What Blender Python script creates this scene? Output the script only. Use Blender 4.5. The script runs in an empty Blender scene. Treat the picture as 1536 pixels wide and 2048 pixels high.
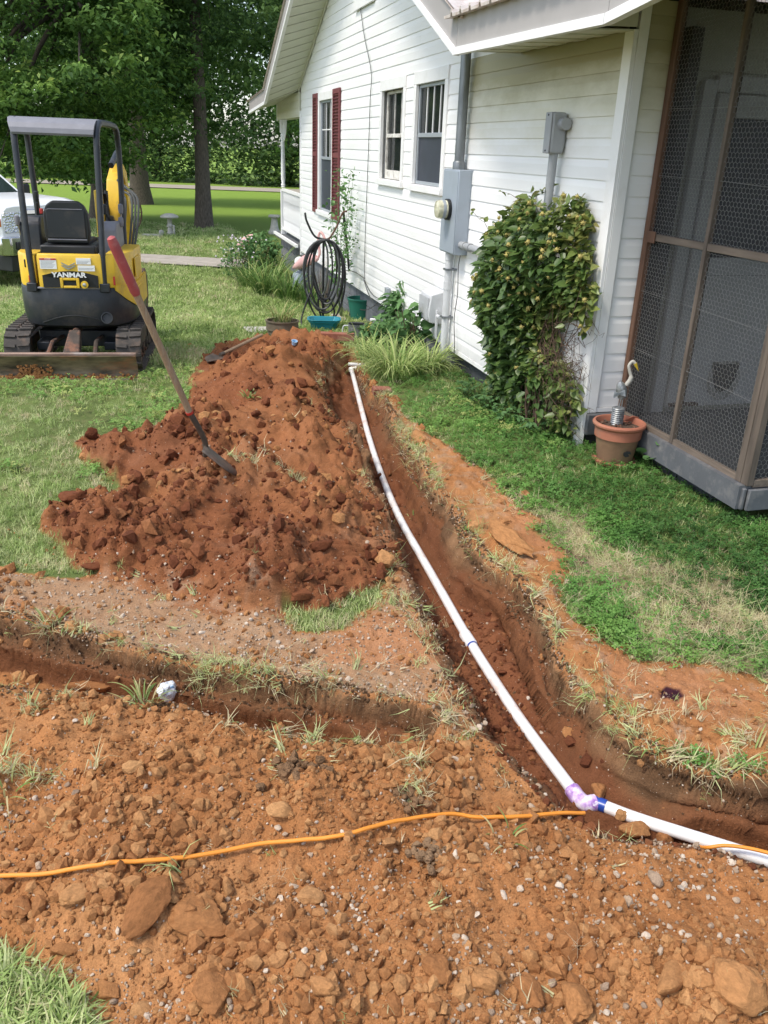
import bpy, bmesh, math, random
import numpy as np
from mathutils import Vector, Matrix, Euler
R = math.radians
rng = np.random.default_rng(7)
random.seed(7)
S = bpy.context.scene
COL = S.collection

# ------------------------------------------------------------------ camera
F, PITCH, ROLL, YAWH, CAMZ = 1684.5, 0.405477, 0.0384291, 0.283331, 2.0
cp, sp, cr, sr = math.cos(PITCH), math.sin(PITCH), math.cos(ROLL), math.sin(ROLL)
FW = np.array([0, cp, -sp]); _U = np.array([0, sp, cp]); _X = np.array([1.0, 0, 0])
RT = _X * cr + _U * sr; UP = _U * cr - _X * sr
CAM = np.array([0, 0, CAMZ])
cam_data = bpy.data.cameras.new('camera')
cam = bpy.data.objects.new('camera', cam_data); COL.objects.link(cam)
cam_data.sensor_fit = 'VERTICAL'; cam_data.sensor_height = 36; cam_data.sensor_width = 27
cam_data.lens = 36 * F / 2048
cam_data.clip_start = 0.05; cam_data.clip_end = 2000
M = Matrix.Identity(4)
for i in range(3):
    M[i][0] = RT[i]; M[i][1] = UP[i]; M[i][2] = -FW[i]; M[i][3] = CAM[i]
cam.matrix_world = M
S.camera = cam

# ------------------------------------------------------------------ light
SUN_EL, SUN_AZ = R(58), R(-122)      # azimuth measured from +Y towards +X
w = bpy.data.worlds.new('World'); S.world = w; w.use_nodes = True
nt = w.node_tree; nt.nodes.clear()
sky = nt.nodes.new('ShaderNodeTexSky'); sky.sky_type = 'NISHITA'; sky.sun_disc = False
sky.sun_elevation = SUN_EL; sky.sun_rotation = SUN_AZ
sky.air_density = 1.0; sky.dust_density = 1.5; sky.ozone_density = 1.0
bg = nt.nodes.new('ShaderNodeBackground'); bg.inputs['Strength'].default_value = 0.15
out = nt.nodes.new('ShaderNodeOutputWorld')
hs = nt.nodes.new('ShaderNodeHueSaturation'); hs.inputs['Saturation'].default_value = .72     # thin bright overcast
nt.links.new(sky.outputs[0], hs.inputs['Color']); nt.links.new(hs.outputs[0], bg.inputs[0]); nt.links.new(bg.outputs[0], out.inputs[0])
sun_d = bpy.data.lights.new('sun', 'SUN'); sun_d.energy = 1.5; sun_d.angle = R(12); sun_d.color = (1.0, 0.93, 0.82)
sun = bpy.data.objects.new('sun', sun_d); COL.objects.link(sun)
sdir = Vector((math.sin(SUN_AZ) * math.cos(SUN_EL), math.cos(SUN_AZ) * math.cos(SUN_EL), math.sin(SUN_EL)))
sun.rotation_euler = sdir.to_track_quat('Z', 'Y').to_euler()
S.view_settings.view_transform = 'Standard'; S.view_settings.look = 'None'
S.view_settings.exposure = 1.05; S.view_settings.gamma = 1; S.view_settings.use_curve_mapping = False
S.cycles.max_bounces = 6; S.cycles.transparent_max_bounces = 12
S.cycles.diffuse_bounces = 3; S.cycles.glossy_bounces = 3; S.cycles.transmission_bounces = 4

# ------------------------------------------------------------------ places: photograph sight lines to real ground points
D1 = np.array([-math.sin(YAWH), math.cos(YAWH), 0]); NN = np.array([math.cos(YAWH), math.sin(YAWH), 0])
WALL = 3.1
GY = [-100, 6, 8, 8.65, 11.6, 13.3, 15, 20, 45, 900]; GZ = [0, 0, -.06, -.1, -.27, -.41, -.45, -.47, -.6, -.6]
def gz(y): return np.interp(y, GY, GZ)
def ray(x, y): return FW + RT * ((x - 768) / F) - UP * ((y - 1024) / F)
def G(x, y, dz=0.0):
    z = 0.0
    for _ in range(30):
        d = ray(x, y); p = CAM + d * ((z + dz - CAMZ) / d[2]); z = .5 * z + .5 * float(gz(p[1]))
    return p
def atY(x, y, Y): d = ray(x, y); return CAM + d * (Y / d[1])
def P2(pts): return np.array([G(*p)[:2] for p in pts])

# ------------------------------------------------------------------ noise
def _h(ix, iy, seed):
    n = (ix.astype(np.int64) * 374761393 + iy.astype(np.int64) * 668265263 + seed * 982451653) & 0xffffffff
    n = ((n ^ (n >> 13)) * 1274126177) & 0xffffffff
    return ((n ^ (n >> 16)) & 0xffff) / 65535.0
def vnoise(x, y, sc, seed=0):
    x = x / sc; y = y / sc; ix = np.floor(x); iy = np.floor(y); fx = x - ix; fy = y - iy
    fx = fx * fx * (3 - 2 * fx); fy = fy * fy * (3 - 2 * fy)
    a = _h(ix, iy, seed); b = _h(ix + 1, iy, seed); c = _h(ix, iy + 1, seed); d = _h(ix + 1, iy + 1, seed)
    return (a * (1 - fx) + b * fx) * (1 - fy) + (c * (1 - fx) + d * fx) * fy
def fbm(x, y, sc, oct=4, seed=0, gain=.5):
    v = 0; a = 1; t = 0
    for k in range(oct):
        v = v + a * (vnoise(x + 17.3 * k, y - 9.1 * k, sc / 2 ** k, seed + k) * 2 - 1); t += a; a *= gain
    return v / t
def worley(x, y, sc, seed=0):
    x = x / sc; y = y / sc; ix = np.floor(x); iy = np.floor(y)
    f1 = np.full(x.shape, 9.0); idv = np.zeros(x.shape)
    for dx in (-1, 0, 1):
        for dy in (-1, 0, 1):
            cx = ix + dx; cy = iy + dy
            px = cx + _h(cx, cy, seed); py = cy + _h(cx, cy, seed + 51)
            d = (px - x) ** 2 + (py - y) ** 2; m = d < f1
            f1 = np.where(m, d, f1); idv = np.where(m, _h(cx, cy, seed + 99), idv)
    return np.sqrt(f1), idv
def sstep(a, b, x): t = np.clip((x - a) / (b - a), 0, 1); return t * t * (3 - 2 * t)
def seg_dist(x, y, pts):
    d = np.full(np.shape(x), 1e9)
    for (ax, ay), (bx, by) in zip(pts[:-1], pts[1:]):
        vx, vy = bx - ax, by - ay; L = vx * vx + vy * vy + 1e-12
        t = np.clip(((x - ax) * vx + (y - ay) * vy) / L, 0, 1)
        d = np.minimum(d, np.hypot(x - ax - t * vx, y - ay - t * vy))
    return d
def inside(x, y, poly):
    c = np.zeros(np.shape(x), bool); n = len(poly)
    for i in range(n):
        x1, y1 = poly[i]; x2, y2 = poly[(i + 1) % n]
        m = ((y1 > y) != (y2 > y)) & (x < (x2 - x1) * (y - y1) / (y2 - y1 + 1e-12) + x1)
        c ^= m
    return c
def sdf(x, y, poly):          # positive inside
    d = seg_dist(x, y, list(poly) + [poly[0]])
    return np.where(inside(x, y, poly), d, -d)

# ------------------------------------------------------------------ tagging
def tag(o, label=None, cat=None, group=None, kind=None):
    if label: o['label'] = label
    if cat: o['category'] = cat
    if group: o['group'] = group
    if kind: o['kind'] = kind
    return o
def empty(name, loc=(0, 0, 0), rz=0, label=None, cat=None, group=None, kind=None, rot=None):
    o = bpy.data.objects.new(name, None); COL.objects.link(o); o.empty_display_size = .1
    o.location = loc; o.rotation_euler = rot if rot else (0, 0, rz)
    return tag(o, label, cat, group, kind)
def link(name, me, mat=None, parent=None, loc=None, rot=None, scale=None):
    o = bpy.data.objects.new(name, me); COL.objects.link(o)
    if mat is not None and not me.materials: me.materials.append(mat)
    if parent is not None: o.parent = parent
    if loc is not None: o.location = loc
    if rot is not None: o.rotation_euler = rot
    if scale is not None: o.scale = (scale,) * 3 if isinstance(scale, (int, float)) else scale
    return o
def npmesh(name, v, quads=None, tris=None, smooth=False):
    me = bpy.data.meshes.new(name); v = np.asarray(v, np.float32).reshape(-1, 3)
    me.vertices.add(len(v)); me.vertices.foreach_set('co', v.ravel())
    idx = []; st = []; n = 0
    for f, k in ((quads, 4), (tris, 3)):
        if f is not None and len(f):
            f = np.asarray(f, np.int32).reshape(-1, k); idx.append(f.ravel()); st.append(n + np.arange(len(f)) * k); n += f.size
    idx = np.concatenate(idx); st = np.concatenate(st)
    me.loops.add(len(idx)); me.loops.foreach_set('vertex_index', idx)
    me.polygons.add(len(st)); me.polygons.foreach_set('loop_start', st.astype(np.int32))
    if smooth: me.polygons.foreach_set('use_smooth', np.ones(len(st), bool))
    me.update(calc_edges=True)
    return me

class MB:
    def __init__(s): s.v = []; s.f = []
    def add(s, v, f, m=None):
        n = len(s.v)
        for p in v:
            p = Vector(p); s.v.append(tuple(m @ p) if m else tuple(p))
        s.f += [tuple(i + n for i in q) for q in f]; return s
    def box(s, a, b, m=None):
        x0, y0, z0 = a; x1, y1, z1 = b
        return s.add([(x0, y0, z0), (x1, y0, z0), (x1, y1, z0), (x0, y1, z0), (x0, y0, z1), (x1, y0, z1), (x1, y1, z1), (x0, y1, z1)],
                     [(0, 3, 2, 1), (4, 5, 6, 7), (0, 1, 5, 4), (1, 2, 6, 5), (2, 3, 7, 6), (3, 0, 4, 7)], m)
    def cbox(s, c, d, m=None): return s.box([c[i] - d[i] / 2 for i in range(3)], [c[i] + d[i] / 2 for i in range(3)], m)
    def prism(s, poly, t0, t1, axis='x', m=None):
        n = len(poly); V = []
        for t in (t0, t1):
            for a, b in poly: V.append({'x': (t, a, b), 'y': (a, t, b), 'z': (a, b, t)}[axis])
        fs = [tuple(range(n))[::-1], tuple(range(n, 2 * n))] + [(i, (i + 1) % n, n + (i + 1) % n, n + i) for i in range(n)]
        return s.add(V, fs, m)
    def tube(s, pts, r, n=8, cap=True, m=None):
        pts = [Vector(p) for p in pts]; rs = r if isinstance(r, (list, tuple)) else [r] * len(pts)
        V = []; up = None
        for i, p in enumerate(pts):
            t = (pts[min(i + 1, len(pts) - 1)] - pts[max(i - 1, 0)])
            t = t.normalized() if t.length > 1e-9 else Vector((0, 0, 1))
            if up is None: up = Vector((0, 0, 1)) if abs(t.z) < .9 else Vector((1, 0, 0))
            a = (up - t * up.dot(t)).normalized(); up = a; b = t.cross(a)
            for k in range(n):
                c = 2 * math.pi * k / n; V.append(p + (a * math.cos(c) + b * math.sin(c)) * rs[i])
        fs = [(i * n + k, i * n + (k + 1) % n, (i + 1) * n + (k + 1) % n, (i + 1) * n + k) for i in range(len(pts) - 1) for k in range(n)]
        if cap: fs += [tuple(range(n))[::-1], tuple(range(len(V) - n, len(V)))]
        return s.add(V, fs, m)
    def lathe(s, prof, n=16, m=None, cap=True):
        V = [(r * math.cos(2 * math.pi * k / n), r * math.sin(2 * math.pi * k / n), z) for r, z in prof for k in range(n)]
        fs = [(i * n + k, i * n + (k + 1) % n, (i + 1) * n + (k + 1) % n, (i + 1) * n + k) for i in range(len(prof) - 1) for k in range(n)]
        if cap: fs += [tuple(range(n))[::-1], tuple(range(len(V) - n, len(V)))]
        return s.add(V, fs, m)
    def build(s, name, mat, parent=None, smooth=False, bev=0, loc=None, rot=None, seg=2, ang=35):
        me = bpy.data.meshes.new(name); me.from_pydata(s.v, [], s.f)
        bm = bmesh.new(); bm.from_mesh(me); bmesh.ops.recalc_face_normals(bm, faces=bm.faces); bm.to_mesh(me); bm.free()
        o = link(name, me, mat, parent, loc, rot)
        if bev:
            b = o.modifiers.new('edge', 'BEVEL'); b.width = bev; b.segments = seg; b.limit_method = 'ANGLE'; b.angle_limit = R(30); b.harden_normals = False
        if smooth or bev:
            me.polygons.foreach_set('use_smooth', np.ones(len(me.polygons), bool))
            if hasattr(me, 'set_sharp_from_angle'): me.set_sharp_from_angle(angle=R(ang))
        me.update(); return o
def smoothline(pts, k=6):
    pts = [np.array(p, float) for p in pts]; P = [2 * pts[0] - pts[1]] + pts + [2 * pts[-1] - pts[-2]]; out_ = []
    for i in range(1, len(P) - 2):
        for j in range(k):
            t = j / k; a, b, c, d = P[i - 1], P[i], P[i + 1], P[i + 2]
            out_.append(.5 * ((2 * b) + (-a + c) * t + (2 * a - 5 * b + 4 * c - d) * t * t + (-a + 3 * b - 3 * c + d) * t ** 3))
    out_.append(pts[-1]); return out_
def TM(loc=(0, 0, 0), rot=(0, 0, 0)): return Matrix.Translation(loc) @ Euler(rot).to_matrix().to_4x4()
def copy_tree(o, parent=None, loc=None, rz=None):
    c = o.copy(); COL.objects.link(c)
    if parent is not None: c.parent = parent
    if loc is not None: c.location = loc
    if rz is not None: c.rotation_euler.z = rz
    for ch in [q for q in bpy.data.objects if q.parent == o]: copy_tree(ch, c)
    return c

# ------------------------------------------------------------------ materials
class N_:
    def __init__(s, name):
        s.m = bpy.data.materials.new(name); s.m.use_nodes = True; s.t = s.m.node_tree; s.n = s.t.nodes
        s.b = s.n['Principled BSDF']; s.o = s.n['Material Output']
    def new(s, typ, **kw):
        q = s.n.new(typ)
        for k, v in kw.items():
            if k.startswith('i_'):
                key = k[2:]; key = int(key) if key.isdigit() else key.replace('_', ' ')
                q.inputs[key].default_value = v
            else: setattr(q, k, v)
        return q
    def l(s, a, b): s.t.links.new(a, b)
    def coord(s, kind='Object'): return s.new('ShaderNodeTexCoord').outputs[kind]
    def noise(s, scale, detail=4, vec=None, rough=.55, dist=0):
        q = s.new('ShaderNodeTexNoise'); q.inputs['Scale'].default_value = scale; q.inputs['Detail'].default_value = detail
        q.inputs['Roughness'].default_value = rough; q.inputs['Distortion'].default_value = dist
        if vec is not None: s.l(vec, q.inputs['Vector'])
        return q.outputs['Fac']
    def ramp(s, fac, stops, interp='LINEAR'):
        q = s.new('ShaderNodeValToRGB'); q.color_ramp.interpolation = interp; e = q.color_ramp.elements
        while len(e) < len(stops): e.new(.5)
        for k, (p, c) in enumerate(stops):
            e[k].position = p; c = c if isinstance(c, (tuple, list)) else (c, c, c); e[k].color = (*c, 1)
        s.l(fac, q.inputs[0]); return q.outputs[0]
    def mix(s, fac, a, b, mode='MIX'):
        q = s.new('ShaderNodeMix'); q.data_type = 'RGBA'; q.blend_type = mode
        for i, v in ((0, fac), (6, a), (7, b)):
            if isinstance(v, bpy.types.NodeSocket): s.l(v, q.inputs[i])
            elif i == 0: q.inputs[0].default_value = v
            else: q.inputs[i].default_value = (*v, 1) if len(v) == 3 else v
        return q.outputs[2]
    def math(s, op, a, b=None, clamp=False):
        q = s.new('ShaderNodeMath', operation=op); q.use_clamp = clamp
        for i, v in ((0, a), (1, b)):
            if v is None: continue
            if isinstance(v, bpy.types.NodeSocket): s.l(v, q.inputs[i])
            else: q.inputs[i].default_value = v
        return q.outputs[0]
    def bump(s, h, strength=.3, dist=.01):
        q = s.new('ShaderNodeBump'); q.inputs['Strength'].default_value = strength; q.inputs['Distance'].default_value = dist
        s.l(h, q.inputs['Height']); s.l(q.outputs[0], s.b.inputs['Normal'])
    def attr(s, name, typ='GEOMETRY'): return s.new('ShaderNodeAttribute', attribute_name=name, attribute_type=typ)
    def scaled(s, vec, sc):
        q = s.new('ShaderNodeMapping'); q.inputs['Scale'].default_value = sc; s.l(vec, q.inputs['Vector']); return q.outputs[0]
def pmat(name, c, rough=.5, metal=0, var=.12, vs=6, dirt=None, dirt_amt=.4, dirt_scale=3, bump=0, bs=60, spec=.5, stretch=None, vec=None):
    q = N_(name); co = q.coord('Object')
    if stretch: co = q.scaled(co, stretch)
    a = q.noise(vs, 5, co)
    lo = tuple(x * (1 - var) for x in c); hi = tuple(min(1, x * (1 + var)) for x in c)
    colr = q.ramp(a, [(.3, lo), (.7, hi)])
    if dirt:
        m = q.ramp(q.noise(dirt_scale, 8, co, .65), [(.5, 0), (.72, dirt_amt)])
        colr = q.mix(m, colr, dirt)
    q.l(colr, q.b.inputs['Base Color'])
    q.b.inputs['Roughness'].default_value = rough; q.b.inputs['Metallic'].default_value = metal
    q.b.inputs['Specular IOR Level'].default_value = spec
    if bump: q.bump(q.noise(bs, 4, co), bump, .005)
    return q.m
MAT = {}
MAT['vinyl'] = pmat('white_vinyl', (.82, .815, .80), .42, var=.03, vs=1.2, dirt=(.5, .5, .36), dirt_amt=.14, dirt_scale=1.6, stretch=(1, .5, 1.5))
q_ = N_('vinyl_with_algae_and_painted_shade'); c_ = q_.coord('Object'); s_ = q_.new('ShaderNodeSeparateXYZ'); q_.l(c_, s_.inputs[0])
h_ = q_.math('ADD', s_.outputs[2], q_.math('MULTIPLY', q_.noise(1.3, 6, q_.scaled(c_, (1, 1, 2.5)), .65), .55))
al = q_.ramp(q_.math('MULTIPLY', h_, .3), [(.68, (.82, .815, .80)), (.79, (.62, .60, .49)), (.86, (.36, .33, .20))])  # olive towards the eave: some algae, plus eave shade painted into the colour
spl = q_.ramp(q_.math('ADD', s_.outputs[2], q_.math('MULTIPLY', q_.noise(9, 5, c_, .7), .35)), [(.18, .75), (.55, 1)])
q_.l(q_.mix(1, al, q_.mix(1, q_.ramp(q_.noise(1.2, 4, c_), [(.3, .95), (.7, 1.03)]), spl, 'MULTIPLY'), 'MULTIPLY'), q_.b.inputs['Base Color']); q_.b.inputs['Roughness'].default_value = .45; MAT['vinyl_algae_shade'] = q_.m
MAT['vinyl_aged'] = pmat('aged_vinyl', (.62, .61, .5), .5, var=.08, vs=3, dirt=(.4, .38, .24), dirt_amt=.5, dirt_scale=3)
MAT['trim_white'] = pmat('white_trim', (.80, .795, .78), .38, var=.03, vs=2, dirt=(.45, .42, .32), dirt_amt=.2, dirt_scale=5)
MAT['old_paint'] = pmat('peeling_white_paint', (.62, .6, .55), .8, var=.1, vs=12, dirt=(.22, .19, .15), dirt_amt=.95, dirt_scale=14, bump=.4)
MAT['fascia'] = pmat('taupe_aluminium', (.36, .335, .32), .45, var=.05, vs=1.5, dirt=(.2, .18, .16), dirt_amt=.25, dirt_scale=2)
MAT['soffit'] = pmat('cream_soffit', (.62, .62, .52), .6, var=.06, vs=2, dirt=(.42, .42, .3), dirt_amt=.4, dirt_scale=1.5)
MAT['roof_metal'] = pmat('weathered_white_roof_metal', (.62, .55, .5), .45, .1, var=.12, vs=5, dirt=(.3, .16, .1), dirt_amt=.7, dirt_scale=9)
MAT['block_grey'] = pmat('painted_block', (.13, .14, .155), .85, var=.15, vs=5, dirt=(.3, .24, .19), dirt_amt=.5, dirt_scale=2.5, bump=.4, bs=90)
MAT['block_dark'] = pmat('dark_painted_block', (.045, .05, .056), .85, var=.2, vs=5, dirt=(.16, .14, .12), dirt_amt=.4, dirt_scale=4, bump=.4, bs=90)
MAT['deck_grey'] = pmat('grey_deck_paint', (.095, .10, .108), .7, var=.1, vs=7, dirt=(.28, .26, .24), dirt_amt=.5, dirt_scale=9, bump=.3)
MAT['shutter'] = pmat('burgundy_shutter', (.16, .038, .042), .5, var=.1, vs=8)
MAT['glass'] = pmat('dark_window_glass', (.035, .04, .045), .08, var=.4, vs=2)
MAT['flyscreen'] = pmat('dark_screen', (.03, .035, .05), .55, var=.2, vs=3)
MAT['curtain'] = pmat('pale_curtain', (.3, .3, .26), .9, var=.25, vs=14, stretch=(1, 8, .3))
MAT['alu'] = pmat('grey_aluminium', (.36, .39, .42), .4, .3, var=.06)
MAT['wood_red'] = pmat('reddish_timber', (.11, .055, .032), .8, var=.35, vs=30, stretch=(1, 1, .08), bump=.4, dirt=(.25, .2, .17), dirt_amt=.4, dirt_scale=8)
MAT['wood_grey'] = pmat('weathered_timber', (.12, .093, .072), .85, var=.35, vs=30, stretch=(1, 1, .1), bump=.5, dirt=(.1, .08, .06), dirt_amt=.6, dirt_scale=6)
MAT['wood_grey_h'] = pmat('weathered_timber_rail', (.14, .108, .082), .85, var=.35, vs=30, stretch=(1, .1, 1), bump=.5, dirt=(.1, .08, .06), dirt_amt=.6, dirt_scale=6)
MAT['galv'] = pmat('galvanised_steel', (.2, .215, .225), .5, .7, var=.25, vs=9, stretch=(1, 1, .4))
MAT['wire'] = pmat('wire', (.24, .235, .22), .5, .5, var=.2)
MAT['grey_box'] = pmat('grey_meter_box', (.33, .375, .43), .42, .15, var=.04, vs=3, dirt=(.24, .25, .25), dirt_amt=.25, dirt_scale=5)
MAT['pvc_grey'] = pmat('grey_pvc', (.3, .31, .32), .5, var=.08, vs=5, dirt=(.42, .42, .4), dirt_amt=.4, dirt_scale=4)
MAT['pvc_pale'] = pmat('pale_pvc', (.55, .56, .57), .5, var=.06, vs=5, dirt=(.35, .34, .3), dirt_amt=.4, dirt_scale=4)
MAT['black'] = pmat('black_rubber', (.015, .015, .016), .55, var=.3)
MAT['black_cable'] = pmat('dark_cable', (.05, .05, .05), .6, var=.3)
MAT['concrete'] = pmat('pale_concrete', (.36, .32, .27), .9, var=.15, vs=6, dirt=(.2, .17, .13), dirt_amt=.6, dirt_scale=4, bump=.3)
MAT['bark'] = pmat('dark_bark', (.095, .075, .058), .95, var=.5, vs=14, stretch=(3, 3, .6), bump=1, bs=18)
MAT['dark_inside'] = pmat('dark_interior', (.02, .02, .02), .9, var=.2)

# ================================================================== GROUND
RR = P2([(700, 692), (718, 712), (728, 745), (745, 775), (768, 800), (782, 835), (800, 870), (825, 905), (850, 945), (868, 985), (900, 1012),
         (925, 1050), (940, 1085), (975, 1125), (1030, 1170), (1065, 1215), (1088, 1262), (1108, 1305), (1120, 1340), (1150, 1385), (1190, 1425),
         (1235, 1458), (1290, 1500), (1350, 1530), (1430, 1552), (1510, 1572), (1640, 1590)])
RL = P2([(1640, 1790), (1540, 1752), (1440, 1716), (1340, 1692), (1260, 1686), (1180, 1662), (1110, 1622), (1060, 1570), (1000, 1505), (950, 1450), (912, 1400),
         (882, 1340), (855, 1280), (828, 1210), (800, 1140), (775, 1075), (748, 1000), (722, 940), (695, 890), (672, 850), (650, 810), (640, 770), (652, 735), (680, 705)])
LR = P2([(-700, 1060), (-350, 1140), (-90, 1210), (60, 1252), (150, 1275), (250, 1300), (340, 1325), (450, 1345), (560, 1365), (650, 1382), (730, 1397), (800, 1406), (860, 1425), (885, 1450)])
LL = P2([(860, 1478), (760, 1492), (650, 1484), (560, 1468), (450, 1443), (350, 1416), (250, 1400), (150, 1388), (60, 1378), (-90, 1365), (-350, 1330), (-700, 1280)])
MAIN_T = np.vstack([RR, RL]); LEFT_T = np.vstack([LR, LL])
SPOIL = P2([(445, 698), (500, 684), (560, 679), (640, 684), (690, 692), (655, 735), (648, 770), (690, 850), (745, 940), (775, 1000), (800, 1060), (790, 1120), (770, 1170),
            (690, 1200), (640, 1225), (560, 1222), (440, 1212), (330, 1180), (200, 1150), (140, 1130), (105, 1090), (85, 1045), (130, 1025), (250, 1010), (240, 970), (170, 930),
            (148, 895), (190, 872), (280, 868), (350, 835), (385, 790), (380, 750), (410, 715)])
NEAR = np.vstack([LL[::-1], P2([(900, 1480), (985, 1450), (1030, 1500), (1080, 1560), (1120, 1610), (1180, 1650), (1260, 1668), (1340, 1655), (1440, 1660), (1640, 1730), (2000, 2500), (-900, 2500), (-900, 1700)])])
BAREGRASS = P2([(-300, 1925), (0, 1930), (50, 1955), (100, 1985), (150, 2025), (170, 2070), (180, 2150), (220, 2300), (-300, 2300)])
STRIP_L = np.vstack([P2([(-800, 1020), (-400, 1090), (-150, 1130), (60, 1148), (150, 1150), (200, 1140), (330, 1160), (440, 1190), (560, 1200), (600, 1255), (680, 1258), (740, 1215), (760, 1180), (780, 1150), (800, 1130), (868, 1210), (895, 1280), (920, 1340), (950, 1400), (985, 1450), (900, 1480)]), LR[::-1]])
STRIP_R = np.vstack([RR[2:], P2([(1800, 1400), (1640, 1385), (1536, 1368), (1400, 1338), (1270, 1330), (1215, 1285), (1165, 1230), (1130, 1180), (1125, 1120), (1085, 1065), (1030, 1012), (980, 965), (925, 918), (880, 880), (850, 868), (812, 838), (800, 800), (765, 788), (742, 762), (733, 750)])])
STRAW = P2([(1050, 1030), (1160, 1035), (1230, 1070), (1330, 1110), (1430, 1160), (1536, 1215), (1700, 1290), (1700, 1450), (1536, 1375), (1400, 1345), (1270, 1340), (1210, 1290), (1140, 1190), (1120, 1120)])
BUMPS = [(*G(a, b + (12 if b < 780 else 4), h * .82), h * .82, r) for a, b, h, r in [
    (545, 706, .30, .50), (480, 745, .30, .42), (600, 742, .24, .36), (560, 800, .27, .42), (470, 830, .26, .42), (400, 880, .2, .4), (600, 880, .2, .35), (300, 915, .15, .33),
    (500, 950, .2, .4), (220, 900, .12, .22), (380, 1000, .18, .4), (600, 1000, .15, .3), (250, 1045, .13, .3), (500, 1080, .16, .35), (650, 1085, .14, .25), (350, 1110, .13, .3),
    (180, 1075, .09, .25), (450, 1165, .12, .27), (600, 1165, .13, .22), (740, 1120, .08, .2), (300, 1160, .06, .2)]]
NB = [(*G(a, b, h), h, r) for a, b, h, r in [
    (420, 1560, .13, .34), (230, 1640, .12, .3), (600, 1600, .10, .3), (780, 1600, .06, .2), (300, 1800, .09, .2), (600, 1900, .10, .25), (900, 1930, .09, .22), (1200, 1880, .07, .25),
    (1450, 1960, .13, .2), (1000, 1720, .07, .22), (1290, 1730, .06, .12), (120, 1800, .07, .18), (60, 1500, .04, .2), (180, 1400, .04, .1), (450, 1990, .08, .15)]]
RB = [(*G(a, b, h), h, r) for a, b, h, r in [
    (985, 1065, .07, .14), (830, 870, .06, .14), (780, 790, .05, .12), (905, 960, .04, .16), (1080, 1180, .05, .16), (1130, 1290, .05, .15), (1180, 1390, .04, .14), (1350, 1440, .03, .25), (1500, 1500, .05, .2)]]
def sumb(x, y, L, p=3):
    t = 0
    for bx, by, bz, h, r in L: t = t + (h * np.exp(-((x - bx) ** 2 + (y - by) ** 2) / (r * r))) ** p
    return t ** (1 / p)
TREAD1 = P2([(560, 770), (660, 750), (725, 870), (600, 900)]); TREAD2 = P2([(930, 950), (1000, 935), (1130, 1050), (1040, 1060)]); TREAD3 = P2([(640, 1110), (740, 1080), (760, 1150), (660, 1160)])
CRUST = [P2(q) for q in ([(690, 1230), (830, 1215), (900, 1330), (760, 1345), (620, 1330)], [(1190, 1320), (1400, 1340), (1536, 1400), (1450, 1470), (1260, 1440)], [(960, 940), (1080, 1010), (1140, 1130), (1040, 1090)],
                         [(0, 1200), (60, 1200), (60, 1240), (0, 1240)])]
SL1 = G(930, 1060)[:2]; SL2 = G(1235, 1500)[:2]
PATH_Y = (18.1, 19.7)
PURPLE = P2([(1312, 1392), (1330, 1382), (1358, 1388), (1362, 1400), (1345, 1412), (1318, 1406)])

PIPE_PX = [(703, 740), (712, 775), (722, 815), (735, 865), (752, 920), (776, 985), (806, 1050), (840, 1110), (880, 1180), (944, 1292), (1040, 1440), (1152, 1592), (1270, 1636), (1400, 1678), (1520, 1716), (1640, 1755)]
PIPE_Z = [-.20, -.205, -.21, -.212, -.213, -.212, -.21, -.21, -.208, -.206, -.203, -.20, -.185, -.145, -.095, -.06]
def at_h(px, py, z): d = ray(px, py); return Vector(CAM + d * ((z - CAMZ) / d[2]))
PIPE_P = [at_h(a, b, c + float(gz(G(a, b)[1]))) for (a, b), c in zip(PIPE_PX, PIPE_Z)]
REDS = [(*G(a, b)[:2], r) for a, b, r in [(480, 735, .55), (570, 720, .5), (430, 800, .4), (300, 905, .35), (200, 890, .3), (330, 960, .3), (420, 1110, .35), (560, 1150, .35), (640, 1180, .25), (300, 1100, .3), (520, 830, .35), (180, 1080, .2)]]
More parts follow.
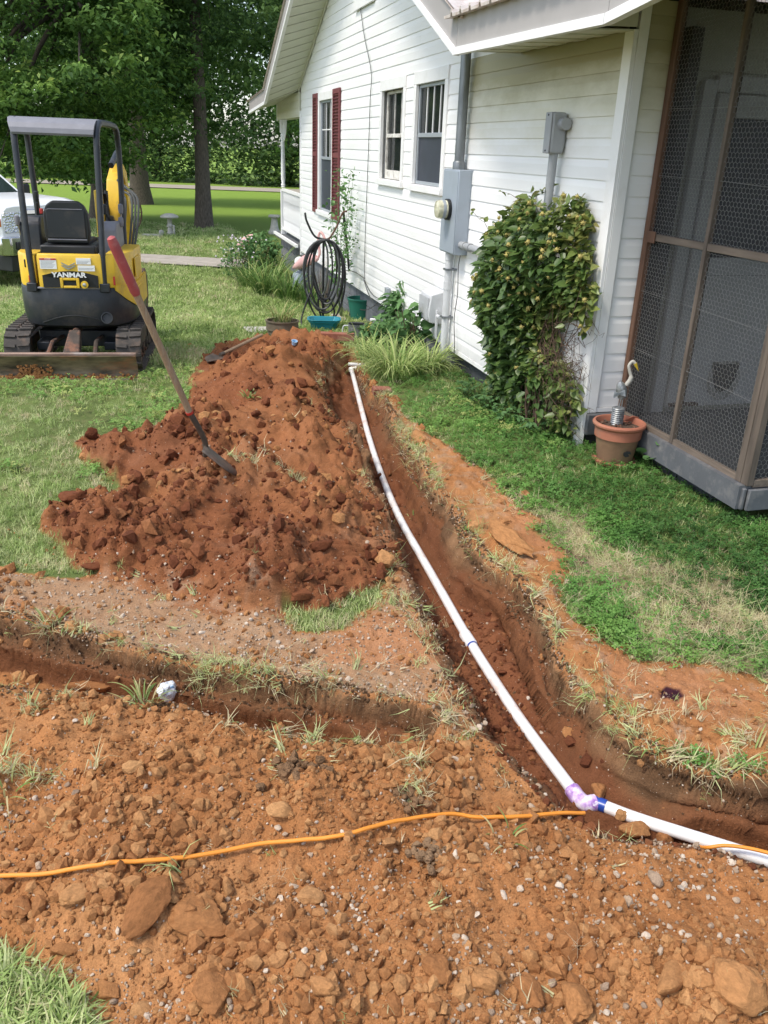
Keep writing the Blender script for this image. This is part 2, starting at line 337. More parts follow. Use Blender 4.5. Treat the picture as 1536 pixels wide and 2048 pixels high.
def ground_fields(x, y):
    """height, and the masks that drive its colour"""
    near = (y < 16) & (np.abs(x) < 14)
    z = gz(y) + .02 * fbm(x, y, 1.2, 3, 3) + .006 * fbm(x, y, .15, 2, 5) * near
    n_edge = .05 * fbm(x, y, .22, 4, 11)
    d_sp = sdf(x, y, SPOIL) + n_edge; d_mt = sdf(x, y, MAIN_T); d_lt = sdf(x, y, LEFT_T)
    d_nr = sdf(x, y, NEAR) + n_edge; d_bg = sdf(x, y, BAREGRASS) + n_edge
    d_sl = sdf(x, y, STRIP_L) + n_edge; d_sr = sdf(x, y, STRIP_R) + n_edge * 2.2
    nearm = np.minimum(d_nr, -d_bg)
    dirt = np.maximum.reduce([d_sp, d_mt + .05, d_lt + .05, nearm, d_sl, d_sr])
    dirtm = sstep(-.012, .012, dirt + .02 * fbm(x, y, .05, 2, 12))
    # mounds
    rough = sstep(-.03, .03, d_sp)
    zb = sumb(x, y, BUMPS) * sstep(-.02, .22, d_sp)
    zn = sumb(x, y, NB) * sstep(0, .2, nearm)
    zr = sumb(x, y, RB) * sstep(0, .08, d_sr)
    z = z + zb + zn + zr
    # coarse broken soil
    wx = x + .03 * fbm(x, y, .12, 2, 61); wy = y + .03 * fbm(x, y, .12, 2, 62)
    w1, _ = worley(wx, wy, .15, 1); w2, i2 = worley(wx, wy, .065, 2); w3, _ = worley(wx, wy, .03, 3)
    patch = sstep(-.3, .35, fbm(x, y, .5, 3, 21))
    w0, _ = worley(wx + .05 * fbm(x, y, .2, 2, 63), wy, .27, 7); sel = sstep(.35, .75, i2)
    w5, _ = worley(wx, wy, .11, 9); lumps = (1 - w0) ** 2 * .08 * patch + (1 - w5) ** 2 * .04 * rough * (.4 + .6 * patch) + (1 - w1) * .05 * sstep(.3, .6, patch) + (.9 - w2) * .05 * sel * (.3 + .7 * patch) + (.8 - w2) * .016 + (.7 - w3) * .014
    a_lump = np.clip(rough * 1.25 + sstep(0, .15, nearm) * .62 + sstep(0, .06, d_sr) * .35 + sstep(0, .1, d_sl) * .35, 0, 1.3)
    fine = .008 * fbm(x, y, .08, 4, 31) + .005 * fbm(x, y, .02, 2, 35)
    # trenches: steep outer wall, gentle inner side
    dR = seg_dist(x, y, [tuple(p) for p in RR]); dR = dR + (.008 * fbm(x, y, .10, 3, 41) + .035 * fbm(x, y, .38, 2, 42)) * sstep(0, .03, dR); dL = seg_dist(x, y, [tuple(p) for p in RL]); dL = dL + .06 * fbm(x, y, .2, 3, 43) * sstep(0, .1, dL)
    ins = d_mt > 0
    slump = 1 + 5.0 * np.exp(-((x - SL1[0]) ** 2 + (y - SL1[1]) ** 2) / .09) + 3.5 * np.exp(-((x - SL2[0]) ** 2 + (y - SL2[1]) ** 2) / .04) + 1.8 * sstep(.15, .6, fbm(x, y, .45, 2, 52))
    dRs = dR / slump; ledge = .55 * sstep(.0, .03, dRs) + .45 * sstep(.06, .085, dRs + .012 * fbm(x, y, .6, 2, 44))
    depth = (.23 + .02 * fbm(x, y, .5, 2, 45)) * ledge * sstep(-.01, .2, dL)
    fx, fy = G(700, 700)[:2]
    tm = np.where(ins, depth, 0)
    dLR = seg_dist(x, y, [tuple(p) for p in LR]); dLR = dLR + (.01 * fbm(x, y, .12, 3, 46) + .025 * fbm(x, y, .35, 2, 50)) * sstep(0, .03, dLR); dLL = seg_dist(x, y, [tuple(p) for p in LL]); dLL = dLL + .04 * fbm(x, y, .15, 3, 47) * sstep(0, .06, dLL)
    ledge2 = .5 * sstep(0, .03, dLR) + .5 * sstep(.06, .085, dLR + .02 * fbm(x, y, .5, 2, 48))
    tl = np.where(d_lt > 0, .23 * ledge2 * sstep(-.01, .13, dLL), 0)
    dig = np.maximum(tm, tl)
    wall = np.clip(np.where(ins, sstep(.13, .10, dRs), 0) + np.where(d_lt > 0, sstep(.10, .07, dLR), 0), 0, 1)
    floor_ = np.clip(np.where(ins, sstep(.07, .12, dR), 0), 0, 1)
    rim = np.clip(sstep(.05, .0, np.abs(dR - .005)) + sstep(.05, 0, np.abs(dLR - .005)), 0, 1); a_lump = (a_lump + .35 * rim) * (1 - sstep(.03, .12, dig)) + sstep(.03, .12, dig) * 0 + (.22 + .1 * fbm(x, y, .3, 2, 53) + .35 * floor_) * sstep(0, .03, dig)
    # turf lips along the rim overhang a little
    lip = np.maximum(sstep(.10, 0, dR) * (~ins) * sstep(-.02, .0, d_sr) , sstep(.1, 0, dLR) * (d_lt <= 0) * sstep(-.02, 0, d_sl))
    z = z - dig + lumps * a_lump * dirtm + fine * dirtm * (1 - .45 * wall) + .02 * lip * (.5 + fbm(x, y, .07, 2, 49))
    # bed of the pipe: the loose soil lies just under and beside it
    dP = np.full(np.shape(x), 9.0); zP = np.zeros(np.shape(x))
    for p, q_ in zip(PIPE_P[:-1], PIPE_P[1:]):
        vx, vy = q_.x - p.x, q_.y - p.y; t = np.clip(((x - p.x) * vx + (y - p.y) * vy) / (vx * vx + vy * vy), 0, 1); d = np.hypot(x - p.x - t * vx, y - p.y - t * vy); m = d < dP
        dP = np.where(m, d, dP); zP = np.where(m, p.z + (q_.z - p.z) * t, zP)
    bed = zP - .012 + np.maximum(dP - .03, 0) * .9
    z = np.where((dP < .16) & (z > bed), z + (bed - z) * sstep(.16, .07, dP), z)
    # tracks of the machine
    for T, ang in ((TREAD1, .25), (TREAD2, .75), (TREAD3, -.4)):
        dm = sstep(0, .06, sdf(x, y, T)); u = x * math.sin(ang) + y * math.cos(ang)
        z = z + dm * (.010 * np.sin(u * 2 * math.pi / .055) )- dm * lumps * a_lump * .8
    straw = sstep(-.05, .2, sdf(x, y, STRAW) + 5 * n_edge + .12 * fbm(x, y, .5, 2, 54)) * (1 - dirtm)
    rd = np.zeros(np.shape(x))
    for a, b, r in REDS: rd = np.maximum(rd, np.exp(-((x - a) ** 2 + (y - b) ** 2) / (r * r)))
    rd = np.clip((rd - .05) / .35 + .45 * fbm(x, y, .3, 3, 55), 0, 1) * rough
    return dict(z=z, red=rd, spc=sstep(-.13, -.03, d_sp + .03 * fbm(x, y, .06, 2, 57)), dP=dP, dirt=dirtm, dirtd=dirt, spoil=rough, dig=dig, wall=wall, floor=floor_, near=sstep(0, .1, nearm), sl=sstep(0, .05, d_sl), sr=sstep(0, .05, d_sr),
                straw=straw, lip=lip, dR=dR, dLR=dLR, i2=i2, w2=w2, patch=patch, ins=ins, inl=d_lt > 0)
def zg(x, y):
    x = np.atleast_1d(np.asarray(x, float)); y = np.atleast_1d(np.asarray(y, float))
    return ground_fields(x, y)['z']
def z1(x, y): return float(zg(x, y)[0])
def on(px, py, it=12):        # the point of the built surface that this line of sight meets
    d = ray(px, py); P = G(px, py)
    if P[1] > 16: return P
    ts = np.linspace(.80, 1.35, 300) * (P[1] / d[1]); x = CAM[0] + d[0] * ts; y = d[1] * ts; zz = CAMZ + d[2] * ts
    k = np.argmax(zz < zg(x, y)); return np.array([x[k], y[k], zg(x[k:k + 1], y[k:k + 1])[0]])

yy = np.concatenate([[-30, -12, -4, -1, 0, .5], np.exp(np.arange(math.log(.85), math.log(2.25), .0045)), np.exp(np.arange(math.log(2.252), math.log(4.3), .0027)), np.exp(np.arange(math.log(4.31), math.log(13), .004)), np.exp(np.arange(math.log(13.1), math.log(28), .012)), np.exp(np.linspace(math.log(29), math.log(700), 60))])
uc = np.concatenate([np.arange(-.95, -.60, .006), np.arange(-.60, -.10, .0036), np.arange(-.10, .44, .0020), np.arange(.44, .60, .0036)]); e1 = np.cumsum(np.geomspace(.006, 2.0, 26))
uu = np.concatenate([(-.95 - e1)[::-1], uc, .60 + e1])
wd = np.maximum(yy, 0) + .55 + np.where(yy < 0, -yy, 0) * .5
gx = uu[None, :] * wd[:, None]; gy = np.repeat(yy[:, None], len(uu), 1)
ny, nx = gx.shape; X = gx.ravel(); Y = gy.ravel()
fine_m = (Y < 16) & (Y > .4) & (np.abs(X) < 14)
flds = ground_fields(X[fine_m], Y[fine_m])
Z = gz(Y) + .02 * fbm(X, Y, 1.2, 3, 3); Z[fine_m] = flds['z']
Z = np.where(Y > 60, Z + .03 * (Y - 60) * 0, Z)
def full(k, v=0.0):
    a = np.full(X.shape, v, float); a[fine_m] = flds[k]; return a
# scraped, crumbling relief on the steep trench walls: push wall vertices in and out along the slope direction
Zg_, Xg_, Yg_ = Z.reshape(ny, nx), X.reshape(ny, nx), Y.reshape(ny, nx)
zx = np.gradient(Zg_, axis=1) / np.gradient(Xg_, axis=1); zy = (np.gradient(Zg_, axis=0) - zx * np.gradient(Xg_, axis=0)) / np.gradient(Yg_, axis=0)
zx, zy = zx.ravel(), zy.ravel(); gm = np.hypot(zx, zy) + 1e-6; st = np.clip((gm - .5) / 1.2, 0, 1) * (full('dig') > .012) * fine_m
al_ = np.where(full('inl') > .5, X, Y)
off_ = .020 * fbm(al_ * .14, Z, .035, 3, 131) + .011 * fbm(al_, Z * 1.3, .05, 3, 132) + .008 * np.sign(fbm(al_ * .1, Z, .05, 1, 133))
off_ = off_ * st; X0, Y0 = X.copy(), Y.copy(); X = X - zx / gm * off_; Y = Y - zy / gm * off_
ii = np.arange((ny - 1) * (nx - 1)); r_, c_ = ii // (nx - 1), ii % (nx - 1); b0 = r_ * nx + c_
me = npmesh('ground', np.stack([X, Y, Z], 1), quads=np.stack([b0, b0 + 1, b0 + nx + 1, b0 + nx], 1), smooth=True)
X, Y = X0, Y0
# own colours of soil and turf
def lerp(a, b, t): return a * (1 - t[:, None]) + np.asarray(b)[None, :] * t[:, None]
n1 = fbm(X, Y, .35, 4, 71) * .5 + .5; n2 = fbm(X, Y, .06, 3, 72) * .5 + .5; n3 = fbm(X, Y, 1.5, 3, 73) * .5 + .5
dm = full('dirt'); sp_ = full('spoil'); dig = full('dig'); wl = full('wall'); fl = full('floor'); nr = full('near'); sl = full('sl'); rdm = full('red'); sp_ = np.maximum(sp_, full('spc') * .9); sr_ = full('sr'); lip = full('lip')
soil = np.tile(np.array([.385, .168, .062]), (len(X), 1))                       # dry orange subsoil
soil = lerp(soil, (.46, .235, .10), sstep(.45, .8, n1) * .7)
soil = lerp(soil, (.27, .108, .045), sp_ * .88)
soil = lerp(soil, (.175, .060, .026), rdm * np.clip(.7 + .6 * (n1 - .45), 0, 1) * .9)      # fresh red spoil
soil = lerp(soil, (.34, .24, .16), np.clip(sstep(.5, .72, n2) * .5 * np.maximum(sl, sr_) + sstep(.55, .7, n1) * .12 * sp_ * sstep(.4, .6, n3), 0, 1))
soil = lerp(soil, (.35, .245, .155), sl * (1 - sp_) * .6 * (1 - sstep(.3, .9, (X + .3))))
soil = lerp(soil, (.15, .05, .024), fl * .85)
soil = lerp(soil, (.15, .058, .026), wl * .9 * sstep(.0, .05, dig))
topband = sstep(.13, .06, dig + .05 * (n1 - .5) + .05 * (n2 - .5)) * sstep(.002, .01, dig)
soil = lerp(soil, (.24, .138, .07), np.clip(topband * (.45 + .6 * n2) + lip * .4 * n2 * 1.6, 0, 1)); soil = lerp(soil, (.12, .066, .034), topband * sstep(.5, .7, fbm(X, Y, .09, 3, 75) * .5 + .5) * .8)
for q in CRUST: soil = lerp(soil, (.42, .19, .085), sstep(-.04, .08, sdf(X, Y, q) + .05 * (n1 - .5)) * (1 - sstep(0, .03, dig)) * .8)
soil = lerp(soil, (.045, .012, .02), sstep(-.012, .008, sdf(X, Y, PURPLE) + .03 * (n2 - .5)))
soil *= (.82 + .36 * n2)[:, None]
turf = np.tile(np.array([.09, .115, .036]), (len(X), 1)); turf = lerp(turf, (.15, .20, .055), n1); turf = lerp(turf, (.22, .19, .09), sstep(.55, .8, n2) * .35)
turf = lerp(turf, (.36, .28, .17), full('straw') * (.55 + .45 * n2)); turf = lerp(turf, (.17, .11, .068), full('straw') * sstep(.5, .7, fbm(X, Y, .25, 3, 74) * .5 + .5))
turf = lerp(turf, (.20, .30, .05), sstep(18, 40, Y))
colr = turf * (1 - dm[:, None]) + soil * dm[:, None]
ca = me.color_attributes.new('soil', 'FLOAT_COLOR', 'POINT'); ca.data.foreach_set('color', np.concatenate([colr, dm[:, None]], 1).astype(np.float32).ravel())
q = N_('soil_and_turf'); a = q.attr('soil'); co = q.coord('Object')
f1 = q.noise(160, 4, co, .7); f2 = q.noise(28, 5, co, .6)
cc = q.mix(1, a.outputs['Color'], q.ramp(f1, [(.28, .72), (.75, 1.25)]), 'MULTIPLY')
vor = q.new('ShaderNodeTexVoronoi'); vor.inputs['Scale'].default_value = 95; q.l(co, vor.inputs['Vector'])
peb = q.ramp(vor.outputs['Distance'], [(.12, 1), (.2, 0)])
vsel = q.new('ShaderNodeSeparateColor'); q.l(vor.outputs['Color'], vsel.inputs[0]); psel = q.ramp(vsel.outputs[0], [(.86, 0), (.87, 1)])
pm = q.math('MULTIPLY', q.math('MULTIPLY', peb, psel), a.outputs['Alpha'])
cc = q.mix(q.math('MULTIPLY', pm, .75), cc, (.5, .42, .34))
ge = q.new('ShaderNodeNewGeometry'); sx_ = q.new('ShaderNodeSeparateXYZ'); q.l(ge.outputs['True Normal'], sx_.inputs[0]); steep = q.ramp(sx_.outputs[2], [(.35, 1), (.75, 0)])
lay = q.ramp(q.noise(1, 5, q.scaled(co, (7, 7, 30)), .7), [(.3, .65), (.7, 1.25)])
cc = q.mix(steep, cc, q.mix(1, cc, lay, 'MULTIPLY'))
q.l(cc, q.b.inputs['Base Color']); q.b.inputs['Roughness'].default_value = .95; q.b.inputs['Specular IOR Level'].default_value = .15
q.bump(q.math('ADD', q.math('MULTIPLY', f1, .6), f2), .75, .016)
ground = link('ground', me, q.m); tag(ground, kind='structure')
MAT['turf'] = q.m

# soil, stone materials (random tint per piece)
def piece_mat(name, cols, rough=.95, bs=70, bstr=.6):
    q = N_(name); co = q.coord('Object'); oi = q.new('ShaderNodeObjectInfo')
    c = q.ramp(oi.outputs['Random'], cols)
    n = q.noise(9, 6, co, .7); c = q.mix(1, c, q.ramp(n, [(.3, .7), (.7, 1.25)]), 'MULTIPLY')
    q.l(c, q.b.inputs['Base Color']); q.b.inputs['Roughness'].default_value = rough; q.b.inputs['Specular IOR Level'].default_value = .15
    q.bump(q.math('ADD', q.noise(bs, 6, co, .75), q.math('MULTIPLY', q.noise(bs * 6, 4, co, .7), .5)), bstr, .05); return q.m
MAT['clod'] = piece_mat('orange_clod', [(0, (.30, .128, .048)), (.5, (.395, .182, .07)), (1, (.48, .25, .105))], bs=6, bstr=.5)
MAT['clod_red'] = piece_mat('red_clod', [(0, (.115, .037, .017)), (.6, (.19, .066, .029)), (1, (.30, .125, .052))], bs=6, bstr=.5)
MAT['topsoil'] = piece_mat('dark_topsoil', [(0, (.15, .075, .038)), (.5, (.21, .12, .062)), (1, (.29, .185, .105))], bs=8, bstr=.8)
MAT['stone'] = piece_mat('pale_stone', [(0, (.27, .19, .13)), (.5, (.42, .31, .215)), (1, (.58, .49, .39))], .8, 5, .3)
from mathutils import noise as mn
def rock_mesh(name, sub, seed, mat, fl=.7, angular=.1, lump=.35, ncut=11):
    bm = bmesh.new(); bmesh.ops.create_icosphere(bm, subdivisions=sub, radius=.5)
    rs = random.Random(seed); o = Vector((rs.random() * 50, rs.random() * 50, rs.random() * 50))
    planes = [(Vector((rs.gauss(0, 1), rs.gauss(0, 1), rs.gauss(0, 1))).normalized(), rs.uniform(.22, .40)) for _ in range(ncut)]
    sx, sy = rs.uniform(.8, 1.25), rs.uniform(.75, 1.1)
    for v in bm.verts:
        d = v.co.normalized(); r = .5 * (1 + lump * mn.noise(d * 1.3 + o) + lump * .5 * mn.noise(d * 3.1 + o) + lump * .22 * mn.noise(d * 7 + o))
        for n_, h in planes:
            k = d.dot(n_) * r
            if k > h: r -= (k - h) * (1 - angular)
        if sub > 3: r += .016 * mn.noise(d * 16 + o) + .008 * mn.noise(d * 34 + o) + .02 * (abs(mn.noise(d * 5 + o)) - .2)
        v.co = Vector((d.x * r * sx, d.y * r * sy, d.z * r * fl))
    me = bpy.data.meshes.new(name); bm.to_mesh(me); bm.free(); me.materials.append(mat)
    me.polygons.foreach_set('use_smooth', np.full(len(me.polygons), sub > 2)); 
    if sub > 2 and hasattr(me, 'set_sharp_from_angle'): me.set_sharp_from_angle(angle=R(28))
    return me
CL = [rock_mesh('clod', 3, 100 + k, MAT['clod'], fl=random.uniform(.5, .9), lump=.5) for k in range(8)]
CLR = [rock_mesh('clod', 3, 100 + k, MAT['clod_red'], fl=random.uniform(.5, .9), lump=.5) for k in range(8)]
ST = [rock_mesh('stone', 2, 300 + k, MAT['stone'], fl=.6, angular=.05, lump=.3) for k in range(8)]
for m_ in ST: m_.polygons.foreach_set('use_smooth', np.zeros(len(m_.polygons), bool))

# proto objects kept out of the scene: used only by the scattered stuff (grass, grit)
def gn_scatter(name, pts, rot, scl, protos, parent=None, label=None, cat=None, tint=None, mat=None):
    n = len(pts); me = bpy.data.meshes.new(name); me.vertices.add(n); me.vertices.foreach_set('co', np.asarray(pts, np.float32).ravel())
    a = me.attributes.new('rot', 'FLOAT_VECTOR', 'POINT'); a.data.foreach_set('vector', np.asarray(rot, np.float32).ravel())
    s = np.asarray(scl, np.float32); s = np.repeat(s[:, None], 3, 1) if s.ndim == 1 else s
    a = me.attributes.new('scl', 'FLOAT_VECTOR', 'POINT'); a.data.foreach_set('vector', s.ravel())
    a = me.attributes.new('pick', 'INT', 'POINT'); a.data.foreach_set('value', rng.integers(0, len(protos), n).astype(np.int32))
    a = me.attributes.new('tint', 'FLOAT', 'POINT'); a.data.foreach_set('value', np.asarray(tint if tint is not None else rng.random(n), np.float32))
    o = link(name, me, None, parent)
    pc = bpy.data.collections.new(name + '_kinds')
    for k, pm_ in enumerate(protos):
        po = bpy.data.objects.new('%s_kind_%02d' % (name, k), pm_); pc.objects.link(po)
    g = bpy.data.node_groups.new(name, 'GeometryNodeTree')
    g.interface.new_socket('Geometry', in_out='INPUT', socket_type='NodeSocketGeometry'); g.interface.new_socket('Geometry', in_out='OUTPUT', socket_type='NodeSocketGeometry')
    gi = g.nodes.new('NodeGroupInput'); go = g.nodes.new('NodeGroupOutput'); ip = g.nodes.new('GeometryNodeInstanceOnPoints'); ci = g.nodes.new('GeometryNodeCollectionInfo')
    ci.inputs['Collection'].default_value = pc; ci.inputs['Separate Children'].default_value = True; ci.inputs['Reset Children'].default_value = True
    def at(nm, ty):
        q = g.nodes.new('GeometryNodeInputNamedAttribute'); q.data_type = ty; q.inputs['Name'].default_value = nm; return q.outputs[0]
    g.links.new(gi.outputs[0], ip.inputs['Points']); g.links.new(ci.outputs[0], ip.inputs['Instance']); ip.inputs['Pick Instance'].default_value = True
    g.links.new(at('pick', 'INT'), ip.inputs['Instance Index']); g.links.new(at('scl', 'FLOAT_VECTOR'), ip.inputs['Scale'])
    er = g.nodes.new('FunctionNodeEulerToRotation'); g.links.new(at('rot', 'FLOAT_VECTOR'), er.inputs[0]); g.links.new(er.outputs[0], ip.inputs['Rotation'])
    g.links.new(ip.outputs[0], go.inputs[0])
    md = o.modifiers.new('scatter', 'NODES'); md.node_group = g
    return tag(o, label, cat, None, 'stuff')
def cand(n, ylo, yhi, ulo=-.52, uhi=.52, power=1.0):
    y = (ylo ** (-power) + rng.random(n) * (yhi ** (-power) - ylo ** (-power))) ** (-1 / power) if power else ylo + rng.random(n) * (yhi - ylo)
    x = (ulo + rng.random(n) * (uhi - ulo)) * (y + .5)
    return x, y
def rnd_rot(n, tilt=3.14): return np.stack([rng.uniform(-tilt, tilt, n), rng.uniform(-tilt, tilt, n), rng.uniform(0, 6.28, n)], 1)
# grit and small clods
x, y = cand(240000, 1.2, 9.8, -.85, .55, power=.95); f = ground_fields(x, y)
dens = np.maximum(f['dirt'], .55 * np.exp(np.minimum(f['dirtd'], 0) / .12) * (f['dirtd'] > -.5)) * (.25 + .75 * f['patch']) * np.clip(.35 + .65 * f['spoil'] + .6 * f['near'] + .5 * f['floor'] + .3 * f['sl'], 0, 1) * (1 - .85 * f['wall'])
k = rng.random(len(x)) < dens; x, y = x[k], y[k]; z = f['z'][k]; sp = f['spoil'][k]; fl_ = f['floor'][k]
sc = (.0035 + .011 * rng.random(len(x)) ** 3.2 + .055 * rng.random(len(x)) ** 13) * (.65 + .7 * sstep(-.3, .4, fbm(x, y, .3, 2, 101))); sc *= (1 + .10 * np.maximum(y - 2, 0)) * (1 + .35 * sp)
red = (np.maximum(np.maximum(f['red'][k], fl_), sp * (.25 + .3 * rng.random(len(sp)))) > .32)
CLs = [rock_mesh('small_clod', 1, 500 + i, MAT['clod'], fl=.75) for i in range(5)]; CLRs = [rock_mesh('small_clod', 1, 500 + i, MAT['clod_red'], fl=.75) for i in range(5)]
for nm, m_, pr in (('orange_soil_crumbs', ~red, CLs), ('red_soil_crumbs', red, CLRs)):
    gn_scatter(nm, np.stack([x, y, z + sc * .08], 1)[m_], rnd_rot(m_.sum()), sc[m_], pr, ground)
# grit
x, y = cand(60000, 1.2, 7, -.85, .55, power=1.0); f = ground_fields(x, y)
gpatch = sstep(.05, .4, fbm(x, y, .35, 3, 81))
lowleft = sstep(.3, -.2, x) * f['sl']
dens = f['dirt'] * np.clip(.08 + .75 * lowleft + .5 * f['sl'] + .28 * gpatch * (f['near'] + f['sr'] + f['floor']) + .2 * gpatch * f['spoil'] + .35 * np.clip(f['lip'], 0, 1), 0, 1) * (1 - .9 * f['wall'])
k = rng.random(len(x)) < dens; x, y = x[k], y[k]; z = f['z'][k]
sc = (.005 + .013 * rng.random(len(x)) ** 2.2 + .014 * rng.random(len(x)) ** 8) * (1 + .08 * np.maximum(y - 2, 0))
gn_scatter('gravel', np.stack([x, y, z + sc * .2], 1), rnd_rot(len(x)), sc, [rock_mesh('grit', 1, 700 + i, MAT['stone'], fl=.65, angular=.05) for i in range(5)], ground)
# crumbling dark topsoil along the upper trench walls
def along(poly, n, lo, hi):
    """random points beside a rim line; offsets towards the trench are positive"""
    P_ = np.asarray(poly); d = np.diff(P_, axis=0); L = np.hypot(d[:, 0], d[:, 1]); c = np.concatenate([[0], np.cumsum(L)]); u = rng.random(n) * c[-1]; i = np.clip(np.searchsorted(c, u) - 1, 0, len(L) - 1); t = (u - c[i]) / L[i]
    p = P_[i] + d[i] * t[:, None]; nn = np.stack([-d[i, 1], d[i, 0]], 1) / L[i][:, None]; off = rng.uniform(lo, hi, n)
    q_ = p + nn * off[:, None]; ins_ = inside(q_[:, 0], q_[:, 1], [tuple(a) for a in (MAIN_T if poly is RR or poly is RL else LEFT_T)]); flip = (ins_ != (off > 0)); q_ = np.where(flip[:, None], p - nn * off[:, None], q_)
    return q_[:, 0], q_[:, 1]
bx, by = [], []
for poly, n_, lo, hi in ((RR, 9000, -.035, .045), (LR, 6500, -.05, .045), (RL, 4500, -.08, .08), (LL, 3000, -.06, .06), (RR, 500, .0, .16), (LR, 500, 0, .14)):
    a_, b_ = along(poly, n_, lo, hi); bx.append(a_); by.append(b_)
x, y = np.concatenate(bx), np.concatenate(by); k = (y > 1.3) & (y < 9); x, y = x[k], y[k]; f = ground_fields(x, y); k = rng.random(len(x)) < .35 + .65 * sstep(-.2, .2, fbm(x, y, .18, 3, 98)); x, y, z = x[k], y[k], f['z'][k]
sc = .005 + .022 * rng.random(len(x)) ** 2.6
gn_scatter('topsoil_crumbs', np.stack([x, y, z], 1), rnd_rot(len(x)), sc, [rock_mesh('topsoil_crumb', 1, 800 + i, MAT['topsoil'], fl=.8, lump=.5) for i in range(5)], ground)
k = rng.random(len(x)) < .22
gn_scatter('bank_gravel', np.stack([x[k], y[k] + rng.normal(0, .02, k.sum()), z[k] + .003], 1), rnd_rot(k.sum()), .006 + .012 * rng.random(k.sum()) ** 2, [rock_mesh('grit', 1, 720 + i, MAT['stone'], fl=.65, angular=.05) for i in range(4)], ground)
# clods and stones one can tell apart, parts of the ground
x, y = cand(1500, 1.35, 9.0, -.47, .47, .9); f = ground_fields(x, y)
dens = f['dirt'] * np.clip(.06 + .95 * f['spoil'] + .45 * f['near'] * f['patch'] + .3 * f['floor'], 0, 1) * (1 - f['wall']) * (f['dP'] > .05)
k = rng.random(len(x)) < dens; k[np.cumsum(k) > 290] = False
for a_, b_, c_2, s_, fl2 in zip(x[k], y[k], f['z'][k], np.maximum(f['red'][k], f['spoil'][k] * .3 + .3 * rng.random(int(k.sum()))), f['floor'][k]):
    s = (.022 + .05 * random.random() ** 2.2) * (1 + .05 * b_) * (1.3 if s_ > .5 else 1); i = random.randrange(8)
    link('clod', (CLR if max(s_, fl2) > .5 else CL)[i], None, ground, (a_, b_, c_2 + s * .05), (random.uniform(-.5, .5), random.uniform(-.5, .5), random.uniform(0, 6.3)), (s, s * random.uniform(.6, 1), s * random.uniform(.45, .85)))
x, y = cand(3000, 1.35, 6.5, -.47, .47, 1.0); f = ground_fields(x, y)
dens = f['dirt'] * (.1 + .5 * sstep(.3, -.2, x) * f['sl'] + .3 * f['floor'] + .25 * f['near'] * sstep(-.2, .8, x)) * (1 - f['wall'])
k = rng.random(len(x)) < dens; k[np.cumsum(k) > 280] = False
for a_, b_, c_2 in zip(x[k], y[k], f['z'][k]):
    s = random.uniform(.014, .03) * (1 + .06 * b_)
    link('stone', ST[random.randrange(8)], None, ground, (a_, b_, c_2 + s * .15), (random.uniform(-.7, .7), random.uniform(-.7, .7), random.uniform(0, 6.3)), s)

# ================================================================== HOUSE (local x = into the house, y = away along the gable wall, z up)
house = empty('house', (NN[0] * WALL, NN[1] * WALL, 0), YAWH, 'white vinyl sided gabled house with burgundy shutters and a screened back porch', 'house')
def HW(n, s, z): return Vector(NN * (WALL + n) + D1 * s + np.array([0, 0, z]))       # house -> world
LAP = .1335; Z0 = .126
def lap_profile(h): return [(.004, 0), (-.012, .002), (-.011, h * .62), (-.004, h * .93), (-.002, h + .012), (.004, h + .012)]
def siding(y0, y1, z, h, name='siding_board', wob=0, mat='vinyl'):
    """one lap board on a wall that faces -x, from y0 to y1"""
    p = lap_profile(h); n = len(p); v = []
    for yy_ in (y0, y1): v += [(a, yy_, z + b) for a, b in p]
    f = [(i, i + 1, n + i + 1, n + i) for i in range(n - 1)] + [tuple(range(n)), tuple(range(n, 2 * n))[::-1]]
    me = bpy.data.meshes.new(name); me.from_pydata(v, [], f); me.update()
    return link(name, me, MAT[mat], house)
def siding_b(x0, x1, y, z, h, mat='vinyl'):
    """one lap board on a wall that faces -y (towards the camera)"""
    p = lap_profile(h); n = len(p); v = []
    for xx in (x0, x1): v += [(xx, y + a, z + b) for a, b in p]
    f = [(i, i + 1, n + i + 1, n + i)[::-1] for i in range(n - 1)] + [tuple(range(n))[::-1], tuple(range(n, 2 * n))]
    me = bpy.data.meshes.new('siding_board'); me.from_pydata(v, [], f); me.update()
    return link('siding_board', me, MAT[mat], house)
def cut(y0, y1, holes):
    segs = [(y0, y1)]
    for a, b in holes:
        ns = []
        for p, q_ in segs:
            if b <= p or a >= q_: ns.append((p, q_)); continue
            if a > p + .02: ns.append((p, a))
            if b < q_ - .02: ns.append((b, q_))
        segs = ns
    return segs
def zl(s): return 2.99 + (17.34 - s) * .437          # underside of the two rakes where they meet the wall
def zr(s): return 2.72 + (s - 7.1) * .45
WIN = {'w1': (14.28, 15.47, .93, 2.84), 'w2': (10.345, 11.46, 1.59, 2.8), 'w3': (8.87, 10.02, 1.585, 2.8)}
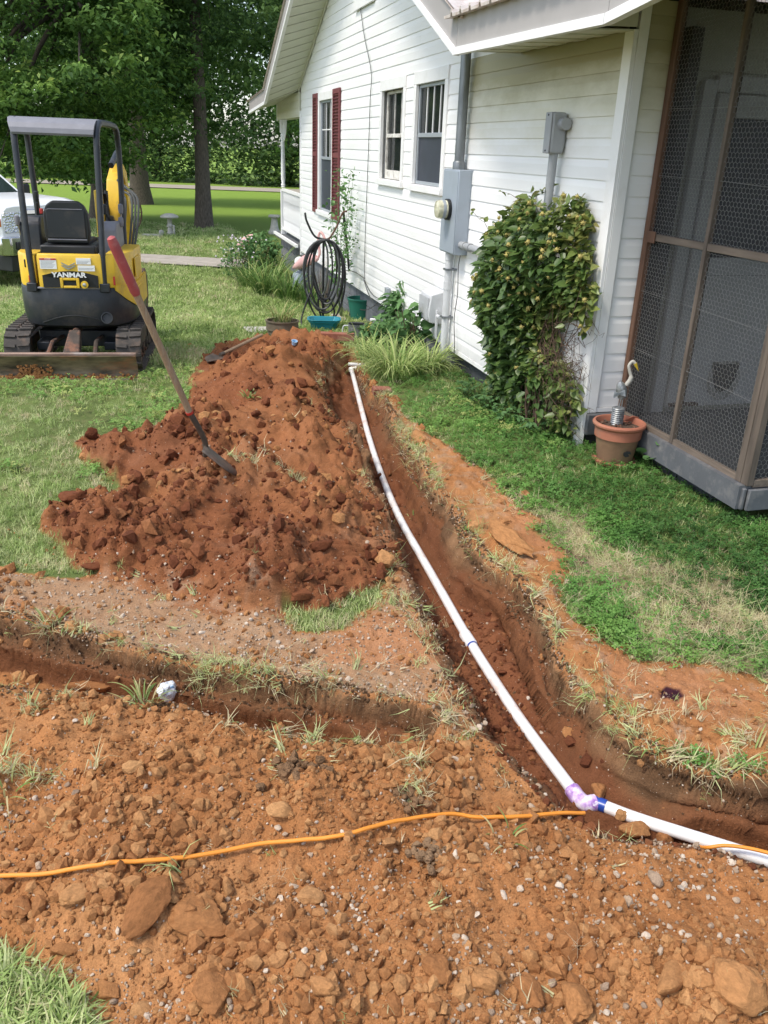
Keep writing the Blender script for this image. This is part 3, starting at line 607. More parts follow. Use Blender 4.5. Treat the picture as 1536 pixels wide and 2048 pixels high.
# cores
wl_ = MB()
SG = [(8.34, Z0 - .02), (17.2, Z0 - .02), (17.2, 3.05)] + [(s, zl(s)) for s in (16, 14, 12.42)] + [(8.34, zr(8.34))]
def core_seg(a, b, z0, z1): wl_.box((.004, a, z0), (.14, b, z1))
core_seg(8.34, 8.87, Z0 - .02, 2.72)
for a, b, k in ((8.87, 10.02, 'w3'), (10.345, 11.46, 'w2'), (14.28, 15.47, 'w1')):
    w_ = WIN[k]; core_seg(a, b, Z0 - .02, w_[2] + .06); core_seg(a, b, w_[3] - .06, 2.72)
for a, b in ((10.02, 10.345), (11.46, 14.28), (15.47, 17.2)): core_seg(a, b, Z0 - .02, 2.72)
wl_.prism([(7.3, 2.72), (17.2, 2.72), (17.2, 3.05), (12.42, zl(12.42)), (7.3, 2.81)], .0041, .14, 'x')
wl_.box((.004, 5.42, Z0 - .02), (.14, 8.338, 2.72)); wl_.box((.142, 5.424, .1), (.34, 5.52, 2.9))
wl_.build('wall_sheathing', MAT['trim_white'], house)
ib = MB(); ib.box((1.6, 8.3, -.5), (1.7, 17.1, 2.9)); ib.box((.145, 8.3, -.5), (1.598, 8.4, 2.9)); ib.box((.145, 17.0, -.5), (1.598, 17.1, 2.9)); ib.box((.145, 8.4, -.1), (1.598, 17, -.05)); ib.box((.145, 8.402, 2.75), (1.598, 17, 2.85))
ib.build('inner_wall', MAT['dark_inside'], house)
# gable wall boards
row = 0; z = Z0
while z < 5.0:
    lo, hi = 8.37, 17.16
    if z + LAP > 2.75:
        lo = max(7.2 if z > 2.86 else 8.37, 7.1 + (z + LAP * .5 - 2.72) / .45); hi = min(17.16, 17.34 - (z + LAP * .5 - 2.99) / .437)
    if hi - lo < .1: break
    holes = [(w_[0] + .003, w_[1] - .003) for w_ in WIN.values() if z + LAP * .6 > w_[2] and z + LAP * .4 < w_[3]]
    js = [12.95 - .95 * (row % 3) * ((row % 2) * 2 - 1), 16.1 if row % 2 else 9.9]
    for a, b in cut(lo, hi, holes):
        cuts = sorted([a, b] + [j for j in js if a + .3 < j < b - .3])
        for p_, q_ in zip(cuts[:-1], cuts[1:]): siding(p_, q_ - (.002 if q_ != b else 0), z, LAP)
    z += LAP; row += 1
# rear addition boards, same wall plane but closed off by a corner channel
z = Z0; row = 0
while z < 2.74:
    siding(5.505, 8.325, z, LAP, mat='vinyl_algae_shade'); z += LAP; row += 1
# short return wall that faces the camera, and the back wall behind the screen
z = .30
while z < 3.05:
    siding_b(.08, .30, 5.42, z, LAP, 'vinyl_algae_shade')
    z += LAP
z = .28
while z < 2.78:
    siding_b(.44, .50, 5.42, z, LAP, 'vinyl_aged'); siding_b(1.72, 3.4, 5.42, z, LAP, 'vinyl_aged')
    if z > 2.5: siding_b(.50, 1.72, 5.42, z, LAP, 'vinyl_aged')
    z += LAP
MB().box((3.4, 5.43, .2), (.145 + .2, 5.53, 2.9)).build('porch_back_wall', MAT['vinyl_aged'], house)
# corner posts and channels
c = MB(); c.box((-.024, 5.392, .0), (.006, 5.505, 2.75)); c.box((.0, 5.390, .0), (.004, 5.394, 2.7)); c.build('corner_post', MAT['trim_white'], house, bev=.003)
c = MB(); c.box((.008, 5.390, .265), (.08, 5.43, 3.05)); c.build('corner_post', MAT['trim_white'], house, bev=.003)
c = MB(); c.box((-.022, 8.328, Z0 - .03), (.003, 8.366, 2.8)); c.build('joint_channel', MAT['trim_white'], house, bev=.002)
c = MB(); c.box((-.024, 17.162, Z0 - .1), (.04, 17.26, 2.62)); c.build('corner_post', MAT['trim_white'], house, bev=.003)
c = MB(); c.box((-.02, 8.366, Z0 - .028), (.003, 17.16, Z0 - .002)); c.build('starter_strip', MAT['trim_white'], house)
c = MB(); c.box((-.02, 5.505, Z0 - .040), (.003, 8.328, Z0 - .002)); c.build('starter_strip', MAT['trim_white'], house)
c = MB(); c.box((.08, 5.395, .268), (.30, 5.42, .298)); c.build('starter_strip', MAT['trim_white'], house)
# foundation blocks
def blocks(x0, x1, ya, yb, zt, zb, mat, L=.4, Hh=.2, face='x'):
    z = zt; r_2 = 0
    while z > zb:
        y = ya - (L / 2 if r_2 % 2 else 0)
        while y < yb - .01:
            a = max(y, ya) + .004; b = min(y + L, yb) - .004
            if b - a > .03:
                m = MB(); d = random.uniform(-.002, .002)
                if face == 'x': m.box((x0 + d, a, z - Hh + .005), (x1, b, z - .005))
                else: m.box((a, x0 + d, z - Hh + .005), (b, x1, z - .005))
                m.build('foundation_block', MAT[mat], house, bev=.004, seg=1)
            y += L
        z -= Hh; r_2 += 1
blocks(.045, .2, 8.35, 17.2, Z0 - .03, -.72, 'block_grey')
blocks(.045, .2, 5.45, 8.35, Z0 - .04, -.25, 'block_dark')
MB().box((.06, 5.46, -.8), (.19, 17.19, Z0 - .035)).build('mortar', MAT['concrete'], house)
MB().box((.0, 5.36, .1), (.30, 5.5, .262)).build('step_ledge', MAT['deck_grey'], house, bev=.01)
# ---- windows
def window(key, style):
    y0, y1, z0, z1 = WIN[key]; w = MB()
    jamb = .09 if style != 'small' else .085; head = .125; sill = .075
    # casing
    w.box((-.03, y0, z1 - head), (.01, y1, z1)); w.box((-.03, y0, z0 + sill), (.01, y0 + jamb, z1 - head - .001)); w.box((-.03, y1 - jamb, z0 + sill), (.01, y1, z1 - head - .001))
    win = w.build('window', MAT['trim_white'], house, bev=.004)
    a, b, lo, hi = y0 + jamb, y1 - jamb, z0 + sill, z1 - head
    MB().box((-.06, y0 - .015, z0), (.02, y1 + .015, z0 + sill - .003)).build('window_sill', MAT['trim_white'], win, bev=.006)
    mid = (lo + hi) / 2 if style != 'tall' else lo + (hi - lo) * .49
    fm = 'old_paint' if style == 'small' else 'alu'; e = .035
    fr = MB()
    xf = .012 if style != 'small' else .045
    fr.box((xf, a, lo), (xf + .035, a + e, hi)); fr.box((xf, b - e, lo), (xf + .035, b, hi)); fr.box((xf, a + e, hi - e), (xf + .035, b - e, hi)); fr.box((xf, a + e, lo), (xf + .035, b - e, lo + e * (1 if style != 'small' else 3)))
    fr.box((xf - .004, a + e, mid - .022), (xf + .034, b - e, mid + .022))
    fr.build('sash_frame', MAT[fm], win, bev=.003)
    nm = {'small': 2, 'double': 3, 'tall': 2}[style]
    for k in range(nm):
        yc = a + e + (b - a - 2 * e) * (k + 1) / (nm + 1)
        MB().box((xf + .012, yc - .009, mid + .022), (xf + .03, yc + .009, hi - e)).build('muntin', MAT['old_paint' if style == 'small' else 'trim_white'], win)
    if style == 'tall':
        zc = (mid + hi) / 2; MB().box((xf + .013, a + e, zc - .008), (xf + .029, b - e, zc + .008)).build('muntin', MAT['trim_white'], win)
    MB().box((xf + .02, a + e, mid + .02), (xf + .024, b - e, hi - e)).build('pane', MAT['glass'], win)
    MB().box((xf + (.016 if style != 'small' else .024), a + e, lo + e), (xf + .019 + (.009 if style == 'small' else 0), b - e, mid - .022)).build('pane', MAT['flyscreen' if style != 'small' else 'glass'], win)
    return win
GL = N_('window_glass')
GL.b.inputs['Base Color'].default_value = (.03, .035, .035, 1); GL.b.inputs['Roughness'].default_value = .06; GL.b.inputs['Alpha'].default_value = .55; MAT['glass'] = GL.m
w1, w2, w3 = window('w1', 'tall'), window('w2', 'small'), window('w3', 'double')
def curtain(win, ya, yb, lo, hi, name='curtain', x=.12, folds=6, mat='curtain'):
    v = []; n = folds * 8
    for k in range(n + 1):
        t = k / n; v += [(x + .012 * math.sin(t * folds * 6.283), ya + (yb - ya) * t, lo), (x + .012 * math.sin(t * folds * 6.283 + .4), ya + (yb - ya) * t, hi)]
    me = bpy.data.meshes.new(name); me.from_pydata(v, [], [(2 * k, 2 * k + 2, 2 * k + 3, 2 * k + 1) for k in range(n)]); return link(name, me, MAT[mat], win)
curtain(w1, 14.4, 15.35, 1.9, 2.7, folds=9); curtain(w2, 10.45, 10.85, 1.7, 2.66, folds=5, x=.1)
bl = MB()
for k in range(30): bl.box((.10, 8.98, 2.15 + k * .018), (.112, 9.45, 2.163 + k * .018))
bl.build('blind', MAT['curtain'], w3)
# shutters with louvres
for (a, b) in ((13.76, 14.25), (15.49, 15.88)):
    m = MB(); z0_, z1_ = .945, 2.84; e = .05
    m.box((-.045, a, z0_), (-.018, a + e, z1_)); m.box((-.045, b - e, z0_), (-.018, b, z1_))
    for zz in (z0_, (z0_ + z1_) / 2 - .03, z1_ - .07): m.box((-.0445, a + e, zz), (-.018, b - e, zz + .07))
    m.box((-.0225, a + e, z0_ + .07), (-.0185, b - e, z1_ - .07)); sh = m.build('shutter', MAT['shutter'], house, bev=.003)
    n = 38
    for k in range(n):
        zz = z0_ + .075 + (z1_ - z0_ - .15) * (k + .5) / n
        if abs(zz - ((z0_ + z1_) / 2 + .005)) < .045: continue
        mm = Matrix.Translation((-.034, 0, zz)) @ Matrix.Rotation(R(35), 4, 'Y')
        MB().box((-.014, a + e, -.003), (.014, b - e, .003), mm).build('louvre', MAT['shutter'], sh)
# ---- roofs. overhang of .58 beyond the gable wall
OV = -.58
def plate(name, pts, mat, t=.012, parent=house):
    """thin closed board from 4 corner points"""
    p = [Vector(q_) for q_ in pts]; n = (p[1] - p[0]).cross(p[-1] - p[0]).normalized() * t
    v = p + [q_ + n for q_ in p]; k = len(p)
    f = [tuple(range(k))[::-1], tuple(range(k, 2 * k))] + [(i, (i + 1) % k, k + (i + 1) % k, k + i) for i in range(k)]
    return MB().add(v, f).build(name, MAT[mat], parent)
PK = 12.42; ZPK = zl(PK) + .0
def rake(name, s0, z0_, s1, z1_, hgt=.2):
    plate(name, [(OV, s0, z0_), (OV, s1, z1_), (OV, s1, z1_ + hgt), (OV, s0, z0_ + hgt)], 'fascia', .02)
    plate('fascia_trim', [(OV - .022, s0, z0_ - .035), (OV - .022, s1, z1_ - .035), (OV - .022, s1, z1_ + .018), (OV - .022, s0, z0_ + .018)], 'trim_white', .05)
ZT = 2.76 + .43 * (17.87 - PK)
rake('fascia_board', PK, ZT, 17.87, 2.76, .26); rake('fascia_board', 17.87, 2.76, 20.3, 2.655, .22)
rake('fascia_board', 7.125, 2.74, PK, ZT, .27)
rake('fascia_board', 4.72, 2.70, 7.12, 2.745, .235); rake('fascia_board', 3.0, 2.90, 4.715, 2.70, .2)
# soffits
def soffit_strips(A, B, C_, D_, n, mat='soffit'):
    """A-B outer edge, D-C inner edge: boards laid across the overhang"""
    A, B, C_, D_ = map(Vector, (A, B, C_, D_))
    for k in range(n):
        t0, t1 = k / n + .001, (k + 1) / n - .001; tm_ = (k + .55) / n
        p = [A.lerp(B, t0), A.lerp(B, t1), D_.lerp(C_, t1), D_.lerp(C_, t0)]
        if k % 2: p = [q_ + Vector((0, 0, .006)) for q_ in p]
        plate('soffit_board', p, mat, .008)
soffit_strips((OV + .012, PK, ZT), (OV + .012, 17.85, 2.765), (-.019, 17.33, 2.995), (-.019, PK, zl(PK)), 46)
soffit_strips((OV + .012, 17.87, 2.765), (OV + .012, 20.3, 2.66), (.3, 20.3, 2.93), (-.019, 17.35, 2.985), 10)
soffit_strips((OV + .012, 7.14, 2.745), (OV + .012, PK, ZT), (-.019, PK, ZPK), (-.019, 7.14, 2.76), 30)
soffit_strips((OV + .012, 5.30, 2.715), (OV + .012, 7.12, 2.75), (-.019, 7.12, 2.77), (-.019, 5.40, 2.75), 11)
c = MB(); c.prism([(17.33, 2.93), (17.36, 2.985), (PK, zl(PK) + .0), (PK, zl(PK) - .05)], -.03, -.0195, 'x'); c.build('rake_channel', MAT['vinyl_aged'], house)
# corrugated metal roofing
def ribbed(name, origin, du, dv, nu, nv, pitch=.23, rib=.018, w=.035, parent=house):
    """sheet spanned by du (across ribs, length nu) and dv (along ribs, length nv)"""
    o = Vector(origin); du = Vector(du).normalized(); dv = Vector(dv).normalized(); n = du.cross(dv).normalized()
    if n.z < 0: n = -n
    prof = []; u = 0
    while u < nu:
        for a, h in ((0, 0), (pitch - w, 0), (pitch - w * .75, rib), (pitch - w * .25, rib)): prof.append((min(u + a, nu), h))
        u += pitch
    v = []
    for vv in (0, nv): v += [o + du * a + dv * vv + n * h for a, h in prof]
    v += [p - n * .02 for p in v]; k = len(prof); f = []
    for i in range(k - 1): f += [(i, i + 1, k + i + 1, k + i), (2 * k + i, 3 * k + i, 3 * k + i + 1, 2 * k + i + 1), (i, 2 * k + i, 2 * k + i + 1, i + 1), (k + i, k + i + 1, 3 * k + i + 1, 3 * k + i)]
    me = bpy.data.meshes.new(name); me.from_pydata(v, [], f); return link(name, me, MAT['roof_metal'], parent)
ribbed('roof_sheet', (OV - .03, 18.0, 3.0), (1, 0, 0), (0, -1, .43), 7, (18 - PK) * 1.09)
ribbed('roof_sheet', (OV - .03, 20.6, 2.88), (1, 0, 0), (0, -1, .045), 7, 2.65)
ribbed('roof_sheet', (OV - .03, 7.0, 2.965), (1, 0, 0), (0, 1, .45), 7, (PK - 7) * 1.09)
ribbed('roof_sheet', (OV - .075, 7.25, 2.985), (0, -1, -.012), (1, 0, .12), 4.6, 5, pitch=.2, rib=.03, w=.05)
# addition ceiling and porch ceiling keep the light out
MB().box((.26, 3.7, 3.02), (3.6, 5.4, 3.06)).build('porch_ceiling', MAT['wood_red'], house)
plate('soffit_board', [(OV + .012, 5.295, 2.73), (-.02, 5.385, 2.76), (-.02, 5.385, 3.03), (OV + .012, 5.295, 3.0)], 'vinyl_aged', .012)
plate('soffit_board', [(OV + .012, 5.29, 2.98), (.33, 5.38, 3.03), (.33, 3.7, 3.03), (OV + .012, 3.7, 2.98)], 'vinyl_aged', .01)
MB().box((.2, 5.4, 2.92), (5, 8.3, 2.96)).build('ceiling', MAT['dark_inside'], house)
MB().box((5.0, 5.4, -.5), (5.1, 17.2, 3.1)).build('rear_wall', MAT['vinyl'], house)
# service entrance of front porch: beam, posts, railing, deck
fr = MB(); fr.box((-.02, 17.27, 2.52), (.2, 19.95, 2.93)); fr.build('porch_beam', MAT['vinyl_aged'], house, bev=.004)
z = 2.55
for k in range(3): siding(17.28, 19.93, z, .125, mat='vinyl_aged').location.x = -.02; z += .125
MB().box((-.045, 19.9, 2.5), (-.02, 19.96, 2.93)).build('beam_trim', MAT['trim_white'], house)
MB().box((-.10, 17.27, .12), (2.5, 20.2, .21)).build('porch_deck', MAT['deck_grey'], house, bev=.01)
MB().box((-.11, 17.262, .16), (-.06, 20.2, .215)).build('deck_edge', MAT['trim_white'], house)
blocks(.045, .2, 17.25, 20.1, .115, -.65, 'block_grey')
def turned_post(n, s, z0_, z1_, parent=house):
    h = z1_ - z0_; pr = [(.06, 0), (.06, h * .42), (.035, h * .425), (.05, h * .44), (.035, h * .455), (.048, h * .5), (.042, h * .7), (.038, h * .85), (.05, h * .87), (.035, h * .885), (.06, h * .89), (.06, h)]
    m = MB(); m.box((n - .055, s - .055, z0_), (n + .055, s + .055, z0_ + h * .4)); m.lathe([(r, z0_ + z_) for r, z_ in pr[1:11]], 12, TM((n, s, 0))); m.box((n - .055, s - .055, z0_ + h * .89), (n + .055, s + .055, z1_))
    return m.build('porch_post', MAT['trim_white'], parent, smooth=True)
turned_post(.03, 19.6, .21, 2.52)
rl = MB(); rl.box((-.01, 17.28, 1.1), (.06, 19.55, 1.16)); rl.box((0, 17.28, .3), (.05, 19.55, .36)); rail = rl.build('porch_railing', MAT['trim_white'], house, bev=.004)
bal = MB(); bal.lathe([(.018, .36), (.018, .5), (.012, .52), (.024, .6), (.026, .7), (.014, .82), (.012, .9), (.018, .92), (.018, 1.1)], 8); b0_ = None
for k in range(17):
    yk = 17.37 + k * .13
    if b0_ is None: b0_ = bal.build('baluster', MAT['trim_white'], rail, smooth=True, loc=(.025, yk, 0))
    else: link('baluster', b0_.data, None, rail, (.025, yk, 0))
# fan bracket
br = MB()
for rr_ in (.42, .14):
    br.tube([(.03, 19.54 - rr_ * math.sin(a_), 2.52 - rr_ * math.cos(a_)) for a_ in np.linspace(0, math.pi / 2, 9)], .014, 6)
for a_ in np.linspace(.1, math.pi / 2 - .1, 7): br.tube([(.03, 19.54 - .14 * math.sin(a_), 2.52 - .14 * math.cos(a_)), (.03, 19.54 - .41 * math.sin(a_), 2.52 - .41 * math.cos(a_))], .008, 5)
br.build('porch_bracket', MAT['trim_white'], house)
turned_post(2.2, 19.6, .21, 2.52)
# ---- screened back porch. screen plane x=.30, from s=5.40 to 3.94, then turns into +x
PF = .30; SC = 3.94
MB().box((.22, SC - .04, .10), (3.5, 5.38, .25)).build('porch_floor', MAT['deck_grey'], house)
MB().box((PF - .06, SC - .06, .10), (PF - .035, 5.36, .235)).build('rim_board', MAT['deck_grey'], house, bev=.006)
MB().box((PF - .035, SC - .085, .10), (3.5, SC - .06, .235)).build('rim_board', MAT['deck_grey'], house, bev=.006)
blocks(PF + .02, PF + .17, SC + .3, 5.0, .095, -.25, 'block_dark')
def frame_piece(name, a, b, mat): return MB().box(a, b).build(name, MAT[mat], house, bev=.004)
x0, x1 = PF - .045, PF
frame_piece('screen_post', (x0, 5.335, .25), (x1, 5.392, 3.0), 'wood_red')
frame_piece('screen_post', (x0, 4.672, .25), (x1 - .002, 4.706, 3.0), 'wood_grey')
frame_piece('screen_post', (x0, SC + .005, .25), (x1, SC + .06, 3.0), 'wood_grey')
frame_piece('screen_post', (x0, SC - .058, .25), (x1, SC + .002, 3.0), 'wood_grey')
for a, b in ((5.333, 4.708), (4.670, SC + .062)):
    frame_piece('screen_rail', (x0 + .004, b, .237), (x1, a, .285), 'wood_grey_h')
    frame_piece('screen_rail', (x0 + .004, b, 1.50), (x1, a, 1.545), 'wood_grey_h')
    frame_piece('screen_rail', (x0 + .004, b, 2.94), (x1, a, 3.0), 'wood_red')
frame_piece('screen_rail', (x1 + .002, SC - .055, .237), (3.3, SC - .012, .285), 'wood_grey_h')
frame_piece('screen_rail', (x1 + .002, SC - .055, 1.50), (3.3, SC - .012, 1.545), 'wood_grey_h')
frame_piece('screen_post', (1.3, SC - .053, .286), (1.34, SC - .014, 2.8), 'wood_grey')
frame_piece('screen_clip', (x0 - .008, 5.24, 1.485), (x0 + .003, 5.33, 1.56), 'wood_red')
# fly screen: a fine dark gauze
fs = N_('fly_gauze'); fs.b.inputs['Base Color'].default_value = (.03, .03, .032, 1); fs.b.inputs['Roughness'].default_value = .9; fs.b.inputs['Alpha'].default_value = .4
MAT['gauze'] = fs.m
MB().box((PF - .012, SC + .062, .286), (PF - .0115, 5.333, 2.94)).build('fly_screen', fs.m, house)
MB().box((PF + .002, SC - .03, .286), (3.2, SC - .0295, 2.74)).build('fly_screen', fs.m, house)
# hexagonal chicken wire
def hexwire(ya, yb, za, zb, x=None, y=None, r=.0007, cell=.034, name='chicken_wire'):
    v = []; f = []; w = cell; h = cell * .9
    def seg(p, q_):
        p = Vector(p); q_ = Vector(q_); d = (q_ - p); L = d.length; d /= L; side = Vector((-d.y, d.x)) * r
        b = len(v)
        for t in (p - side, p + side, q_ + side, q_ - side): v.append((t.x, t.y, 0))
        for t in (p - side, p + side, q_ + side, q_ - side): v.append((t.x, t.y, .0012))
        f.extend([(b, b + 1, b + 2, b + 3), (b + 4, b + 7, b + 6, b + 5), (b, b + 4, b + 5, b + 1), (b + 2, b + 6, b + 7, b + 3)])
    ri, Lu, pt_ = .0095, .017, .0265; nz = int((zb - za) / pt_) + 1; nyy = int((yb - ya) / w) + 1
    for j in range(nz + 1):
        for i in range(nyy + 1):
            cx = ya + i * w + (w / 2 if j % 2 else 0); cz = za + j * pt_
            jx, jz = random.gauss(0, .0012), random.gauss(0, .0012)
            # pointy-top cell: two slanted wires and one upright (twisted) wire per cell
            if cx < yb and cz < zb:
                seg((cx - w / 2, cz), (cx + jx, cz + ri + jz)); seg((cx + jx, cz + ri + jz), (cx + w / 2, cz)); seg((cx + w / 2, cz - Lu), (cx + w / 2, cz))
    co = np.array(v); out_ = np.zeros_like(co)
    if x is not None: out_[:, 0] = x + co[:, 2]; out_[:, 1] = co[:, 0]; out_[:, 2] = co[:, 1]
    else: out_[:, 1] = y + co[:, 2]; out_[:, 0] = co[:, 0]; out_[:, 2] = co[:, 1]
    me = npmesh(name, out_, quads=np.array(f)); return link(name, me, MAT['wire'], house)
for a, b in ((4.70, 5.335), (SC + .06, 4.672)):
    hexwire(a, b, .29, 1.5, x=PF - .03); hexwire(a, b, 1.55, 2.94, x=PF - .03)
hexwire(PF + .02, 1.3, .29, 2.7, y=SC - .04)
for zz in (.75, 1.15, 1.9, 2.3): MB().tube([(PF - .032, SC + .06, zz - .02), (PF - .032, 4.6, zz), (PF - .032, 5.333, zz + .01)], .0014, 4).build('wire_strand', MAT['wire'], house)
# porch door on the back wall (seen through the gauze): casing, door leaf with big dark pane, cat flap
door = MB(); door.box((.53, 5.375, .25), (.63, 5.415, 2.5)); door.box((1.6, 5.375, .25), (1.7, 5.415, 2.5)); door.box((.632, 5.375, 2.43), (1.598, 5.415, 2.53))
door = door.build('porch_door', MAT['trim_white'], house, bev=.004)
lf = MB(); xa, xb = .645, 1.59
lf.box((xa, 5.36, .29), (xa + .11, 5.395, 2.42)); lf.box((xb - .11, 5.36, .29), (xb, 5.395, 2.42)); lf.box((xa + .112, 5.36, 2.28), (xb - .112, 5.395, 2.42)); lf.box((xa + .112, 5.36, 1.26), (xb - .112, 5.395, 1.38))
lf.box((xa + .112, 5.362, .29), (.985, 5.395, 1.258)); lf.box((1.225, 5.362, .29), (xb - .112, 5.395, 1.258)); lf.box((.987, 5.362, .29), (1.223, 5.395, .395)); lf.box((.987, 5.362, .625), (1.223, 5.395, 1.258))
lf.build('door_leaf', MAT['trim_white'], door, bev=.003)
MB().box((xa + .112, 5.385, 1.382), (xb - .112, 5.39, 2.278)).build('pane', MAT['flyscreen'], door)
cf = MB(); cf.prism([(1.105 + .14 * math.cos(t), .50 + .17 * math.sin(t) * (1 if math.sin(t) < 0 else .78)) for t in np.linspace(0, 6.283, 24, endpoint=False)], 5.352, 5.361, 'y'); cf.build('cat_flap', MAT['old_paint'], door)
cf = MB(); cf.prism([(.995, .61), (1.215, .61), (1.20, .5), (1.16, .42), (1.1, .395), (1.04, .42), (1.005, .5)], 5.346, 5.3519, 'y'); cf.build('cat_flap_opening', MAT['black'], door)
MB().box((.66, 5.33, .30), (.9, 5.358, .325)).build('rust_strip', MAT['wood_red'], door)
frame_piece('inner_dark_strip', (.33, 5.30, .25), (.42, 5.39, 2.78), 'wood_red').data.materials[0] = MAT['black']  # black upright strip between the screen frame and the back siding

# ================================================================== PATH, ROAD
def sheet(name, pts, z_of, mat, lift=.004, n=(40, 6)):
    """ground-following strip between two polylines of equal length"""
    A, B = pts; v = []
    for i in range(n[0] + 1):
        for j in range(n[1] + 1):
            t, s = i / n[0], j / n[1]; a = np.array(A[0]) * (1 - t) + np.array(A[1]) * t; b = np.array(B[0]) * (1 - t) + np.array(B[1]) * t
            p = a * (1 - s) + b * s; v.append((p[0], p[1], z_of(p[0], p[1]) + lift))
    m = n[1] + 1; f = [(i * m + j, (i + 1) * m + j, (i + 1) * m + j + 1, i * m + j + 1) for i in range(n[0]) for j in range(n[1])]
    me = bpy.data.meshes.new(name); me.from_pydata(v, [], f); o = link(name, me, MAT[mat]); return tag(o, kind='structure')
zb_ = lambda x, y: float(gz(y)) + .035
sheet('path', (((-16, 20.4), (-2.6, 18.55)), ((-16, 22.2), (-2.6, 20.0))), zb_, 'concrete', .0)
MAT['road'] = pmat('pale_road', (.34, .30, .24), .9, var=.12, vs=.8, dirt=(.25, .2, .15), dirt_amt=.4, dirt_scale=.4)
sheet('road', (((-90, 52), (60, 57)), ((-90, 56.5), (60, 61.5))), lambda x, y: -.56, 'road')

# ================================================================== GRASS
def leaf_mat(name, cols, trans=.35, attr='tint', typ='INSTANCER', rough=.6, spec=.25):
    q = N_(name); a = q.attr(attr, typ); c = q.ramp(a.outputs['Fac'], cols)
    n = q.noise(3, 3, q.new('ShaderNodeNewGeometry').outputs['Position']); c = q.mix(1, c, q.ramp(n, [(.3, .8), (.7, 1.18)]), 'MULTIPLY')
    q.l(c, q.b.inputs['Base Color']); q.b.inputs['Roughness'].default_value = rough; q.b.inputs['Specular IOR Level'].default_value = spec
    tr = q.new('ShaderNodeBsdfTranslucent'); q.l(c, tr.inputs[0]); ms = q.new('ShaderNodeMixShader'); ms.inputs[0].default_value = trans
    q.l(q.b.outputs[0], ms.inputs[1]); q.l(tr.outputs[0], ms.inputs[2]); q.l(ms.outputs[0], q.o.inputs[0]); return q.m
MAT['grass'] = leaf_mat('grass_blades', [(0, (.12, .19, .05)), (.3, (.28, .39, .11)), (.55, (.42, .52, .19)), (.75, (.60, .63, .32)), (.88, (.58, .50, .29)), (1, (.68, .58, .38))])
MAT['clover'] = leaf_mat('clover_leaves', [(0, (.05, .12, .03)), (.5, (.12, .26, .055)), (.85, (.22, .38, .09)), (1, (.42, .45, .15))])
def tuft(seed, n, h, wd_, spread, lean, mat, segs=2):
    rs = random.Random(seed); v = []; f = []
    for _ in range(n):
        a = rs.uniform(0, 6.283); r = spread * math.sqrt(rs.random()); bx, by = r * math.cos(a), r * math.sin(a)
        d = rs.uniform(0, 6.283); L = h * rs.uniform(.55, 1.25); ln = lean * rs.uniform(.3, 1.3); w = wd_ * rs.uniform(.7, 1.2)
        dx, dy = math.cos(d), math.sin(d); px, py = -dy * w / 2, dx * w / 2; b = len(v)
        for k in range(segs + 1):
            t = k / segs; off = ln * L * t ** 1.7; zz = L * t * math.sqrt(max(.08, 1 - (min(ln, .96) * t) ** 2)) - .004; ww = (1 - t) ** .7 if k < segs else 0
            cx, cy = bx + dx * off, by + dy * off
            if k < segs: v += [(cx - px * ww, cy - py * ww, zz), (cx + px * ww, cy + py * ww, zz)]
            else: v.append((cx, cy, zz))
        for k in range(segs - 1): f.append((b + 2 * k, b + 2 * k + 1, b + 2 * k + 3, b + 2 * k + 2))
        e = b + 2 * (segs - 1); f.append((e, e + 1, e + 2))
    me = bpy.data.meshes.new('tuft'); me.from_pydata(v, [], f); me.materials.append(MAT[mat]); return me
def clover(seed, n, spread, h, s):
    rs = random.Random(seed); v = []; f = []
    for _ in range(n):
        a = rs.uniform(0, 6.28); r = spread * math.sqrt(rs.random()); cx, cy, cz = r * math.cos(a), r * math.sin(a), h * rs.uniform(.3, 1.1); rot = rs.uniform(0, 6.28)
        tx, ty = rs.uniform(-.5, .5), rs.uniform(-.5, .5); ss = s * rs.uniform(.6, 1.2)
        for j in range(3):
            aa = rot + j * 2.094; b = len(v)
            for rr_, da in ((0, 0), (.75, -.55), (1.05, -.18), (1.05, .18), (.75, .55)):
                x_, y_ = rr_ * ss * math.cos(aa + da), rr_ * ss * math.sin(aa + da); v.append((cx + x_, cy + y_, cz + x_ * tx + y_ * ty))
            f.append((b, b + 1, b + 2, b + 3, b + 4))
    me = bpy.data.meshes.new('clover'); me.from_pydata(v, [], f); me.materials.append(MAT['clover']); return me
def in_house(x, y, m=.02):
    n = x * NN[0] + y * NN[1] - WALL; s = x * D1[0] + y * D1[1]
    return ((n > m) & (s > 5.4)) | ((n > PF - m) & (s > SC)) | ((n > -.1) & (s > 17.2))
def in_path(x, y): t = (x + 16) / 13.4; return (y > 20.4 - 1.85 * t) & (y < 22.2 - 2.2 * t) & (x < -2.6)
TREES = [(-10.0, 34.0), (-6.2, 28.7)]
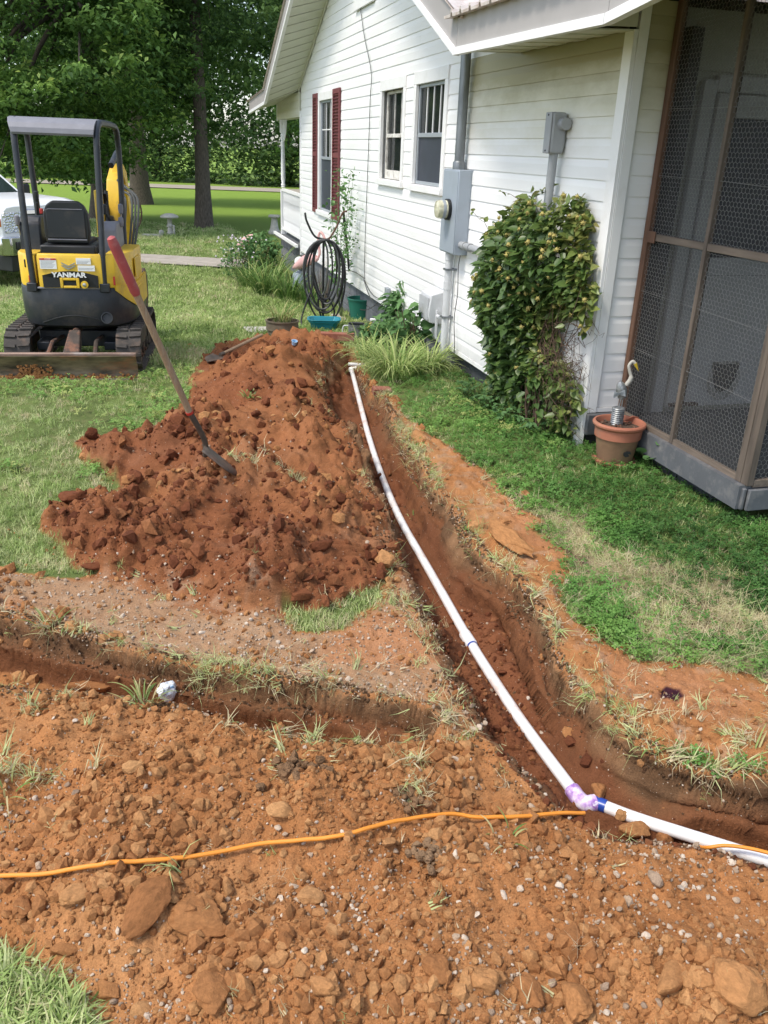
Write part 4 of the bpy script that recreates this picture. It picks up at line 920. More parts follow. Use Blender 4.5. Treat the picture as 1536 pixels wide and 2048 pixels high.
def lawn(n, ylo, yhi, protos, sc, name, keep, power=1.3, ul=-1.0, uh=.72, tint=None, tilt=.25, dz=0.0):
    x, y = cand(n, ylo, yhi, ul, uh, power); f = ground_fields(x, y); k = (rng.random(n) < keep(x, y, f)) & ~in_house(x, y) & ~in_path(x, y)
    lx = (x + 3.135) * math.cos(R(9.5)) + (y - 8.635) * math.sin(R(9.5)); ly = -(x + 3.135) * math.sin(R(9.5)) + (y - 8.635) * math.cos(R(9.5))
    k &= ~((np.abs(lx) < .68) & (ly > -1.22) & (ly < .85) & (rng.random(n) < .8))
    x, y = x[k], y[k]; z = f['z'][k]; m = len(x); f = {a: b[k] for a, b in f.items() if isinstance(b, np.ndarray) and b.shape == k.shape}
    rot = np.stack([rng.normal(0, tilt, m), rng.normal(0, tilt, m), rng.uniform(0, 6.28, m)], 1)
    t = tint(x, y, f) if tint else rng.random(m)
    s = sc(x, y, f) * rng.uniform(.7, 1.3, m)
    return gn_scatter(name, np.stack([x, y, z + dz], 1), rot, s, protos, None, None, None, np.clip(t, 0, 1))
T_A = [tuft(10 + k, 11, .05, .0045, .035, .8, 'grass') for k in range(6)]
T_LONG = [tuft(30 + k, 9, .10, .007, .02, .85, 'grass', 3) for k in range(5)]
T_FAR = [tuft(40 + k, 14, .055, .011, .09, .8, 'grass') for k in range(5)]
C_A = [clover(50 + k, 10, .05, .045, .012) for k in range(6)]
def gt(x, y, f):
    base = .48 + .3 * fbm(x, y, .9, 3, 91) + .15 * fbm(x, y, .2, 2, 90) + .6 * rng.random(len(x)) - .25; near_d = np.clip(1 + f['dirtd'] / .35, 0, 1)
    return base + .2 * near_d * rng.random(len(x)) + .35 * f['straw'] + np.where(rng.random(len(x)) > .93, .3, 0)
edge = lambda f: sstep(.03, -.015, f['dirtd'])
right = lambda x, y: sstep(-.3, .2, (x * NN[0] + y * NN[1]) - 1.7) * sstep(9.2, 8.4, y)
thin = lambda x, y: .35 + .65 * sstep(-.35, .1, fbm(x, y, .45, 3, 92))
lawn(95000, 1.4, 9, T_A, lambda x, y, f: .75 + .04 * y, 'grass', lambda x, y, f: edge(f) * thin(x, y) * (1 - .88 * f['straw']), 1.2, tint=gt)
lawn(52000, 8.5, 30, T_FAR, lambda x, y, f: .9 + .02 * y, 'grass', lambda x, y, f: edge(f), .6, -.9, .3, tint=lambda x, y, f: gt(x, y, f) - .05)
lawn(26000, 2.2, 9.5, C_A, lambda x, y, f: 1.0 + 0 * y, 'clover', lambda x, y, f: edge(f) * (1 - .9 * f['straw']) * (right(x, y) * .95 + .0) * (.55 + .45 * sstep(-.2, .2, fbm(x, y, .4, 3, 93))), .8, .0, .6,
     tint=lambda x, y, f: .45 + .3 * fbm(x, y, .5, 2, 94) + .25 * rng.random(len(x)) - .35 * sstep(.9, .2, WALL - (x * NN[0] + y * NN[1])))
lawn(9000, 5, 14, C_A, lambda x, y, f: 1.2 + 0 * y, 'clover', lambda x, y, f: edge(f) * .8 * sstep(-.1, .3, fbm(x, y, .8, 3, 95)), .6, -.6, .2, tint=lambda x, y, f: .7 + .3 * rng.random(len(x)))
# straw lying over the bare patch and on the trench shoulders
S_A = [tuft(60 + k, 10, .07, .0028, .05, 1.6, 'grass') for k in range(5)]
lawn(16000, 2.0, 6.5, S_A, lambda x, y, f: .9 + 0 * y, 'straw', lambda x, y, f: f['straw'] * .95 + .25 * edge(f) * sstep(-.5, -.1, f['dirtd']) * 0.6, .6, .0, .6, tint=lambda x, y, f: .8 + .25 * rng.random(len(x)) - np.where(rng.random(len(x)) > .75, .35, 0), tilt=.5)
# turf remnants: on the lips of the trenches and scattered over the soil
TP = [G(a, b)[:2] for a, b in [(330, 1330), (470, 1345), (640, 1380), (760, 1400), (530, 985), (490, 1010), (590, 1010), (690, 1225), (780, 1200), (820, 1560), (830, 1630), (1130, 1350), (1120, 1370), (1280, 1480), (860, 985),
                              (820, 880), (870, 900), (700, 1480), (640, 1480), (600, 900), (280, 1420), (130, 1420), (60, 1440), (90, 1580), (20, 1580), (930, 1095), (1480, 1520), (560, 1600), (630, 845), (800, 850), (735, 815), (650, 720), (690, 700), (745, 775), (800, 845), (835, 872), (850, 905), (790, 800), (960, 1000), (1010, 1130)]]
def remn(x, y, f):
    d = np.full(x.shape, 9.0)
    for a, b in TP: d = np.minimum(d, np.hypot(x - a, y - b) + (.06 if b < 3.2 else 0))
    lips = np.clip(sstep(.07, .0, np.abs(f['dR'])) * (~f['ins']) + sstep(.07, 0, f['dLR']) * (~f['inl']), 0, 1) * sstep(-.1, .3, fbm(x, y, .25, 3, 96))
    return f['dirt'] * np.clip(sstep(.13, .02, d) * .8 + lips * .45 + .0015 + .035 * f['sr'] + .05 * f['sl'] * sstep(.1, .4, fbm(x, y, .3, 3, 97)), 0, 1) * (1 - f['wall'])
lawn(60000, 1.3, 9, T_A[:3] + T_LONG[:2] + S_A[:2], lambda x, y, f: .8 + 0 * y, 'loose_turf', remn, .9, -.5, .5, tint=lambda x, y, f: .55 + .5 * rng.random(len(x)), tilt=.9)
RX, RY = [], []
for poly, n_, lo, hi in ((RR, 900, -.05, .02), (LR, 750, -.04, .025), (RL, 250, -.05, .02), (LL, 120, -.04, .03)):
    a_, b_ = along(poly, n_, lo, hi); RX.append(a_); RY.append(b_)
rx_, ry_ = np.concatenate(RX), np.concatenate(RY); kk = (ry_ > 1.5) & (ry_ < 8.5) & (rng.random(len(rx_)) < .08 + .92 * sstep(.0, .3, fbm(rx_, ry_, .3, 3, 99))); rx_, ry_ = rx_[kk], ry_[kk]
gn_scatter('hanging_turf', np.stack([rx_, ry_, zg(rx_, ry_)], 1), np.stack([rng.normal(0, 1.1, len(rx_)), rng.normal(0, 1.1, len(rx_)), rng.uniform(0, 6.28, len(rx_))], 1), rng.uniform(.6, 1.25, len(rx_)), T_A[:2] + S_A, None, None, None, np.clip(.45 + .55 * rng.random(len(rx_)), 0, 1))
lawn(30000, 1.3, 2.1, [tuft(80 + k, 8, .065, .009, .03, 1.2, 'grass', 3) for k in range(4)], lambda x, y, f: 1 + 0 * y, 'long_grass', lambda x, y, f: sstep(.03, -.05, f['dirtd']) * (x < -.3) * .5, 0, -.8, -.2, tint=lambda x, y, f: .3 + .55 * rng.random(len(x)), tilt=.5)

# ================================================================== LEAVES AND TREES
def leaves_mesh(name, P, size, cols, droop=.5, parent=None, mat=None, aspect=.55, fold=.15, tint=None, normal_bias=None):
    """one joined mesh of pointed leaves at points P"""
    n = len(P); a = rng.uniform(0, 6.283, n); dz_ = rng.normal(-droop, .45, n); d = np.stack([np.cos(a), np.sin(a), dz_], 1); d /= np.linalg.norm(d, axis=1)[:, None]
    up = np.stack([rng.normal(0, .5, n), rng.normal(0, .5, n), np.ones(n)], 1)
    if normal_bias is not None: up = up * .6 + normal_bias
    s = np.cross(d, up); s /= np.linalg.norm(s, axis=1)[:, None]; nn = np.cross(s, d)
    L = (size * rng.uniform(.6, 1.25, n))[:, None] if np.ndim(size) == 0 else size[:, None] * rng.uniform(.7, 1.2, n)[:, None]
    v = np.stack([P, P + d * L * .42 + s * L * aspect / 2 + nn * L * fold, P + d * L, P + d * L * .42 - s * L * aspect / 2 + nn * L * fold], 1).reshape(-1, 3)
    i = np.arange(n)[:, None] * 4
    me = npmesh(name, v, tris=np.concatenate([i + [0, 1, 2], i + [0, 2, 3]], 1).reshape(-1, 3))
    t = rng.random(n) if tint is None else tint
    at_ = me.attributes.new('tint', 'FLOAT', 'POINT'); at_.data.foreach_set('value', np.repeat(t, 4).astype(np.float32))
    return link(name, me, mat, parent)
MAT['leaf_maple'] = leaf_mat('maple_leaves', [(0, (.05, .11, .03)), (.5, (.18, .31, .08)), (.8, (.33, .50, .12)), (1, (.58, .70, .20))], .45, typ='GEOMETRY')
MAT['leaf_dark'] = leaf_mat('dark_leaves', [(0, (.045, .09, .035)), (.6, (.14, .24, .075)), (1, (.33, .47, .14))], .45, typ='GEOMETRY')
MAT['leaf_light'] = leaf_mat('light_leaves', [(0, (.07, .14, .035)), (.6, (.20, .35, .08)), (1, (.42, .58, .14))], .5, typ='GEOMETRY')
def crown_pts(center, rad, nclump, per, clump=(.7, .7, .28), hollow=.55, zmin=None, ragged=.2):
    d = rng.normal(size=(nclump, 3)); d /= np.linalg.norm(d, axis=1)[:, None]
    r = (hollow + (1 - hollow) * rng.random(nclump) ** .6) * (1 + ragged * rng.normal(size=nclump) * .5)
    c = np.array(center) + d * r[:, None] * np.array(rad)
    if zmin is not None: c = c[c[:, 2] > zmin + rng.random(len(c)) * 1.0]
    out_ = []; od = []
    for q_ in c:
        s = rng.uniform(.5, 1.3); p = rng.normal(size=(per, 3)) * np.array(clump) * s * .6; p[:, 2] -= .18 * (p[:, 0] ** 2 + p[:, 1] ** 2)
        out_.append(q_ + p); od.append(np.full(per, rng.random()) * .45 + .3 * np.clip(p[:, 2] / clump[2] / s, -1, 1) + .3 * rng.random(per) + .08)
    return np.concatenate(out_), np.clip(np.concatenate(od), 0, 1), c
def limbs(m, base, fork, tips, r0, n):
    base = np.array(base, float); fork = np.array(fork, float)
    for k in range(n):
        t = tips[rng.integers(len(tips))]; st = base + (fork - base) * rng.uniform(.55, 1.0); mid = st * .5 + t * .5 + np.array([0, 0, rng.uniform(.1, .8)])
        m.tube(smoothline([st, mid, t], 4), list(np.linspace(r0 * .35, .012, 9)), 6, cap=False)
def tree(name, base, h, r0, label, center, rad, ncl, per, leaf, mat, droop=.5, clump=(.7, .7, .28), nl=26, zmin=None, flare=1.5, group=None, cat='tree', hollow=.55, lean=(0, 0)):
    b = np.array(base, float); t = empty(name, tuple(b), 0, label, cat, group)
    P, ti, tips = crown_pts(np.array(center) - b, rad, ncl, per, clump, hollow, None if zmin is None else zmin - b[2])
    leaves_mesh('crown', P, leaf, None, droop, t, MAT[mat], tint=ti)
    m = MB(); n = 9; pts = []; rs = []
    for k in range(n + 1):
        u = k / n; pts.append((lean[0] * u + .04 * math.sin(5 * u), lean[1] * u, -.15 + (h + .15) * u)); rs.append(r0 * (1 - .6 * u) * (1 + (flare - 1) * math.exp(-u * n * 1.6)))
    m.tube(pts, rs, 14); limbs(m, (0, 0, h * .3), (lean[0], lean[1], h), tips, r0, nl)
    m.build('trunk', MAT['bark'], t, smooth=True, ang=80)
    return t
c1_ = atY(110, 20, 27)
tree('maple_tree', (-10.2, 31, gz(31)), 9, .36, 'broad leafy maple with low drooping branches behind the parked white truck', (c1_[0] - .3, 27.5, 6.3), (4.2, 4.2, 5.6), 620, 120, .19, 'leaf_maple', clump=(.7, .7, .26), zmin=.7, hollow=.6)
p2_ = G(408, 455)
tree('maple_tree', (p2_[0], p2_[1], p2_[2]), 11, .25, 'tall tree with a bare straight trunk on the open lawn left of the house', (p2_[0] + .6, p2_[1] + 1.5, 8.6), (4.6, 3.8, 6.8), 520, 100, .18, 'leaf_dark', clump=(.8, .8, .3), zmin=1.9, flare=1.35)
# older trunk in the shade behind
tree('oak_tree', (-11.3, 39.5, gz(39.5)), 8, .42, 'dark shaded tree with a thick trunk at the far edge of the lawn', (-11.5, 40, 9), (5.5, 3, 6), 380, 90, .2, 'leaf_dark', clump=(1, 1, .5), zmin=2.4)
BG = [(-2.0, 43, 5.0, 9, 'leaf_light', 'light green tree behind the front porch post', 2.2), (-8, 66, 8, 15, 'leaf_dark', 'dark tree beyond the road in line with the bare trunk', .2), (-18, 68, 8.5, 16, 'leaf_light', 'tall light tree beyond the road left of the bare trunk', .2),
      (-28, 66, 8, 15, 'leaf_dark', 'dark tree beyond the road above the truck hood', .2), (-39, 68, 9, 16, 'leaf_light', 'tall tree beyond the road at the far left', .2), (1, 68, 8, 15, 'leaf_light', 'light tree beyond the road next to the porch', .2),
      (11, 70, 8, 15, 'leaf_dark', 'dark tree beyond the road hidden by the house', .2), (-24, 80, 9, 20, 'leaf_dark', 'tall dark tree in the second row on the left', .2), (-3, 80, 9, 20, 'leaf_dark', 'tall dark tree in the second row near the house', .2)]
for x, y, r, h, mt, lb, zm in BG:
    tree('woodland_tree', (x, y, gz(y)), h * .7, .4, lb, (x, y - .5, h * .55), (r * .8, r * .6, h * .55), 210 if y > 50 else 420, 60 if y > 50 else 90, .5 if y > 50 else .17, mt, clump=(1.7, 1.7, .9) if y > 50 else (.8, .8, .35), nl=10, zmin=zm - .6, group='trees beyond the lawn')
hp = []
for k in range(46):
    cx = -46 + k * 1.35 + rng.normal() * .3; cy = 62.5 + rng.random() * 2.5; rr_ = rng.uniform(1.2, 2.2)
    d = rng.normal(size=(420, 3)); d /= np.linalg.norm(d, axis=1)[:, None]; hp.append(np.array([cx, cy, .6]) + d * np.array([rr_, 1.2, rr_ * 1.0]) * rng.uniform(.7, 1, (420, 1)))
hp = np.concatenate(hp); hp = hp[hp[:, 2] > -.6]
tag(leaves_mesh('undergrowth', hp, .38, None, .2, None, MAT['leaf_dark']), kind='stuff')

# ================================================================== MINI EXCAVATOR
MAT['yellow'] = pmat('yellow_machine_paint', (.72, .46, .03), .42, var=.05, vs=4, dirt=(.30, .17, .07), dirt_amt=.6, dirt_scale=5)
MAT['charcoal'] = pmat('charcoal_machine_paint', (.018, .021, .026), .42, var=.15, vs=4, dirt=(.10, .08, .065), dirt_amt=.55, dirt_scale=5)
MAT['charcoal_post'] = pmat('charcoal_tube', (.02, .024, .03), .4, var=.15, vs=5, dirt=(.12, .11, .1), dirt_amt=.3, dirt_scale=8)
MAT['roof_panel'] = pmat('grey_canopy_panel', (.19, .19, .21), .6, var=.1, vs=8)
MAT['plastic_blk'] = pmat('black_plastic', (.012, .013, .014), .5, var=.2, vs=9)
MAT['track'] = pmat('dusty_rubber', (.06, .052, .045), .9, var=.3, vs=12, dirt=(.2, .13, .09), dirt_amt=.55, dirt_scale=9, bump=.3)
MAT['rust_steel'] = pmat('muddy_steel', (.055, .04, .03), .75, var=.4, vs=9, dirt=(.3, .12, .06), dirt_amt=.95, dirt_scale=5, bump=.4)
MAT['blade'] = pmat('scraped_blade', (.15, .115, .07), .7, .1, var=.7, vs=9, dirt=(.36, .15, .075), dirt_amt=1.0, dirt_scale=5, bump=.4, stretch=(.6, 1, 2))
MAT['blade_edge'] = pmat('worn_blade_edge', (.24, .16, .12), .6, .2, var=.25, vs=8, dirt=(.4, .38, .36), dirt_amt=.7, dirt_scale=9, stretch=(.5, 1, 1))
MAT['steel'] = pmat('bare_steel', (.45, .45, .44), .35, .8, var=.2)
MAT['white'] = pmat('white_print', (.78, .78, .76), .5, var=.02)
MAT['red'] = pmat('red_print', (.45, .03, .02), .5, var=.05)
MAT['orange_p'] = pmat('orange_print', (.6, .2, .04), .5, var=.05)
MAT['ink'] = pmat('dark_print', (.04, .04, .045), .6, var=.05)
MAT['hose_rubber'] = pmat('grey_hydraulic_hose', (.08, .085, .08), .5, var=.3)
YW_ = R(9.5); EO = Vector((-3.135, 8.635, -.11))
ex = empty('mini_excavator', EO, YW_, 'yellow and charcoal mini excavator with a canopy parked on the lawn', 'excavator')
def text_obj(s, size, mat, parent, m, name='lettering', bold=.02, sx=1.0, ext=.002, spacing=1.0):
    cu = bpy.data.curves.new('t', 'FONT'); cu.body = s; cu.size = size; cu.offset = bold * size; cu.extrude = ext; cu.align_x = 'CENTER'; cu.align_y = 'CENTER'; cu.space_character = spacing; cu.resolution_u = 3
    to = bpy.data.objects.new('t', cu); COL.objects.link(to); bpy.context.view_layer.update()
    me = bpy.data.meshes.new_from_object(to.evaluated_get(bpy.context.evaluated_depsgraph_get())); bpy.data.objects.remove(to); bpy.data.curves.remove(cu)
    me.transform(Matrix.Diagonal((sx, 1, 1, 1))); me.transform(m); me.name = name; me.materials.clear(); return link(name, me, MAT[mat], parent)
FACE = Matrix.Rotation(R(90), 4, 'X')      # text standing up and read from -y
# tracks
def track(xc):
    Rr = .205; Lh = .56; w = .115; m = MB(); loop = []
    N = 60; per = 4 * Lh + 2 * math.pi * Rr
    def at(u):
        u = u % per
        if u < 2 * Lh: return (-Lh + u, Rr, 0.0)          # top, going +y
        u -= 2 * Lh
        if u < math.pi * Rr: a = u / Rr; return (Lh + Rr * math.sin(a), Rr * math.cos(a), a)
        u -= math.pi * Rr
        if u < 2 * Lh: return (Lh - u, -Rr, math.pi)
        u -= 2 * Lh; a = u / Rr; return (-Lh - Rr * math.sin(a), -Rr * math.cos(a), math.pi + a)
    V = []; Fc = []; n = 96
    for k in range(n):
        y, z, a = at(per * k / n); ny_, nz_ = math.sin(a), math.cos(a)
        for xx, t in ((-w, 0), (w, 0), (w, -.03), (-w, -.03)): V.append((xc + xx, y + ny_ * t, z + nz_ * t + .225))
    for k in range(n):
        j = (k + 1) % n
        for e_ in range(4): Fc.append((k * 4 + e_, j * 4 + e_, j * 4 + (e_ + 1) % 4, k * 4 + (e_ + 1) % 4))
    m.add(V, Fc); nl = 38
    for k in range(nl):
        y, z, a = at(per * (k + .5) / nl); mm = Matrix.Translation((xc, y, z + .225)) @ Matrix.Rotation(-a, 4, 'X')
        for sx_ in (-1, 1):
            off = .006 if sx_ > 0 else -.006
            m.prism([(sx_ * .012, -.022 + off), (sx_ * .112, -.014 + off), (sx_ * .112, .012 + off), (sx_ * .06, .020 + off), (sx_ * .012, .010 + off)][::sx_], .0, .020, 'z', mm)
    t = m.build('rubber_track', MAT['track'], ex)
    for yy_, r_2 in ((-Lh, .165), (Lh, .165), (-.3, .07), (0, .07), (.3, .07)):
        c = MB(); zc = .225 if r_2 > .1 else .225 - .105
        c.lathe([(r_2 * .3, -.06), (r_2, -.06), (r_2, .06), (r_2 * .3, .06), (r_2 * .3, .08), (.01, .08)], 18, Matrix.Translation((xc, yy_, zc)) @ Matrix.Rotation(R(90), 4, 'Y'))
        c.build('track_roller', MAT['rust_steel'], t, smooth=True)
    MB().box((xc - .05, -.5, .16), (xc + .05, .5, .30)).build('track_frame', MAT['rust_steel'], t, bev=.01)
track(-.495); track(.515)
cf = MB(); cf.box((-.39, -.28, .20), (.41, .28, .36)); cf.lathe([(.25, .36), (.25, .44), (.3, .45), (.3, .47)], 24, TM((.04, 0, 0))); cf.box((-.36, -.55, .22), (-.24, .5, .30)); cf.box((.26, -.55, .22), (.38, .5, .30))
cf.build('undercarriage', MAT['charcoal'], ex, bev=.01)
# dozer blade
b = MB(); prof = []
for k in range(7): t = k / 6; prof.append((-1.10 + .035 * math.cos(t * math.pi) * 1 + .05 * math.sin(t * math.pi), .05 + .245 * t))
poly = prof + [(y_ + .018, z_) for y_, z_ in prof[::-1]]
b.prism(poly, -.625, .625, 'x'); bl_ = b.build('dozer_blade', MAT['blade'], ex, smooth=True)
MB().box((-.625, -1.085, .285), (.625, -1.04, .312)).build('blade_lip', MAT['blade_edge'], bl_, bev=.008)
MB().box((-.628, -1.088, .02), (.628, -1.066, .075)).build('cutting_edge', MAT['blade_edge'], bl_, bev=.003)
m = MB(); m.add([tuple(Vector((x_, y_, z_))) for x_, y_, z_ in ((-.04, -1.03, .29), (.115, -1.03, .29), (.09, -.72, .455), (-.015, -.72, .455), (-.04, -1.03, .12), (.115, -1.03, .12), (.09, -.72, .33), (-.015, -.72, .33))],
             [(0, 1, 2, 3), (7, 6, 5, 4), (0, 4, 5, 1), (1, 5, 6, 2), (2, 6, 7, 3), (3, 7, 4, 0)])
m.build('blade_arm', MAT['rust_steel'], bl_, bev=.012)
m = MB(); m.tube([(.035, -.72, .42), (.035, -.5, .42)], .035, 10); m.build('lift_cylinder', MAT['rust_steel'], bl_, smooth=True)
for xs in (-.2, .24):
    MB().tube([(xs, -1.04, .2), (xs * .9, -.7, .33), (xs * .85, -.3, .3)], .022, 8).build('blade_arm', MAT['rust_steel'], bl_, smooth=True)
soil_l = MB()
for k in range(420):
    u = random.choice((random.gauss(-.28, .10), random.uniform(-.6, .6))); v_ = abs(random.gauss(0, .07 if abs(u + .28) < .15 else .02)); s = random.uniform(.004, .011); soil_l.box((-s, -s, -s), (s, s, s * .7), TM((u, -1.075 + .1 * v_, .07 + v_), (random.uniform(0, 3), random.uniform(0, 3), 0)))
tag(soil_l.build('caked_soil', MAT['clod'], bl_), kind='stuff')
# counterweight
def plan(sc=1, dy=0): return [(.04 + (x_ - .04) * sc, y_ * sc + dy) for x_, y_ in [(-.50, .50), (-.50, -.12), (-.485, -.34), (-.43, -.50), (-.33, -.61), (-.18, -.655), (.04, -.67), (.26, -.655), (.41, -.61), (.51, -.50), (.565, -.34), (.58, -.12), (.58, .50)]]
def loft(name, rings, mat, parent, bev=0, smooth=True):
    m = MB(); n = len(rings[0][0]); v = []
    for pl, z_ in rings: v += [(a_, b_, z_) for a_, b_ in pl]
    f = [(i * n + k, i * n + (k + 1) % n, (i + 1) * n + (k + 1) % n, (i + 1) * n + k) for i in range(len(rings) - 1) for k in range(n)] + [tuple(range(n))[::-1], tuple(range(len(v) - n, len(v)))]
    return m.add(v, f).build(name, mat, parent, smooth=smooth, bev=bev)
cw = loft('counterweight', [(plan(.90), .45), (plan(.965), .475), (plan(.99), .53), (plan(1), .62), (plan(1), .805), (plan(.985), .825)], MAT['charcoal'], ex)
m = MB(); arc = [(-.26 + .60 * k / 14, .50 + .075 * math.sin(math.pi * k / 14)) for k in range(15)]
m.tube([(a_, -.672 + .25 * (a_ - .04) ** 2 * 2.2, z_) for a_, z_ in arc], .006, 6); m.build('moulded_rib', MAT['plastic_blk'], cw, smooth=True)
m = MB(); m.lathe([(.055, 0), (.055, .02), (.045, .02), (.04, -.02)], 20, Matrix.Translation((.33, -.645, .55)) @ Matrix.Rotation(R(75), 4, 'X')); m.build('exhaust_port', MAT['plastic_blk'], cw, smooth=True)
m = MB(); m.box((-.27, -.66, .815), (.36, -.60, .835)); m.build('counterweight_lip', MAT['roof_panel'], cw, bev=.008)
# yellow wings and hood
def wing(pts, z0_, z1_, name='side_cover'):
    return loft(name, [(pts, z0_), (pts, z1_ - .02), ([(a_ * .985 + .0006, b_ + (.01 if b_ < 0 else 0)) for a_, b_ in pts], z1_)], MAT['yellow'], ex, bev=.006)
wl2 = wing([(-.27, -.632), (-.345, -.603), (-.43, -.49), (-.478, -.34), (-.49, -.1), (-.49, .1), (-.27, .1)], .826, 1.12)
wr2 = wing([(.355, .3), (.572, .3), (.572, -.12), (.556, -.335), (.50, -.49), (.43, -.598), (.355, -.632)], .826, 1.13)
# lower yellow flank that curves down over the counterweight on the right
m = MB(); v = []; top = [(.425, -.604), (.515, -.50), (.572, -.34), (.590, -.12), (.590, .45)]; zb2 = [.80, .70, .625, .59, .585]
for (a_, b_), zz in zip(top, zb2): v += [(a_ + .004, b_ - .004, zz), (a_ + .004, b_ - .004, .84), (a_ - .02, b_ + .02, .84), (a_ - .02, b_ + .02, zz)]
f = [];
for k in range(4):
    for e_ in range(4): f.append((k * 4 + e_, k * 4 + (e_ + 1) % 4, (k + 1) * 4 + (e_ + 1) % 4, (k + 1) * 4 + e_))
f += [(0, 1, 2, 3), (19, 18, 17, 16)]; m.add(v, f); m.build('side_cover', MAT['yellow'], ex, smooth=True, ang=50)
m = MB(); m.box((.586, -.30, .65), (.60, .1, .80)); m.box((.575, -.28, .88), (.583, .1, 1.06)); m.build('cover_panel', MAT['yellow'], ex, bev=.01)
hp_ = [(-.245, -.60), (-.245, -.655), (-.15, -.672), (.04, -.68), (.23, -.672), (.325, -.655), (.325, -.60)]
hood = loft('hood', [(hp_, .83), (hp_, 1.09), ([(a_ * .98, b_ + .012) for a_, b_ in hp_], 1.13)], MAT['yellow'], ex, bev=.006)
ar = [(-.205, .835)] + [(-.205 + .49 * k / 12, .942 + .042 * math.sin(math.pi * k / 12)) for k in range(13)] + [(.285, .835)]
m = MB(); v = []
for a_, z_ in ar:
    yb_ = -.7005 + .10 * (a_ - .04) ** 2 / .08 * .8 * .3; v += [(a_, yb_, z_), (a_, -.62, z_)]
n = len(ar); f = [(2 * k, 2 * k + 2, 2 * k + 3, 2 * k + 1) for k in range(n - 1)] + [tuple(range(0, 2 * n, 2))]
m.add(v, f); m.build('black_panel', MAT['plastic_blk'], hood)
text_obj('YANMAR', .060, 'white', hood, Matrix.Translation((.035, -.7035, .950)) @ FACE, bold=.035, sx=1.22)
m = MB()
for a_, b_ in (((-.02, .845), (.12, .925)),):
    m.box((a_[0] - .03, -.706, a_[1] - .012), (a_[0] - .004, -.66, b_[1])); m.box((b_[0] - .026, -.706, a_[1] - .012), (b_[0], -.66, b_[1])); m.box((a_[0] - .003, -.705, b_[1] - .022), (b_[0] - .027, -.66, b_[1])); m.box((a_[0] - .003, -.705, a_[1] - .012), (b_[0] - .027, -.66, a_[1] + .008))
m.build('latch_surround', MAT['yellow'], hood, bev=.004)
m = MB(); m.lathe([(.034, 0), (.034, .012), (.026, .012)], 18, Matrix.Translation((.165, -.699, .866)) @ Matrix.Rotation(R(90), 4, 'X')); m.build('lock_surround', MAT['yellow'], hood, smooth=True)
m = MB(); m.lathe([(.017, 0), (.017, .02), (.001, .024)], 14, Matrix.Translation((.165, -.704, .866)) @ Matrix.Rotation(R(90), 4, 'X')); m.build('lock', MAT['steel'], hood, smooth=True)
for dz_ in (0, -.022):
    m = MB()
    for sx_ in (-1, 1): m.add([(.035, -.682, 1.018 + dz_), (.035 + sx_ * .06, -.682, 1.05 + dz_), (.035 + sx_ * .06, -.682, 1.062 + dz_), (.035, -.682, 1.032 + dz_), (.035, -.69, 1.018 + dz_), (.035 + sx_ * .06, -.686, 1.05 + dz_), (.035 + sx_ * .06, -.686, 1.062 + dz_), (.035, -.69, 1.032 + dz_)], [(0, 1, 2, 3), (7, 6, 5, 4), (0, 4, 5, 1), (3, 2, 6, 7), (1, 5, 6, 2)])
    m.build('chevron_emblem', MAT['steel'], hood)
def decal(x0_, x1_, z0_, z1_, head, lines, hm='red', hw=None):
    d = MB().box((x0_, -.6835 + .02 * abs((x0_ + x1_) / 2 - .04), z0_), (x1_, -.67, z1_)).build('warning_label', MAT['white'], hood)
    y_ = -.6845 + .02 * abs((x0_ + x1_) / 2 - .04)
    if head: MB().box((x0_, y_, z1_ - .016), (x1_, y_ + .0008, z1_)).build('label_header', MAT[hm], d); text_obj(head, .013, 'white', d, Matrix.Translation(((x0_ + x1_) / 2, y_ - .0005, z1_ - .008)) @ FACE, bold=.01, ext=.0003)
    m = MB()
    for k in range(lines):
        zz = z1_ - .024 - k * .011; m.box((x0_ + .008, y_ + .0002, zz - .002), (x1_ - .01 - .012 * (k % 3), y_ + .0008, zz))
    m.build('printed_lines', MAT['ink'], d)
decal(-.215, -.07, 1.0, 1.095, 'DANGER', 6); decal(.105, .235, 1.045, 1.10, None, 3, 'orange_p'); decal(.115, .265, .985, 1.035, None, 2)
for xr in (-.335, .42): MB().box((xr - .009, -.628 + .03, .85), (xr + .009, -.585, .93)).build('reflector', MAT['red'], ex, bev=.003).location = (0, -.016, 0)
MB().box((-.375, -.585, 1.0), (-.36, -.54, 1.07)).build('hand_slot', MAT['plastic_blk'], ex, bev=.004)
# canopy
rop = MB(); hoop = {}
def hoop_tube(x0_, xf, name='canopy_post'):
    pts = [(x0_ * .9 + .002, -.625, .83), (x0_ * .93, -.62, 1.1), (x0_ * .97, -.57, 1.6), (x0_, -.53, 2.05), (x0_ * 1.01, -.50, 2.16), (x0_ * 1.03, -.42, 2.225), (x0_ * 1.06, -.3, 2.245), (xf * .97, .30, 2.235), (xf, .42, 2.20), (xf, .49, 2.10), (xf, .50, 1.9), (xf * .97, .50, 1.35), (xf * .95, .47, .86)]
    m = MB(); m.tube(smoothline(pts, 4), .029, 12); m.build(name, MAT['charcoal_post'], ex, smooth=True)
hoop_tube(-.335, -.45); hoop_tube(.36, .41)
for xr in (-.315, .335): m = MB(); m.box((xr - .045, -.665, .79), (xr + .045, -.60, .87)); m.build('post_foot', MAT['charcoal'], ex, bev=.008)
def cz_(t): return [(-.575, 2.145), (-.565, 2.185), (-.53, 2.225), (-.45, 2.262), (-.3, 2.275), (.35, 2.265), (.44, 2.24)][t]
m = MB(); v = []
for t in range(7):
    y_, z_ = cz_(t); e_ = .03 * t / 6
    v += [(-.345 - e_ * 3, y_, z_), (.345 + e_, y_, z_), (.345 + e_, y_ + .012, z_ - .018), (-.345 - e_ * 3, y_ + .012, z_ - .018)]
